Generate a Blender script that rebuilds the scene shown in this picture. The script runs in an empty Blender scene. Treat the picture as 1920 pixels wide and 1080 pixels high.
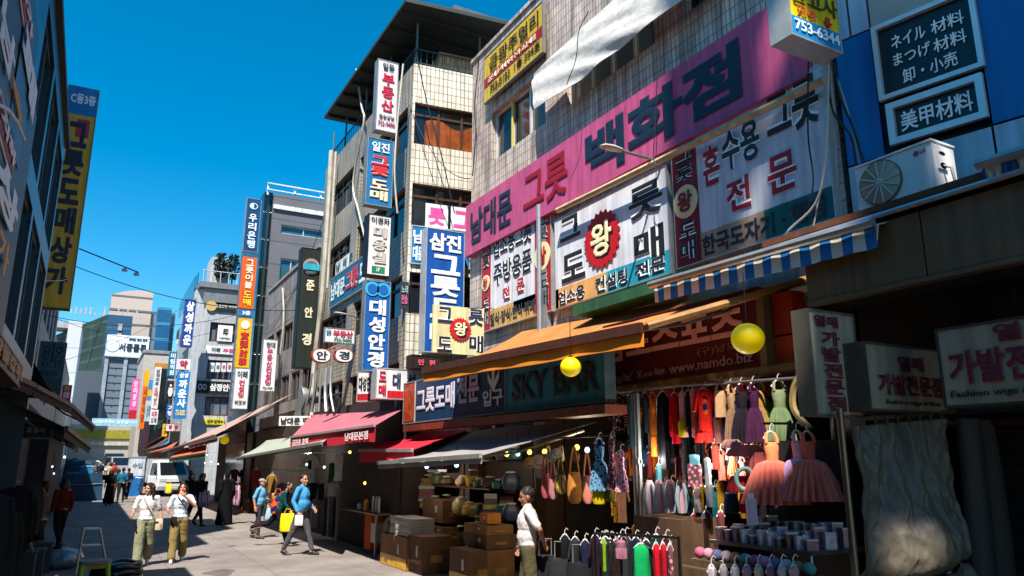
import bpy, bmesh, math, random
from mathutils import Vector as V, Matrix, noise as mnoise
random.seed(7)
SC = bpy.context.scene
COL = SC.collection
# ---------------------------------------------------------------- camera
F = 1387.0
PITCH = math.atan(322 / F)
YAW = math.atan((960 - 160) / F * math.cos(PITCH))
H = 2.0
cd = bpy.data.cameras.new('camera'); cd.sensor_width = 36; cd.lens = F / 1920 * 36
cd.clip_end = 3000; cd.clip_start = 0.05
cam = bpy.data.objects.new('camera', cd); COL.objects.link(cam)
cam.location = (0, 0, H); cam.rotation_euler = (math.pi / 2 + PITCH, 0, -YAW)
SC.camera = cam
# ---------------------------------------------------------------- sky and sun
SUN_EL = math.radians(57); SX, SY = 0.60, 0.80       # where the light travels to, on the ground
w = bpy.data.worlds.new('World'); SC.world = w; w.use_nodes = True
nt = w.node_tree; nt.nodes.clear()
sky = nt.nodes.new('ShaderNodeTexSky'); sky.sky_type = 'NISHITA'; sky.sun_disc = False
sky.sun_elevation = SUN_EL; sky.sun_rotation = math.atan2(-SX, -SY)
sky.altitude = 300; sky.air_density = 1.0; sky.dust_density = 0.3; sky.ozone_density = 4.0
hs = nt.nodes.new('ShaderNodeHueSaturation'); hs.inputs['Saturation'].default_value = 1.45
hs.inputs['Hue'].default_value = 0.485; hs.inputs['Value'].default_value = 1.0
bg = nt.nodes.new('ShaderNodeBackground'); bg.inputs['Strength'].default_value = 0.085
wo = nt.nodes.new('ShaderNodeOutputWorld')
nt.links.new(sky.outputs[0], hs.inputs['Color']); nt.links.new(hs.outputs[0], bg.inputs[0]); nt.links.new(bg.outputs[0], wo.inputs[0])
sl = bpy.data.lights.new('sun', 'SUN'); sl.energy = 5.0; sl.angle = math.radians(0.5); sl.color = (1, .95, .88)
so = bpy.data.objects.new('sun', sl); COL.objects.link(so)
sdir = V((SX * math.cos(SUN_EL), SY * math.cos(SUN_EL), -math.sin(SUN_EL))).normalized()
so.rotation_euler = sdir.to_track_quat('-Z', 'Y').to_euler(); so.location = (0, 0, 40)
SC.view_settings.view_transform = 'Standard'; SC.view_settings.look = 'None'
SC.view_settings.exposure = 1.18; SC.view_settings.gamma = 1
try:
    SC.cycles.max_bounces = 5; SC.cycles.diffuse_bounces = 3; SC.cycles.glossy_bounces = 3
    SC.cycles.transmission_bounces = 4; SC.cycles.caustics_reflective = False; SC.cycles.caustics_refractive = False
    SC.cycles.use_denoising = True
except Exception: pass
# ---------------------------------------------------------------- surveying: photo point -> world point on a plane
O0 = V((0, 0, H)); cP, sP, cY, sY = math.cos(PITCH), math.sin(PITCH), math.cos(YAW), math.sin(YAW)
def ray(x, y):
    cx = (x - 960) / F; cy = (540 - y) / F
    f = cP - cy * sP; u = cy * cP + sP
    return V((f * sY + cx * cY, f * cY - cx * sY, u))
def onX(x, y, X): r = ray(x, y); return O0 + r * (X / r.x)
def onY(x, y, Y): r = ray(x, y); return O0 + r * (Y / r.y)
def onZ(x, y, Z=0): r = ray(x, y); return O0 + r * ((Z - H) / r.z)
def onP(x, y, A, n): r = ray(x, y); return O0 + r * ((V(A) - O0).dot(n) / r.dot(n))
# ---------------------------------------------------------------- materials
def lin(h):
    h = h.lstrip('#'); c = [int(h[i:i + 2], 16) / 255 for i in (0, 2, 4)]
    return tuple((x / 12.92 if x <= .04045 else ((x + .055) / 1.055) ** 2.4) for x in c) + (1,)
MATS = {}
def pm(name, col, rough=.6, metal=0, var=.25, scale=3, streak=0, bump=0, bscale=40, spec=.4, emit=0, trans=0, brick=None, coat=0, wave=None):
    if name in MATS: return MATS[name]
    m = bpy.data.materials.new(name); MATS[name] = m; m.use_nodes = True
    t = m.node_tree; N = t.nodes; L = t.links.new; b = N['Principled BSDF']
    c = lin(col) if isinstance(col, str) else tuple(col) + (1,)
    b.inputs['Roughness'].default_value = rough; b.inputs['Metallic'].default_value = metal
    b.inputs['Specular IOR Level'].default_value = spec
    if coat: b.inputs['Coat Weight'].default_value = coat
    if trans: b.inputs['Transmission Weight'].default_value = trans
    uv = N.new('ShaderNodeUVMap'); uv.uv_map = 'm'
    geo = N.new('ShaderNodeTexCoord')
    cur = None
    if brick:
        bw, bh, mort, c2, cm = brick
        br = N.new('ShaderNodeTexBrick'); br.offset = 0.0
        br.inputs['Scale'].default_value = 1; br.inputs['Brick Width'].default_value = bw; br.inputs['Row Height'].default_value = bh
        br.inputs['Mortar Size'].default_value = mort; br.inputs['Mortar Smooth'].default_value = .1
        br.inputs['Color1'].default_value = c; br.inputs['Color2'].default_value = lin(c2); br.inputs['Mortar'].default_value = lin(cm)
        L(uv.outputs[0], br.inputs['Vector']); cur = br.outputs['Color']; fac = br.outputs['Fac']
        bp = N.new('ShaderNodeBump'); bp.inputs['Strength'].default_value = .5; bp.inputs['Distance'].default_value = .01; bp.invert = True
        L(fac, bp.inputs['Height']); L(bp.outputs[0], b.inputs['Normal'])
    if wave:   # regular ribs, in metres; colour pair
        sc, axis, c2 = wave
        sp = N.new('ShaderNodeSeparateXYZ'); L(uv.outputs[0], sp.inputs[0])
        mu = N.new('ShaderNodeMath'); mu.operation = 'MULTIPLY'; mu.inputs[1].default_value = 1 / sc; L(sp.outputs[axis], mu.inputs[0])
        fr = N.new('ShaderNodeMath'); fr.operation = 'FRACT'; L(mu.outputs[0], fr.inputs[0])
        gt = N.new('ShaderNodeMath'); gt.operation = 'GREATER_THAN'; gt.inputs[1].default_value = .5; L(fr.outputs[0], gt.inputs[0])
        mx = N.new('ShaderNodeMixRGB'); mx.inputs[1].default_value = c; mx.inputs[2].default_value = lin(c2); L(gt.outputs[0], mx.inputs[0]); cur = mx.outputs[0]
    def mul(cur, fac_sock, amt, lo, hi):
        mr = N.new('ShaderNodeMapRange'); mr.inputs['From Min'].default_value = lo; mr.inputs['From Max'].default_value = hi
        mr.inputs['To Min'].default_value = 1 - amt; mr.inputs['To Max'].default_value = 1 + amt * .25
        L(fac_sock, mr.inputs['Value'])
        vm = N.new('ShaderNodeVectorMath'); vm.operation = 'SCALE'
        if cur is None: vm.inputs[0].default_value = c[:3]
        else: L(cur, vm.inputs[0])
        L(mr.outputs[0], vm.inputs['Scale']); return vm.outputs[0]
    if var:
        no = N.new('ShaderNodeTexNoise'); no.inputs['Scale'].default_value = scale; no.inputs['Detail'].default_value = 5; no.inputs['Roughness'].default_value = .65
        L(geo.outputs['Object'], no.inputs['Vector']); cur = mul(cur, no.outputs['Fac'], var, .3, .65)
    if streak:
        mp = N.new('ShaderNodeMapping'); mp.inputs['Scale'].default_value = (6, .35, 1); L(uv.outputs[0], mp.inputs[0])
        ns = N.new('ShaderNodeTexNoise'); ns.inputs['Scale'].default_value = 1.6; ns.inputs['Detail'].default_value = 4
        L(mp.outputs[0], ns.inputs['Vector']); cur = mul(cur, ns.outputs['Fac'], streak, .35, .6)
    if cur is not None: L(cur, b.inputs['Base Color'])
    else: b.inputs['Base Color'].default_value = c
    if bump:
        nb = N.new('ShaderNodeTexNoise'); nb.inputs['Scale'].default_value = bscale; nb.inputs['Detail'].default_value = 3
        L(geo.outputs['Object'], nb.inputs['Vector'])
        bp = N.new('ShaderNodeBump'); bp.inputs['Strength'].default_value = bump; bp.inputs['Distance'].default_value = .02
        L(nb.outputs['Fac'], bp.inputs['Height']); L(bp.outputs[0], b.inputs['Normal'])
    if emit:
        b.inputs['Emission Strength'].default_value = emit
        b.inputs['Emission Color'].default_value = c
    return m
def sg(col, rough=.42): return pm('sign_' + col.lstrip('#'), col, rough, var=.16, scale=2.2, streak=.22)
def ink(col): return pm('ink_' + col.lstrip('#'), col, .5, var=.08, scale=5)
def cloth(col, bump=.35): return pm('cloth_' + col.lstrip('#'), col, .9, var=.22, scale=7, bump=bump, bscale=14, spec=.1)
def metal(col, rough=.35): return pm('metal_' + col.lstrip('#'), col, rough, metal=.7, var=.25, scale=4)
def paint(col, rough=.5): return pm('paint_' + col.lstrip('#'), col, rough, var=.3, scale=2.5, streak=.25)
GLASS = lambda: pm('dark_glass', '1a2226', .08, var=.5, scale=1.3, spec=.7)
GLASSB = lambda: pm('blue_glass', '2f5364', .07, var=.4, scale=.9, spec=.8)
# ---------------------------------------------------------------- mesh builder (world coordinates)
class MB:
    def __init__(s): s.v = []; s.f = []; s.m = []
    def face(s, pts, mi=0):
        i = len(s.v); s.v += [V(p) for p in pts]; s.f.append(tuple(range(i, i + len(pts)))); s.m.append(mi)
    def add(s, vs, fs, mi=0):
        i = len(s.v); s.v += [V(p) for p in vs]; s.f += [tuple(k + i for k in f) for f in fs]; s.m += [mi] * len(fs)
    def box(s, o, a, b, c, mi=0):       # corner + three edge vectors
        o, a, b, c = V(o), V(a), V(b), V(c)
        if a.cross(b).dot(c) < 0: a, b = b, a
        p = [o, o + a, o + a + b, o + b]; q = [x + c for x in p]
        s.add(p + q, [(3, 2, 1, 0), (4, 5, 6, 7), (0, 1, 5, 4), (1, 2, 6, 5), (2, 3, 7, 6), (3, 0, 4, 7)], mi)
    def bx(s, x0, y0, z0, x1, y1, z1, mi=0):
        x0, x1 = sorted((x0, x1)); y0, y1 = sorted((y0, y1)); z0, z1 = sorted((z0, z1))
        s.box((x0, y0, z0), (x1 - x0, 0, 0), (0, y1 - y0, 0), (0, 0, z1 - z0), mi)
    def ring(s, c, ax, r, n, r2=None, ref=None):
        ax = V(ax).normalized(); ref = V(ref) if ref is not None else (V((0, 0, 1)) if abs(ax.z) < .9 else V((1, 0, 0)))
        u = ref.cross(ax).normalized(); w_ = ax.cross(u); r2 = r if r2 is None else r2
        return [V(c) + u * (r * math.cos(2 * math.pi * k / n)) + w_ * (r2 * math.sin(2 * math.pi * k / n)) for k in range(n)]
    def loft(s, rings, mi=0, caps=True):
        n = len(rings[0]); i = len(s.v)
        for r in rings: s.v += [V(p) for p in r]
        for a in range(len(rings) - 1):
            for k in range(n):
                s.f.append((i + a * n + k, i + a * n + (k + 1) % n, i + (a + 1) * n + (k + 1) % n, i + (a + 1) * n + k)); s.m.append(mi)
        if caps:
            s.f.append(tuple(i + k for k in reversed(range(n)))); s.m.append(mi)
            e = i + (len(rings) - 1) * n; s.f.append(tuple(e + k for k in range(n))); s.m.append(mi)
    def tube(s, pts, r, n=8, mi=0):
        pts = [V(p) for p in pts]; rs = r if isinstance(r, (list, tuple)) else [r] * len(pts)
        rings = []
        ref = None
        for k, p in enumerate(pts):
            d = (pts[min(k + 1, len(pts) - 1)] - pts[max(k - 1, 0)])
            if d.length < 1e-6: d = V((0, 0, 1))
            d.normalize()
            if ref is None: ref = V((0, 0, 1)) if abs(d.z) < .9 else V((1, 0, 0))
            rf = ref - d * ref.dot(d)
            if rf.length < .05: rf = V((1, 0, 0)) - d * d.x
            ref = rf.normalized()
            rings.append(s.ring(p, d, rs[k], n, ref=ref))
        s.loft(rings, mi)
    def lathe(s, c, prof, n=16, ax=(0, 0, 1), mi=0, caps=True):   # prof: (r, h)
        ax = V(ax).normalized()
        s.loft([s.ring(V(c) + ax * h, ax, max(r, 1e-4), n) for r, h in prof], mi, caps)
    def ball(s, c, r, n=10, mi=0, rot=None):
        if not isinstance(r, (tuple, list)): r = (r, r, r)
        c = V(c); vs = []; fs = []; m = max(4, n // 2 + 1)
        for a in range(m + 1):
            th = math.pi * a / m
            for k in range(n):
                ph = 2 * math.pi * k / n
                p = V((r[0] * math.sin(th) * math.cos(ph), r[1] * math.sin(th) * math.sin(ph), -r[2] * math.cos(th)))
                if rot is not None: p = rot @ p
                vs.append(c + p)
        for a in range(m):
            for k in range(n):
                q = [a * n + k, a * n + (k + 1) % n, (a + 1) * n + (k + 1) % n, (a + 1) * n + k]
                if a == 0: q = [q[0], q[2], q[3]]
                elif a == m - 1: q = [q[0], q[1], q[2]]
                fs.append(q)
        s.add(vs, fs, mi)
    def capsule(s, a, b, ra, rb, n=10):
        a, b = V(a), V(b); d = b - a; L_ = d.length
        if L_ < 1e-5: return s.ball(a, ra, n)
        d.normalize(); rings = []
        for k in range(4): t = math.pi / 2 * (k / 3.3 - 1) ; rings.append((a + d * (ra * math.sin(t)), ra * math.cos(t)))
        for k in range(4): t = math.pi / 2 * ((k + .3) / 3.3); rings.append((b + d * (rb * math.sin(t)), rb * math.cos(t)))
        s.loft([s.ring(c, d, max(r, .002), n) for c, r in rings])
    def grid(s, fn, nu, nv, mi=0, thick=None):
        P = [[V(fn(i / nu, j / nv)) for i in range(nu + 1)] for j in range(nv + 1)]
        vs = [p for row in P for p in row]; W = nu + 1
        fs = [(j * W + i, j * W + i + 1, (j + 1) * W + i + 1, (j + 1) * W + i) for j in range(nv) for i in range(nu)]
        if thick:
            t = V(thick); K = len(vs); vs = vs + [p + t for p in vs]
            fs = fs + [tuple(K + k for k in reversed(f)) for f in fs]
            e = [i for i in range(W)] + [j * W + nu for j in range(1, nv + 1)] + [nv * W + i for i in range(nu - 1, -1, -1)] + [j * W for j in range(nv - 1, 0, -1)]
            fs += [(e[(k + 1) % len(e)], e[k], e[k] + K, e[(k + 1) % len(e)] + K) for k in range(len(e))]
        s.add(vs, fs, mi)
    def build(s, name, mats, parent=None, smooth=False, loc=None, remesh=None, sm=2, uvdir=None):
        base = V(loc) if loc is not None else (V(parent['_b']) if parent is not None else V((0, 0, 0)))
        me = bpy.data.meshes.new(name)
        me.from_pydata([tuple(p - base) for p in s.v], [], s.f)
        if not isinstance(mats, (list, tuple)): mats = [mats]
        if remesh:
            o = bpy.data.objects.new('tmp', me); COL.objects.link(o)
            md = o.modifiers.new('r', 'REMESH'); md.mode = 'VOXEL'; md.voxel_size = remesh
            if sm: ms = o.modifiers.new('s', 'SMOOTH'); ms.factor = .5; ms.iterations = sm
            dg = bpy.context.evaluated_depsgraph_get()
            me2 = bpy.data.meshes.new_from_object(o.evaluated_get(dg)); bpy.data.objects.remove(o); bpy.data.meshes.remove(me)
            me = me2; me.name = name; smooth = True
        else:
            for p, mi in zip(me.polygons, s.m): p.material_index = mi
        me.materials.clear()
        for m in mats: me.materials.append(m)
        if not remesh:
            for p, mi in zip(me.polygons, s.m): p.material_index = mi
        if smooth:
            me.polygons.foreach_set('use_smooth', [True] * len(me.polygons))
            if smooth != 'all' and not remesh:
                try: me.set_sharp_from_angle(angle=math.radians(40))
                except Exception: pass
        uvl = me.uv_layers.new(name='m')
        vv = me.vertices
        for p in me.polygons:
            n = p.normal
            if uvdir is not None:
                for li in p.loop_indices:
                    q = vv[me.loops[li].vertex_index].co + base; uvl.data[li].uv = (q.dot(V(uvdir)), q.z)
            elif abs(n.z) > .85:
                for li in p.loop_indices:
                    q = vv[me.loops[li].vertex_index].co; uvl.data[li].uv = (q.x + base.x, q.y + base.y)
            else:
                u = V((-n.y, n.x, 0)); u.normalize()
                for li in p.loop_indices:
                    q = vv[me.loops[li].vertex_index].co + base; uvl.data[li].uv = (q.dot(u), q.z)
        me.validate()
        o = bpy.data.objects.new(name, me); COL.objects.link(o)
        if parent is not None: o.parent = parent
        else: o.location = base
        if parent is not None and V(parent['_b']) != base: o.location = base - V(parent['_b'])
        o['_b'] = tuple(base)
        return o
def tag(o, label=None, cat=None, group=None, kind=None):
    if label: o['label'] = label
    if cat: o['category'] = cat
    if group: o['group'] = group
    if kind: o['kind'] = kind
    return o
def thing(name, label, cat, loc, group=None):
    o = bpy.data.objects.new(name, None); COL.objects.link(o); o.location = loc; o['_b'] = tuple(loc)
    o.empty_display_size = .1
    return tag(o, label, cat, group)
# ---------------------------------------------------------------- lettering
GC = {}
def glyphs(s, wt):
    k = (s, wt)
    if k not in GC:
        c = bpy.data.curves.new('t', 'FONT'); c.body = s; c.resolution_u = 2
        c.extrude = .005; c.bevel_depth = wt; c.bevel_resolution = 0
        o = bpy.data.objects.new('t', c); me = bpy.data.meshes.new_from_object(o)
        vs = [v.co.copy() for v in me.vertices]; fs = [tuple(p.vertices) for p in me.polygons]
        bpy.data.objects.remove(o); bpy.data.curves.remove(c); bpy.data.meshes.remove(me)
        if not vs: GC[k] = ([], []); return GC[k]
        x0 = min(p.x for p in vs); x1 = max(p.x for p in vs); y0 = min(p.y for p in vs); y1 = max(p.y for p in vs); z0 = min(p.z for p in vs); z1 = max(p.z for p in vs)
        GC[k] = ([V(((p.x - x0) / (x1 - x0), (p.y - y0) / (y1 - y0), (p.z - z0) / (z1 - z0))) for p in vs], fs)
    return GC[k]
def letter(mb, s, o, u, v, n, w, h, th=.01, wt=.02, vert=False, pad=.1):
    """string s fitted into the rectangle o + [0,w]u + [0,h]v (o = bottom left)"""
    if vert:
        k = len(s); ch = h / k
        for i, c in enumerate(s):
            if c == ' ': continue
            vs, fs = glyphs(c, wt); b = V(o) + v * (h - (i + 1) * ch + ch * pad / 2)
            mb.add([b + u * (p.x * w) + v * (p.y * ch * (1 - pad)) + n * (p.z * th) for p in vs], fs)
    else:
        vs, fs = glyphs(s, wt)
        mb.add([V(o) + u * (p.x * w) + v * (p.y * h) + n * (p.z * th) for p in vs], fs)
Z1 = V((0, 0, 1))
def planept(pl, x, y):
    k = pl[0]
    if k == 'X': return onX(x, y, pl[1])
    if k == 'Y': return onY(x, y, pl[1])
    return onP(x, y, pl[1], pl[2])
def planeax(pl):
    k = pl[0]
    if k == 'X': return (V((0, -1, 0)), V((-1, 0, 0))) if pl[1] > 0 else (V((0, 1, 0)), V((1, 0, 0)))
    if k == 'Y': return V((1, 0, 0)), V((0, -1, 0))
    n = V(pl[2]); return V((-n.y, n.x, 0)).normalized(), n
def rect(pl, q):
    """four photo corners TL TR BR BL -> bottom-left corner, width, height, axes on that vertical plane"""
    u, n = planeax(pl); P = [planept(pl, *c) for c in q]
    o = P[0]; s = [(p - o).dot(u) for p in P]
    s0 = (s[0] + s[3]) / 2; s1 = (s[1] + s[2]) / 2; z1 = (P[0].z + P[1].z) / 2; z0 = (P[2].z + P[3].z) / 2
    b = o + u * s0; b.z = z0
    return b, s1 - s0, z1 - z0, u, n
def box4(x0, y0, x1, y1): return ((x0, y0), (x1, y0), (x1, y1), (x0, y1))
def plaque(parent, name, b, u, n, W, Hh, fr, col, lift=.004, th=.004, mat=None):
    """flat coloured band: fr = x0,y0,x1,y1 fractions from the top left"""
    m = MB(); o = b + u * (W * fr[0]) + Z1 * (Hh * (1 - fr[3])) + n * lift
    m.box(o, u * (W * (fr[2] - fr[0])), Z1 * (Hh * (fr[3] - fr[1])), n * th)
    return m.build(name, mat or sg(col), parent)
def disc(parent, name, b, u, n, W, Hh, c, r, col, lift=.01, th=.01, spikes=0, sq=1):
    m = MB(); N_ = spikes * 2 if spikes else 28; o = b + u * (W * c[0]) + Z1 * (Hh * (1 - c[1])) + n * lift
    R = [(r * (1.08 if k % 2 else .94) if spikes else r) for k in range(N_)]
    p = [o + u * (R[k] * math.cos(2 * math.pi * k / N_)) + Z1 * (R[k] * sq * math.sin(2 * math.pi * k / N_)) for k in range(N_)]
    m.loft([p, [q + n * th for q in p]]); return m.build(name, ink(col), parent)
def sign(name, label, pl, q, face, texts=(), bands=(), depth=.12, frame='c9c9c4', fw=.02, group=None, cat='sign', discs=(), back=None, glossy=.42):
    b, W, Hh, u, n = rect(pl, q)
    t = thing(name, label, cat, b + u * (W / 2) - n * depth, group)
    m = MB(); m.box(b - n * depth, u * W, Z1 * Hh, n * depth); m.build('board', sg(face, glossy), t)
    if frame:
        m = MB(); g = .006
        for o, a, c in ((b - u * fw - Z1 * fw, u * (W + 2 * fw), Z1 * fw), (b - u * fw + Z1 * Hh, u * (W + 2 * fw), Z1 * fw),
                        (b - u * fw, u * fw, Z1 * Hh), (b + u * W, u * fw, Z1 * Hh)):
            m.box(o - n * (depth + g), a, c, n * (depth + 2.5 * g))
        m.build('frame', metal(frame, .5), t)
    for fr, col, *nm in bands: plaque(t, nm[0] if nm else 'band', b, u, n, W, Hh, fr, col)
    for d in discs: disc(t, d[0], b, u, n, W, Hh, *d[1:4], **(d[4] if len(d) > 4 else {}))
    by = {}
    for tx in texts:
        s, x0, y0, x1, y1, col = tx[:6]; op = tx[6] if len(tx) > 6 else {}
        for oc, ex, lf in (((op['ol'], op.get('ow', .06), .009),) if 'ol' in op else ()) + ((col, op.get('wt', .022), .012),):
            key = (oc, lf, s + str(x0) + str(y0)); by.setdefault(key, MB())
            letter(by[key], s, b + u * (W * x0) + Z1 * (Hh * (1 - y1)) + n * (lf + op.get('lift', 0)), u, Z1, n, W * (x1 - x0), Hh * (y1 - y0), op.get('th', .008 if lf < .01 else .01), ex, op.get('v', False), op.get('pad', .1))
    for (oc, lf, _), m in by.items():
        if m.v: m.build('lettering' if lf > .01 else 'letter_outline', ink(oc), t)
    return t, (b, W, Hh, u, n)
# ---------------------------------------------------------------- walls with openings
def wall(b, u, n, W, Hh, holes, depth=.15):
    """front skin of a wall with rectangular holes (s0,t0,s1,t1 metres) and their reveals"""
    m = MB(); xs = sorted({0, W, *[max(0, min(W, h[i])) for h in holes for i in (0, 2)]}); ys = sorted({0, Hh, *[max(0, min(Hh, h[i])) for h in holes for i in (1, 3)]})
    P = lambda s, t, d=0: b + u * s + Z1 * t - n * d
    for i in range(len(xs) - 1):
        for j in range(len(ys) - 1):
            cx, cy = (xs[i] + xs[i + 1]) / 2, (ys[j] + ys[j + 1]) / 2
            if any(h[0] < cx < h[2] and h[1] < cy < h[3] for h in holes): continue
            m.face([P(xs[i], ys[j]), P(xs[i + 1], ys[j]), P(xs[i + 1], ys[j + 1]), P(xs[i], ys[j + 1])])
    for s0, t0, s1, t1, *_ in holes:
        for a, c in (((s0, t0), (s1, t0)), ((s1, t0), (s1, t1)), ((s1, t1), (s0, t1)), ((s0, t1), (s0, t0))):
            m.face([P(*a), P(*a, depth), P(*c, depth), P(*c)])
    return m
def window(par, b, u, n, h, depth=.15, fcol='55524c', panes=2, gl=None, fw=.05, transom=0, name='window'):
    s0, t0, s1, t1 = h[:4]; m = MB(); o = b + u * s0 + Z1 * t0 - n * (depth - .005); W, Hh = s1 - s0, t1 - t0
    for q in range(panes + 1):
        x = (W - fw) * q / panes; m.box(o + u * x, u * fw, Z1 * Hh, n * .06)
    for y in [0, Hh - fw] + ([Hh * transom] if transom else []):
        for q in range(panes):
            x = (W - fw) * q / panes + fw; m.box(o + u * x + Z1 * y, u * ((W - fw) / panes - fw), Z1 * fw, n * .055)
    f = m.build(name, metal(fcol, .55), par)
    m = MB(); m.box(o + n * .005, u * W, Z1 * Hh, n * .012); m.build('pane', gl or GLASS(), f)
    return f
def pxhole(pl, b, u, q):
    bb, W, Hh, _, _ = rect(pl, q); s = (bb - b).dot(u); return (s, bb.z - b.z, s + W, bb.z - b.z + Hh)
def pipe(name, label, pts, r, mat, cat='pipe', group=None, n=6):
    pts = [V(p) for p in pts]
    if len(pts) > 2 and not isinstance(r, (list, tuple)):
        q = [pts[0]] + pts + [pts[-1]]; sm_ = []
        for i in range(1, len(q) - 2):
            a, b, c, d = q[i - 1:i + 3]
            for k in range(4):
                t_ = k / 4; sm_.append(.5 * ((2 * b) + (c - a) * t_ + (2 * a - 5 * b + 4 * c - d) * t_ ** 2 + (3 * b - a - 3 * c + d) * t_ ** 3))
        pts = sm_ + [q[-1]]
    m = MB(); m.tube(pts, r, n); o = m.build(name, mat, None, True, loc=pts[0]); return tag(o, label, cat, group)
# ================================================================ setting
TILE = pm('cream_tile', 'e0d8c6', .35, var=.24, scale=.9, streak=.3, brick=(.11, .2, .008, 'd2c8b2', '6f6656'), spec=.5)
TILEP = pm('pinkish_tile', 'cfc0b4', .38, var=.34, scale=1.1, streak=.5, brick=(.085, .2, .007, 'bdab9e', '6d5f56'), spec=.5)
TILEG = pm('grey_tile', 'a59a86', .4, var=.32, scale=.9, streak=.4, brick=(.2, .11, .009, '9c917e', '5b5347'), spec=.45)
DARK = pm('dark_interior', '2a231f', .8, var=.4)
WOODD = pm('dark_wood', '3a2619', .6, var=.35, scale=4)
CONC = pm('grey_concrete', '8a8884', .8, var=.3, scale=1.2, streak=.3, bump=.2)
STEEL = metal('8e9092'); GALV = metal('b4b6b6', .4); BLACKM = metal('1c1d1f', .45); BROWNM = metal('5a4a3a', .5); GREENM = paint('2f4a48')
PAVE = pm('stone_paving', '7b726c', .85, var=.45, scale=.6, brick=(1.6, 2.4, .010, '776e68', '615955'))
m = MB(); m.face([(-400, -200, 0), (600, -200, 0), (600, 900, 0), (-400, 900, 0)])
tag(m.build('ground', pm('asphalt_far', '77736f', .9, var=.3, scale=.05)), kind='structure')
m = MB(); m.face([(-3.5, -30, .004), (9.9, -30, .004), (9.9, 130, .004), (-3.5, 130, .004)])
street = m.build('street_paving', PAVE); tag(street, kind='structure')
RISE = lambda Y: max(0, (Y - 52) * .026)
m = MB(); m.face([(-3.5, 52, .006), (9.9, 52, .006), (9.9, 115, RISE(115)), (-3.5, 115, RISE(115))]); tag(m.build('road_rise', PAVE), kind='structure')
# ================================================================ pink sign building
PBX = 7.0; PY0, PY1 = 4.93, 14.35
PB = thing('market_building', 'pinkish tiled market building carrying a long pink sign over its upper floor', 'building', (PBX, 9.6, 0))
b = V((PBX, PY1, 4.25)); u, n = planeax(('X', PBX)); W = PY1 - PY0
pl = ('X', PBX)
zs = onX(1062, 206, PBX).z
hs_ = []
h1 = pxhole(pl, b, u, ((920, 212), (1022, 130), (1022, 232), (922, 303)))
h2 = pxhole(pl, b, u, ((1062, 140), (1225, 0), (1225, 87), (1062, 206)))
h3 = pxhole(pl, b, u, ((1283, -90), (1448, -230), (1448, -62), (1285, 45)))
h2 = (h2[0], h1[1], h2[2], h1[3]); h3 = (h3[0], h1[1] + .1, h3[2], h1[3])
h4 = (h1[0], h1[3] + 1.5, h1[2], h1[3] + 2.7); h5 = (h2[0], h1[3] + 1.5, h2[2], h1[3] + 2.7); h6 = (h3[0], h4[1], h3[2], h4[3])
TOP = onX(901, 107, PBX).z + .02
holes = [h1, h2, h3]
wall(b, u, n, W, TOP - 4.25, [(h[0], h[1], h[2], min(h[3], TOP - 4.55)) for h in holes], .18).build('wall', TILEP, PB)
m = MB(); m.bx(PBX + .2, PY0, 4.1, 16, PY1 - .02, TOP - .05); m.bx(PBX + .002, PY1 - .02, 4.25, PBX + .2, PY1 - .001, TOP - .06); m.bx(PBX - .04, PY0, TOP, PBX + .35, PY1 + .04, TOP + .09)
m.build('body', TILEP, PB)
window(PB, b, u, n, h1, .18, 'e4e2dc', 3); window(PB, b, u, n, h2, .18, '4a4844', 4); window(PB, b, u, n, h3, .18, '3c3a38', 3)
m = MB(); o = b + u * h1[0] + Z1 * (h1[1] + .06)
m.box(o + u * .75 - n * .1, u * .06, Z1 * 1.3, n * .01); m.build('sash_strip', ink('e2c018'), PB)
m = MB(); m.bx(PBX - .03, PY0 + .05, 4.05, PBX + .3, PY1, 4.25); m.build('lintel', CONC, PB)
m = MB()
for y in (PY0 + .1, 8.1, 11.3, PY1 - .45): m = MB(); m.bx(PBX + .02, y, 0, PBX + .4, y + .4, 4.06); m.build('column', WOODD, PB)
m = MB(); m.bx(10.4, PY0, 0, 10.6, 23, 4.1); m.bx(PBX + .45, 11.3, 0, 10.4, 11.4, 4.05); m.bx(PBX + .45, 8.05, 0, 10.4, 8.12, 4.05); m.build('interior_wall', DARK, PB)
# ================================================================ blue and grey panel building on the right
RA = V((7.0, 4.9, 0)); RU = V((.2079, -.9781, 0)); RN = V((-.9781, -.2079, 0)); RP = ('P', RA, RN)
RB = thing('panel_building', 'building clad in blue and grey metal panels behind the white air conditioner', 'building', (7.6, 3.2, 0))
def rs(x, y): return (onP(x, y, RA, RN) - RA).dot(RU)
def rz(x, y): return onP(x, y, RA, RN).z
z1 = (rz(1571, 85) + rz(1628, 55) + rz(1752, 0)) / 3; z0 = (rz(1567, 335) + rz(1664, 287) + rz(1864, 222)) / 3
sA = .02; sB = (rs(1628, 55) + rs(1664, 287)) / 2; sC = (rs(1864, 222) + rs(1826, 60)) / 2; sD = sC + 1.5
gap = .012
PANB = pm('blue_panel', '0e5a9c', .3, var=.1, scale=1.5, streak=.15, spec=.5); PANG = pm('grey_panel', 'a9afb8', .3, metal=.2, var=.18, scale=1.2, streak=.25)
def pan(s0, s1, a, c, mat, nm='panel'):
    m = MB(); m.box(RA + RU * (s0 + gap) + Z1 * (a + gap), RU * (s1 - s0 - 2 * gap), Z1 * (c - a - 2 * gap), -RN * .04); return m.build(nm, mat, RB)
pan(sA, sB, z0, z1, PANB); pan(sA, sB, 3.9, z0, PANG); pan(sA, sB * .5, z1, z1 + 1.6, PANG); pan(sB * .5, sB, z1, z1 + 1.6, PANG); pan(sB, sC, z1, z1 + 1.6, pm('beige_panel', 'a59c90', .35, var=.15))
pan(sC, sD, z0, z1 + 1.6, PANB); pan(sB, sC, 3.9, z0, PANG); pan(sC, sD, 3.9, z0, PANG)
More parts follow.
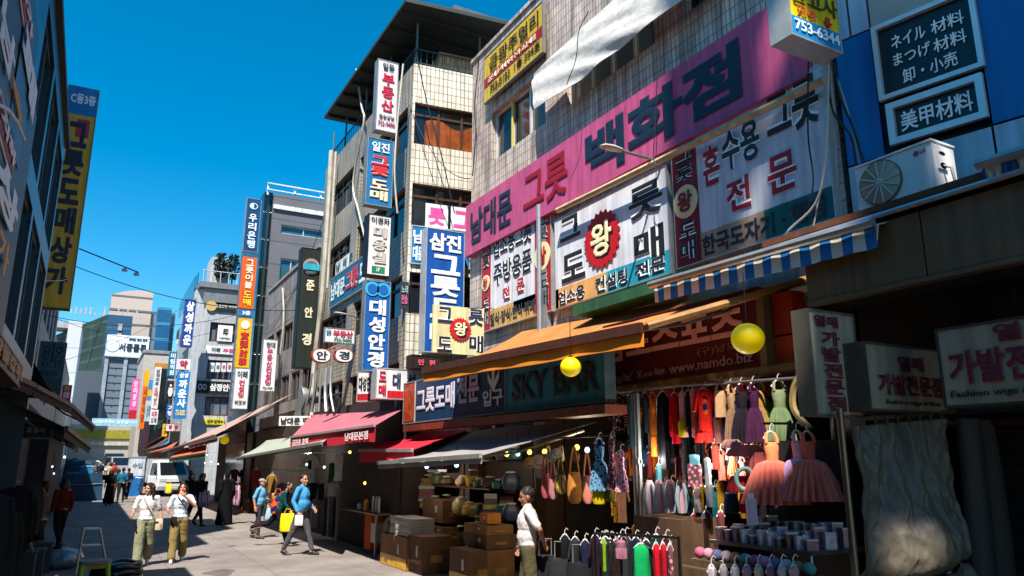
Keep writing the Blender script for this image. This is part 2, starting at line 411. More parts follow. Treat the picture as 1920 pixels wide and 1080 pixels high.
m = MB(); m.box(RA - RN * .05, RU * 5, Z1 * 14, -RN * 5); m.build('core', BLACKM, RB)
FRM = pm('aluminium_frame', 'cfcfcc', .4, metal=.4, var=.15)
def framed(q, texts, fo, nm, lab):
    b, W, Hh, u, n = rect(RP, q)
    t, g = sign(nm, lab, RP, q, '15161a', texts, depth=.03, frame=None, glossy=.3)
    m = MB()
    for o, a, c in ((b - u * fo - Z1 * fo, u * (W + 2 * fo), Z1 * fo), (b - u * fo + Z1 * Hh, u * (W + 2 * fo), Z1 * fo), (b - u * fo, u * fo, Z1 * Hh), (b + u * W, u * fo, Z1 * Hh)):
        m.box(o + n * .005, a, c, n * .06)
    m.build('frame', FRM, t); return t
wx = dict(wt=.012)
framed(((1645, 58), (1818, -8), (1836, 113), (1662, 190)), [('ネイル', .14, .16, .52, .36, 'f4f4f0', wx), ('材料', .58, .17, .92, .37, 'f4f4f0', wx), ('まつげ', .14, .43, .55, .62, 'f4f4f0', wx), ('材料', .58, .44, .92, .64, 'f4f4f0', wx), ('卸・小売', .22, .70, .80, .91, 'f4f4f0', wx)], .05, 'window_sign', 'black framed sign with three rows of white Japanese writing between blue panels')
framed(((1678, 212), (1830, 150), (1838, 205), (1686, 268)), [('美甲材料', .06, .16, .94, .84, 'f4f4f0', dict(wt=.018))], .07, 'window_sign', 'low wide black framed sign with four white characters above the air conditioner')
# ================================================================ tiled tower with roof terrace
TA = V((5.95, 15.5, 0)); TU = V((.992, -.125, 0)).normalized(); TN = V((TU.y, -TU.x, 0)); TP = ('P', TA, TN)
TW = thing('corner_tower', 'cream tiled corner building with a dark canopy roof over its open terrace', 'building', (7, 17, 0))
zz = [onP(772, y, TA, TN).z for y in (118, 190, 268, 342, 428, 510, 588, 660)]
print('tower z', [round(z, 2) for z in zz])
FW_, LW_ = 4.0, 7.8
rows = [(zz[2], zz[1]), (zz[4], zz[3]), (zz[6], zz[5])]
hf = [(.06, a, 3.7, c) for a, c in rows]; zt = zz[0]
wall(TA.copy(), TU, TN, FW_, zt, hf, .16).build('front_wall', TILE, TW)
LU, LN = V((0, -1, 0)), V((-1, 0, 0)); lb = V((5.95, 15.5 + LW_, 0))
hl = []
for a, c in rows + [(zz[7] - 1.4, zz[7] - .2)]: hl += [(.5, a, 3.2, c), (3.8, a, 7.5, c)]
wall(lb, LU, LN, LW_, zt, hl, .16).build('side_wall', TILEG, TW)
m = MB(); p = [TA + TU * .17 - TN * .17, TA + TU * FW_ - TN * .17, V((13, 23.3, 0)), V((6.12, 23.3, 0))]
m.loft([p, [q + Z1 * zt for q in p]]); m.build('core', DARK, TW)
CURT = pm('orange_curtain', '8a4418', .35, var=.6, scale=3.5, streak=.4)
for k, h in enumerate(hf):
    f = window(TW, TA.copy(), TU, TN, h, .16, '4f3a2c', 6, transom=.72, fw=.06)
    if k == 0:
        m = MB(); m.grid(lambda a, c: TA + TU * (.35 + 1.6 * a) + Z1 * (h[1] + .05 + .62 * c * (1 + .16 * math.sin(9 * a))) - TN * (.12 + .0 * a), 16, 4, thick=-TN * .008); m.build('curtain', CURT, f)
for h in hl: window(TW, lb, LU, LN, h, .16, '47403a', 4, transom=.7, fw=.06)
# terrace: back wall, railing, posts, canopy
m = MB(); m.box(TA + TU * 1.0 - TN * 1.3 + Z1 * zt, TU * 6, Z1 * 1.75, -TN * 5); m.build('penthouse', TILE, TW)
m = MB()
for k in range(24): m.box(TA + TU * (.03 + k * .15) - TN * .05 + Z1 * zt, TU * .015, Z1 * .42, -TN * .015)
m.box(TA + TU * .02 - TN * .045 + Z1 * (zt + .42), TU * 3.6, Z1 * .03, -TN * .03); m.box(TA + TU * .02 - TN * .045 + Z1 * (zt + .06), TU * 3.6, Z1 * .02, -TN * .03)
for k in range(40): m.bx(6.0, 15.7 + k * .18, zt, 6.015, 15.715 + k * .18, zt + .42)
m.bx(5.99, 15.6, zt + .42, 6.02, 23, zt + .45); m.build('railing', GREENM, TW)
ze = onX(755, 11, 5.5).z
m = MB()
for q in ((.1, .15), (1.75, .15), (3.4, .15)): o = TA + TU * q[0] - TN * q[1]; m.tube([o + Z1 * zt, o + Z1 * (ze - .05)], .03, 6)
for y in (17.5, 19.5, 21.5, 22.9): m.tube([(6.05, y, zt), (6.05, y, ze - .05)], .03, 6)
m.build('post', paint('4d6a68'), TW)
m = MB(); p = [V((5.5, 15.0, ze)), V((9.7, 14.45, ze)), V((9.7, 22.2, ze)), V((5.5, 22.2, ze))]
q = [V((5.75, 15.3, ze + .22)), V((9.6, 14.7, ze + .3)), V((9.6, 22, ze + .3)), V((5.75, 22, ze + .22))]
m.loft([p, [x + Z1 * .09 for x in p], q]); m.build('canopy_roof', pm('dark_roof', '25302f', .6, var=.3), TW)
m = MB()
for k in range(9): m.bx(5.55, 15.4 + k * .8, ze - .07, 9.2, 15.46 + k * .8, ze - .005)
m.build('rafter', pm('dark_rafter', '1f2a2a', .7), TW)
m = MB(); m.bx(6.9, 15.3, ze + .27, 9.6, 20, ze + .55); m.build('roof_curb', pm('grey_curb', '5d5f60', .7, var=.3), TW)
# small window posters on the tower front
m = MB(); h = hf[1]
for s0 in (.42, 1.05): m.box(TA + TU * s0 + Z1 * (h[1] + .08) - TN * .1, TU * .56, Z1 * .62, TN * .006)
pst = m.build('window_poster', sg('d7d9da'), TW)
for s0, c in ((.42, '룻'), (1.05, '그')):
    m = MB(); letter(m, c, TA + TU * (s0 + .07) + Z1 * (h[1] + .17) - TN * .093, TU, Z1, TN, .42, .44, .006, .05); m.build('poster_lettering', ink('d9468a'), TW)
# ================================================================ low grey building
LB = thing('low_building', 'low grey panelled building between the tiled tower and the slate grey block', 'building', (6, 27, 0))
lz = onX(560, 500, 5.95).z; b2 = V((5.95, 31.4, 0)); W2 = 31.4 - 23.45
hl2 = [(.4 + k * 1.55, z, 1.65 + k * 1.55, z + .95) for k in range(5) for z in (4.0, 5.9)]
wall(b2, LU, LN, W2, lz, hl2, .12).build('wall', pm('worn_panel', '8b8580', .6, var=.4, scale=1, streak=.5, brick=(1.2, 1.0, .02, '7d7772', '4b4642')), LB)
m = MB(); m.bx(6.1, 23.45, 0, 12, 31.38, lz - .02); m.bx(5.9, 23.45, lz, 6.3, 31.4, lz + .12); m.build('body', CONC, LB)
for h in hl2: window(LB, b2, LU, LN, h, .12, '6f625a', 2)
# ================================================================ slate grey modern block
gx = onY(511, 400, 33).x; gz = onY(515, 362, 33).z
GB = thing('modern_block', 'slate grey rendered block with white roof rail and dark glass side', 'building', (gx + 3, 35, 0))
gb = V((gx, 33, 0)); gu, gn = planeax(('Y', 33)); gp = ('Y', 33)
gh = [pxhole(gp, gb, gu, ((526, 427), (612, 427), (612, 443), (526, 443))), pxhole(gp, gb, gu, ((524, 486), (566, 486), (566, 530), (524, 530))), pxhole(gp, gb, gu, ((574, 486), (612, 486), (612, 530), (574, 530)))]
wall(gb, gu, gn, 6, gz, gh, .15).build('wall', pm('slate_render', '5f6066', .75, var=.18, scale=.6, brick=(6, 1.05, .02, '5b5c62', '3d3e42')), GB)
m = MB(); m.bx(gx + .02, 33.2, 0, gx + 6, 41, gz - .02); m.build('body', pm('slate_body', '55565b', .7), GB)
m = MB(); m.bx(gx - .35, 33.3, 0, gx + .01, 38, gz + .1); m.build('glass_side', pm('black_glass', '10191b', .12, spec=.7, var=.3, brick=(1, 1.3, .05, '13201f', '2b3b3c')), GB)
for h in gh: window(GB, gb, gu, gn, h, .15, 'c9d0cf', 2, GLASSB())
m = MB()
for z in (.12, .42): m.bx(gx - .3, 33.0, gz + z, gx + 5, 33.06, gz + z + .05)
for k in range(5): m.bx(gx - .3 + k * 1.2, 33.07, gz - .1, gx - .22 + k * 1.2, 33.14, gz + .46)
m.build('roof_rail', paint('d5d8d6'), GB); m = MB(); m.bx(gx, 32.9, gz - .75, gx + 6, 32.98, gz - .55); m.build('cornice_strip', paint('cfd0cf'), GB)
# ================================================================ pale corner block
cx0 = onY(374, 700, 49).x; cz = onY(400, 541, 49).z; cbp = ('Y', 49)
CB = thing('pale_block', 'pale grey corner block with a chamfered edge and rooftop plants', 'building', (cx0 + 3, 52, 0))
cb = V((cx0, 49, 0)); CW = 6.5
ch = [pxhole(cbp, cb, V((1, 0, 0)), q) for q in (box4(393, 606, 452, 642), box4(388, 676, 452, 712), box4(384, 744, 456, 780))]
wall(cb, V((1, 0, 0)), V((0, -1, 0)), CW, cz, ch, .25).build('wall', pm('pale_render', 'a9abad', .7, var=.2, scale=.5, streak=.25, brick=(1.6, .8, .015, 'a3a5a7', '8d8f91')), CB)
m = MB(); p = [V((cx0 + .26, 49.26, 0)), V((cx0 + CW, 49.26, 0)), V((cx0 + CW, 58, 0)), V((cx0 - .6, 58, 0)), V((cx0 - .6, 50, 0))]
m.loft([p, [q + Z1 * (cz - .05) for q in p]]); m.face([(cx0, 49, 0), (cx0, 49, cz), (cx0 - .6, 50, cz), (cx0 - .6, 50, 0)])
m.build('body', pm('pale_body', '9d9fa1', .7, var=.2, streak=.2), CB)
m = MB(); m.bx(cx0 - .5, 48.75, cz, cx0 + CW, 58, cz + .35); m.bx(cx0 - .2, 48.9, cz - 1.0, cx0 + CW, 48.99, cz - .3); m.build('cornice', pm('dark_cornice', '6a6d70', .6), CB)
for h in ch: window(CB, cb, V((1, 0, 0)), V((0, -1, 0)), h, .25, '6b3f2d', 5, pm('office_glass', '5e7180', .1, var=.5, scale=1.5), fw=.08)
m = MB()
for k in range(5): m.bx(cx0 - .62, 50.5, 3 + 2.3 * k, cx0 - .6, 57, 4.4 + 2.3 * k)
m.build('side_glass', GLASS(), CB)
m = MB()
for k in range(14): m.tube([(cx0 - .3 + k * .5, 48.9, cz + .35), (cx0 - .3 + k * .5, 48.9, cz + 1.1)], .03, 4)
m.tube([(cx0 - .4, 48.9, cz + 1.1), (cx0 + CW, 48.9, cz + 1.1)], .03, 4)
m.bx(cx0 + .2, 50, cz + .35, cx0 + 1.3, 52, cz + 2.3); m.bx(cx0 + 3.4, 50, cz + .35, cx0 + 6, 52, cz + 1.7); m.build('roof_shed', paint('aeb2b3'), CB)
LEAF = pm('dark_leaf', '1d2f1c', .6, var=.6, scale=3)
for k, px_ in enumerate((410, 434)):
    o = onY(px_, 535, 49.4); o.z = cz + .35
    t = thing('roof_plant', ('left one', 'right one')[k] + ' of two dark potted shrubs on the roof of the pale corner block', 'plant', o)
    m = MB(); m.tube([o, o + Z1 * .9], .05, 6); m.build('trunk', WOODD, t)
    m = MB(); rr = random.Random(k)
    for q in range(420):
        a = rr.uniform(0, 6.28); z = rr.uniform(.5, 2.1); r = .45 * (1 - abs(z - 1.3) / 1.3) ** .5 * rr.uniform(.3, 1)
        c = o + V((r * math.cos(a), r * math.sin(a), z)); e = V((rr.uniform(-1, 1), rr.uniform(-1, 1), rr.uniform(-1, 1))).normalized() * .12; f = e.cross(V((rr.uniform(-1, 1), rr.uniform(-1, 1), 1))).normalized() * .06
        m.face([c - e, c + f, c + e, c - f])
    m.build('crown', LEAF, t)
# ================================================================ further row on the right
def plainbox(name, label, x0, y0, x1, y1, h, mat, wins=None, gl=None):
    t = thing(name, label, 'building', ((x0 + x1) / 2, (y0 + y1) / 2, 0))
    m = MB(); m.bx(x0, y0, 0, x1, y1, h); m.build('wall', mat, t); m = MB(); m.bx(x0 - .1, y0 - .1, h, x1, y1, h + .3); m.build('parapet', CONC, t)
    return t
x = onY(352, 700, 62).x
t = plainbox('brown_block', 'brown grey block hung with stacked blue and black signs beyond the pale corner block', x, 60, x + 8, 76, onY(345, 585, 62).z - 2, pm('brown_render', '6d655f', .7, var=.4, streak=.4))
for k in range(5):
    for j in range(3):
        m = MB(); m.bx(x - .05, 61 + j * 5, 4 + k * 2.7, x - .003, 64.5 + j * 5, 5.5 + k * 2.7); m.build('window', GLASS(), t)
xw = onY(262, 700, 78).x
t = plainbox('white_top_block', 'cream block with an orange strip under its flat roof at the end of the row', xw + .2, 78, xw + 9, 88, onY(280, 662, 78).z, pm('cream_render', 'a8a199', .7, var=.2))
m = MB(); zt2 = onY(280, 680, 78).z; m.bx(xw + 1.2, 77.9, zt2 - .5, xw + 4, 77.99, zt2); m.build('orange_strip', paint('b9772b'), t)
m = MB(); m.bx(xw + 1.4, 77.9, 3, xw + 3.8, 77.98, zt2 - .6); m.build('window_band', GLASS(), t)
# ================================================================ distant buildings
def far(name, label, q, Y, D, mat, top_shift=0):
    b, W, Hh, u, n = rect(('Y', Y), q); Ht = b.z + Hh
    t = thing(name, label, 'building', (b.x + W / 2, Y + D / 2, 0))
    m = MB(); m.bx(b.x, Y, 0, b.x + W, Y + D, Ht); m.build('wall', mat, t); return t, b.x, W, Ht
t, x, W, Ht = far('office_block', 'grey office block with two columns of wide windows below a white billboard', box4(188, 670, 262, 862), 125, 22, pm('grey_office', '5f6c78', .6, var=.2, scale=.2))
fl = (Ht - 6) / 10
for k in range(10):
    for j, (a, c) in enumerate(((.04, .47), (.55, .97))):
        m = MB(); m.bx(x + W * a, 124.9, 6 + k * fl + .6, x + W * c, 124.99, 6 + (k + 1) * fl - .5); f = m.build('window', pm('far_pane', '1b262c', .5, var=.4, scale=.6), t)
        m = MB(); m.bx(x + W * (a + c) / 2 - .1, 124.8, 6 + k * fl + .6, x + W * (a + c) / 2 + .1, 124.89, 6 + (k + 1) * fl - .5); m.build('mullion', paint('7d868c'), f)
m = MB()
for j in (.0, .49, .98): m.bx(x + W * j - .2, 124.7, 3, x + W * j + .3, 124.98, Ht)
m.build('pilaster', paint('8b959f'), t); m = MB(); m.bx(x - 4.5, 128, 0, x - .01, 145, Ht - 2); m.build('wing', pm('wing_grey', '444f5a', .6, var=.15), t)
m = MB(); m.bx(x - .3, 124.6, Ht, x + W + .3, 147, Ht + .8); m.build('parapet', paint('9aa3ab'), t)
sign('billboard', 'white rooftop billboard with a ring emblem and black Korean lettering', ('Y', 124.5), box4(199, 629, 279, 670), 'd3dde2', [('서중물류', .3, .36, .95, .74, '16222c', dict(wt=.03, th=.1)), ('세계로 뻗는 물류', .5, .1, .95, .22, '2a5170', dict(th=.1))], [((.0, .95, 1, 1), 'a6c4d4')], depth=.8, frame=None, discs=[('emblem_ring', (.15, .52), .98, '7c95a4'), ('emblem_disc', (.15, .52), .84, 'd3dde2', dict(lift=.04))])
NET = pm('scaffold_net', '18302c', .8, var=.5, scale=.12, brick=(30, 2.2, .25, '1d332e', '2c4843')); NETB = pm('blue_net', '0f3f5c', .7, var=.45, scale=.15, brick=(9, 2.8, .12, '124868', '245a76'))
t, x, W, Ht = far('netted_building', 'building under construction wrapped in dark green and blue scaffold netting', box4(186, 590, 234, 862), 150, 18, NETB)
m = MB(); p = [(x, 150, 0), (x, 150, Ht), (x - 13, 190, Ht * .97), (x - 13, 190, 0)]; m.face(p); m.face([(x - 13, 190, 0), (x - 13, 190, Ht * .97), (x, 190, Ht * .97), (x, 190, 0)]); m.face([(x, 150, Ht), (x, 190, Ht * .97), (x - 13, 190, Ht * .97)])
m.build('net_side', NET, t)
m = MB(); rr = random.Random(3)
for k in range(16): xx = x - 6 + k * .75; q = MB(); q.bx(xx, 152, Ht, xx + .25, 152.3, Ht + rr.uniform(.4, 2)); q.build('scaffold_post', paint('a6a39e'), t)
m.bx(x - 9, 170, Ht, x - 3, 176, Ht + 1.2); m.build('roof_shed', paint('a6a39e'), t)
m = MB()
for z in (.86, .92): m.bx(x + W * .45, 149.8, Ht * z - .6, x + W * .62, 149.97, Ht * z + .6)
m.build('vent_panel', paint('a39a96'), t)
t, x, W, Ht = far('round_tower', 'tall pale stone tower with a rounded top behind the netted building', box4(190, 560, 270, 862), 200, 12, pm('far_stone', 'b0a196', .7, var=.1, brick=(90, 3.4, .3, 'a89a90', '5f5a58')))
m = MB(); pr = []
zt3 = onY(230, 549, 200).z
for k in range(13): a = k / 12; pr.append(V((x + W * a, 199.9, Ht - .2 + (zt3 - Ht + 1.2) * math.sin(math.pi * (.12 + a * .52)))))
p = [V((x, 199.9, Ht - 3))] + pr + [V((x + W, 199.9, Ht - 3))]; m.loft([p, [q + V((0, 12, 0)) for q in p]]); m.build('curved_crown', pm('far_stone', 'b3a59c'), t)
m = MB(); m.bx(x + W, 200, 0, x + W + 5.5, 212, zt3 - 4); m.build('dark_side', pm('far_dark', '23343a', .4, var=.2, brick=(30, 3.4, .35, '2a3d44', '4b5a60')), t)
t, x, W, Ht = far('glass_tower', 'blue glass office tower at the right of the pale stone tower', box4(281, 575, 308, 862), 185, 20, pm('far_blue', '124a70', .3, var=.3, scale=.1, spec=.5, brick=(40, 3.6, .35, '16557e', '35789a')))
x2 = onY(318, 700, 185).x; m = MB(); m.bx(x + W, 188, 0, x2, 205, onY(312, 602, 185).z); m.build('lower_wing', pm('far_blue', '1d6490'), t)
t, x, W, Ht = far('white_block', 'white block rising beyond the left awnings', box4(112, 601, 138, 862), 110, 14, pm('far_white', 'b9bcbf', .6, var=.1, brick=(9, 3.2, .06, 'b3b6b9', '8e9498')))
# overpass closing the street
t = thing('overpass', 'beige and olive elevated structure closing the far end of the street', 'bridge', (0, 116, 0))
a = onY(100, 838, 116); c = onY(275, 798, 116)
m = MB(); m.bx(-12, 116, 0, 16, 122, c.z); m.build('deck', pm('beige_deck', '9d968a', .7, var=.1, scale=.3), t)
m = MB(); m.bx(-12, 115.8, onY(180, 822, 116).z, 10, 115.98, onY(180, 806, 116).z); m.build('olive_band', paint('8d8420'), t)
m = MB(); m.bx(-12, 115.7, onY(180, 835, 116).z, 16, 115.95, onY(180, 828, 116).z); m.build('beige_beam', paint('b5ad9c'), t)
# ================================================================ left side of the street
LX = -0.8
lu, ln = planeax(('X', LX)); LH = onX(110, 90, LX).z
L1 = thing('glass_building', 'dark glazed shop front on the near left covered by a large graphic', 'building', (-4, 6, 0))
LB0 = V((LX, -2.5, 2.95)); LWd = 15.1
hh = [(10.3 + 1.6 * k, z, 11.7 + 1.6 * k, z + 1.4) for k in range(3) for z in (.3, 2.0)]
DCL = pm('dark_cladding', '2c3a42', .3, metal=.3, var=.3, scale=.7, brick=(1.2, 1.5, .02, '2a3740', '11181c'))
wall(LB0, lu, ln, LWd, LH - 2.95, hh, .1).build('wall', DCL, L1)
m = MB(); m.bx(-12, -2.48, 2.95, LX - .12, 12.58, LH - .02); m.bx(LX - .1, -2.48, LH, LX + .06, 12.6, LH + .08); m.bx(-12, 12.581, 0, LX, 12.6, LH - .01); m.build('body', pm('dark_body', '22282c', .5, var=.2), L1)
for h in hh: window(L1, LB0, lu, ln, h, .1, '39464c', 2, GLASSB())
L1b = thing('glazed_building', 'dark glazed building where the tall yellow sign hangs, with an added rooftop shade block', 'building', (-4, 19, 0))
LBX = -1.5; LHB = onX(112, 110, LBX).z; b = V((LBX, 14.4, 0)); LWb = 9.6
hh = [(.5 + 1.85 * k, z, 2.1 + 1.85 * k, z + 2.3) for z in (4.0, 7.0) for k in range(5)]
wall(b, lu, ln, LWb, LHB, hh, .1).build('wall', DCL, L1b)
m = MB(); m.bx(-12, 14.42, 0, LBX - .12, 23.98, LHB - .02); m.bx(LBX - .1, 14.4, LHB, LBX + .1, 24, LHB + .14); m.build('body', pm('dark_body', '22282c'), L1b)
m = MB(); m.bx(-12, 15.2, LHB, -2.62, 19.6, 17.2); m.build('roof_shade_block', pm('dark_body', '22282c'), L1b)  # hidden block added behind the roofline to widen the shade on the street
for h in hh: window(L1b, b, lu, ln, h, .1, '39464c', 2, GLASSB())
L2 = thing('left_far_building', 'low grey white building beyond the glazed one on the left', 'building', (-4, 32, 0))
b = V((-1.75, 24.1, 0)); hh = [(.6 + 2.2 * k, z, 2.2 + 2.2 * k, z + 1.6) for k in range(6) for z in (4.2, 6.6)]
wall(b, lu, ln, 14, 8.6, hh, .12).build('wall', pm('left_render', '9fa3a6', .6, var=.3, streak=.3), L2)
m = MB(); m.bx(-10, 24.12, 0, -1.9, 38, 8.58); m.build('body', CONC, L2)
m = MB(); m.bx(-1.74, 24.0, 0, -1.6, 38, 3.6); m.build('shop_front', DARK, L2)
for h in hh: window(L2, b, lu, ln, h, .12, '30363a', 2)
for i, (y0, y1, hgt, c) in enumerate(((40, 58, 7, '8d8a86'), (59, 80, 9, '77716c'), (81, 108, 8, '97938e'))):
    t = plainbox('left_row_building', ('greyish', 'brownish', 'pale')[i] + ' low building farther along the left kerb', -11, y0, -2.1, y1, hgt, paint(c))
    t['label'] = ('nearest grey', 'middle brown', 'farthest pale')[i] + ' low building in the row along the far left side'

# ================================================================ unseen wall added to shade the near right side, with holes for sun patches
TS = SUN_TAN = math.tan(SUN_EL); LD = V((SX, SY, 0)).normalized(); LE = V((LD.y, -LD.x, 0))
CP = V((7, 7.85, 0)) - LD * 20
def thole(*pts):
    q = [((p - CP).dot(LE), p.z + TS * (p - CP).dot(LD)) for p in map(V, pts)]
    return (min(a for a, _ in q), min(c for _, c in q), max(a for a, _ in q), max(c for _, c in q))
TB = thing('shade_caster', 'unseen wall added behind the viewer to shade the near right facades', 'building', CP)
th_ = [thole((5.55, 3.75, -.2), (6.05, 3.75, 1.5)), thole((5.84, 6.8, 3.74), (5.84, 4.05, 3.9)), thole((6.85, 5.75, 6.3), (6.85, 5.45, 7.6)), thole((6.9, 6.0, 4.9), (6.9, 6.25, 5.25)), thole((6.35, 3.5, 4.5), (6.62, 3.5, 5.0)), thole((5.3, 5.15, 1.55), (5.6, 4.75, 2.75))]  # openings shaped so sun patches land on chosen spots
th_ = [h for h in th_ if h[2] > 0]; th_ = [(max(h[0], .02), h[1], h[2], h[3]) for h in th_]
wall(CP.copy(), LE, LD, 4.2, 52, th_, .02).build('wall', CONC, TB)
# dark shop fronts at the foot of the tower
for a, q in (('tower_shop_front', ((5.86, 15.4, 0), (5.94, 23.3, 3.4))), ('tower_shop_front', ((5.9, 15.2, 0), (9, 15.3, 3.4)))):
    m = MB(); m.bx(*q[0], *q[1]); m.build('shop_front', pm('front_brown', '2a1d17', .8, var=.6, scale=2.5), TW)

t = thing('market_stall', 'dark stall front continuing along the left side past the canvas awnings', 'stall', (-1.6, 34, 0))
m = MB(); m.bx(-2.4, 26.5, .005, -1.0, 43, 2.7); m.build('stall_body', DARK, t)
m = MB(); m.box((-2.3, 26.3, 3.2), (1.75, 0, -.5), (0, 17, 0), (0, 0, .04)); m.build('canopy', pm('dark_canvas', '2a2521', .85, var=.35, scale=1.5), t)
# stains on the paving
rr = random.Random(8); m = MB()
STN = pm('old_stain', '5d554f', .7, var=.5, scale=3)
for k in range(26):
    c = V((rr.uniform(.5, 5.2), rr.uniform(9, 45), .0075 + .0001 * k)); r = rr.uniform(.05, .35); ph = rr.uniform(0, 6)
    p = [c + V((r * math.cos(a) * (1 + .35 * math.sin(3 * a + ph)), 1.6 * r * math.sin(a) * (1 + .3 * math.sin(2 * a + ph)), 0)) for a in [2 * math.pi * i / 16 for i in range(16)]]; m.face(p)
tag(m.build('paving_stains', STN), kind='structure')
m = MB(); p = [V((3.1, 10.5, .0112)), V((3.75, 10.5, .0112)), V((3.75, 11.2, .0112)), V((3.1, 11.2, .0112))]; m.face(p); m.bx(3.05, 10.45, .0075, 3.8, 11.25, .0105); tag(m.build('manhole_frame', pm('iron', '4a4745', .6, metal=.5, var=.4, wave=(.08, 0, '35322f'))), kind='structure')
# ================================================================ signs on the pink-sign building
def px_of(p):
    d = V(p) - O0; f = d.x * sY + d.y * cY; r = d.x * cY - d.y * sY; z = f * cP + d.z * sP; y = -f * sP + d.z * cP
    return (960 + F * r / z, 540 - F * y / z)
X7 = ('X', 6.9)
NAVY, RED, BLK, WHT, CRM = '10263a', 'a0122e', '1a1b20', 'e6e6e2', 'e9dfb0'
sign('shop_sign', 'long pink fascia sign with big navy and crimson Korean letters across the tiled building', ('X', 6.82), ((873, 383), (1452, 12), (1548, 132), (873, 477)), 'b9507a',
     [('남대문', .03, .18, .235, .84, NAVY, dict(wt=.03)), ('그릇', .285, .14, .455, .84, '8a0e26', dict(wt=.03)), ('백화점', .515, .14, .90, .86, NAVY, dict(wt=.04))], depth=.22, frame=None)
OL = dict(ol='f2f2ee', ow=.07, wt=.03)
KINGR = 'b3161d'
def king(parent, g, c, r, col=KINGR, ink_='e9dfb0', sp=22, sq=1):
    b, W, Hh, u, n = g
    disc(parent, 'red_burst' if sp else 'round_badge', b, u, n, W, Hh, c, r, col, .012, .012, sp, sq)
    for cc, wt, lf in (('141414', .05, .026), (ink_, .03, .034)):
        if cc == '141414' and not sp: continue
        m = MB(); k = .62 * r; letter(m, '왕', b + u * (W * c[0] - k + (.03 if wt > .04 else 0)) + Z1 * (Hh * (1 - c[1]) - k * sq - (.03 if wt > .04 else 0)) + n * lf, u, Z1, n, 2 * k, 2 * k * sq, .008, wt); m.build('emblem_lettering', ink(cc), parent)
REDB = 'a8161f'
t, g = sign('shop_sign', 'smallest of three white upper shop signs, edged by two red strips with cream badges', X7, ((903, 450), (1033, 385), (1033, 588), (905, 617)), 'd9d9dc',
    [('업소용그릇', .19, .06, .76, .27, '23262b', OL), ('주방용품', .2, .33, .76, .56, '23262b', OL), ('전', .34, .62, .45, .75, 'b01c2c', OL), ('문', .55, .59, .66, .73, 'b01c2c', OL), ('일식·양식·한식·뷔페', .15, .84, .8, .97, '2a3138', dict(wt=.03)),
     ('그릇', .02, .06, .125, .34, '1c1c20', dict(v=1, **OL)), ('도매', .02, .64, .125, .95, '1c1c20', dict(v=1, **OL)), ('그릇', .83, .04, .97, .33, '1c1c20', dict(v=1, **OL)), ('도매', .83, .62, .97, .95, '1c1c20', dict(v=1, **OL))],
    [((0, 0, .145, 1), REDB), ((.8, 0, 1, 1), REDB), ((.145, .8, .8, 1), 'c9a05a'), ((.5, .795, .8, .9), '2b9db5')], depth=.1)
king(t, g, (.073, .49), .17, 'e3d3a0', REDB, 0); king(t, g, (.9, .47), .27, 'e3d3a0', REDB, 0)
t, g = sign('shop_sign', 'white upper shop sign with a red burst emblem in its middle', X7, ((1041, 412), (1249, 312), (1257, 505), (1043, 584)), 'd6d7dc',
    [('그', .06, .03, .27, .29, '1e2126', OL), ('릇', .71, .08, .97, .4, '1e2126', OL), ('도', .07, .45, .31, .75, '1e2126', OL), ('매', .74, .52, .97, .82, '1e2126', OL), ('업소용', .03, .83, .3, .985, '20242a', OL), ('컨설팅', .4, .82, .68, .98, '20242a', OL), ('전문', .74, .82, .97, .97, '20242a', OL)],
    [((0, .79, .5, 1), 'd8a25e'), ((.5, .79, 1, 1), '2c9bb2'), ((0, .79, .03, 1), 'c03028')], depth=.12, frame='b5b6b6')
king(t, g, (.47, .44), .46)
t, g = sign('shop_sign', 'shaded upper shop sign with a maroon left strip, largest of the three white ones', X7, ((1258, 272), (1548, 118), (1556, 412), (1272, 502)), 'c3c3ca',
    [('혼', .24, .17, .36, .47, '97182c', OL), ('수용', .38, .12, .63, .42, '22333b', OL), ('그릇', .68, .02, .98, .36, '1d2126', OL), ('전', .39, .5, .55, .73, '97182c', OL), ('문', .66, .46, .83, .72, '97182c', OL), ('한국도자기 · 행남', .2, .83, .97, .98, '1f242a', dict(wt=.03)),
     ('그릇', .03, .06, .16, .36, '1c1c20', dict(v=1, **OL)), ('도매', .03, .66, .16, .97, '1c1c20', dict(v=1, **OL))],
    [((0, 0, .19, 1), '7c1421'), ((.19, .8, .62, 1), 'a68a72'), ((.62, .8, 1, 1), '0f5a5a')], depth=.12)
king(t, g, (.095, .51), .24, 'd8c48f', '7c1421', 0)
# trim beams between and below
for nm, lab, p0, p1, r, c in (('cable_duct', 'straight cream conduit running under the long pink sign', (1045, 395), (1545, 150), .05, 'b9a27c'),):
    pipe(nm, lab, [onX(*p0, 6.72), onX(*p1, 6.72)], r, paint(c), 'conduit')
m = MB(); a, c = onX(1083, 578, 6.6), onX(1255, 520, 6.6); m.bx(6.5, a.y, a.z - .14, 6.95, c.y, a.z + .02); tag(m.build('green_ledge', paint('2d5a3c'), None, loc=a), 'green painted ledge under the white sign with the burst emblem', 'ledge')
m = MB(); m.bx(6.88, 10.99, 4.2, 6.98, 11.2, 6.5); m.tube([(6.8, 11.1, 4.0), (6.8, 11.1, 6.6)], .045, 8); tag(m.build('drain_pipe', GALV, None, True, loc=(6.85, 11.1, 4)), 'grey vertical downpipe between two white upper signs', 'pipe')
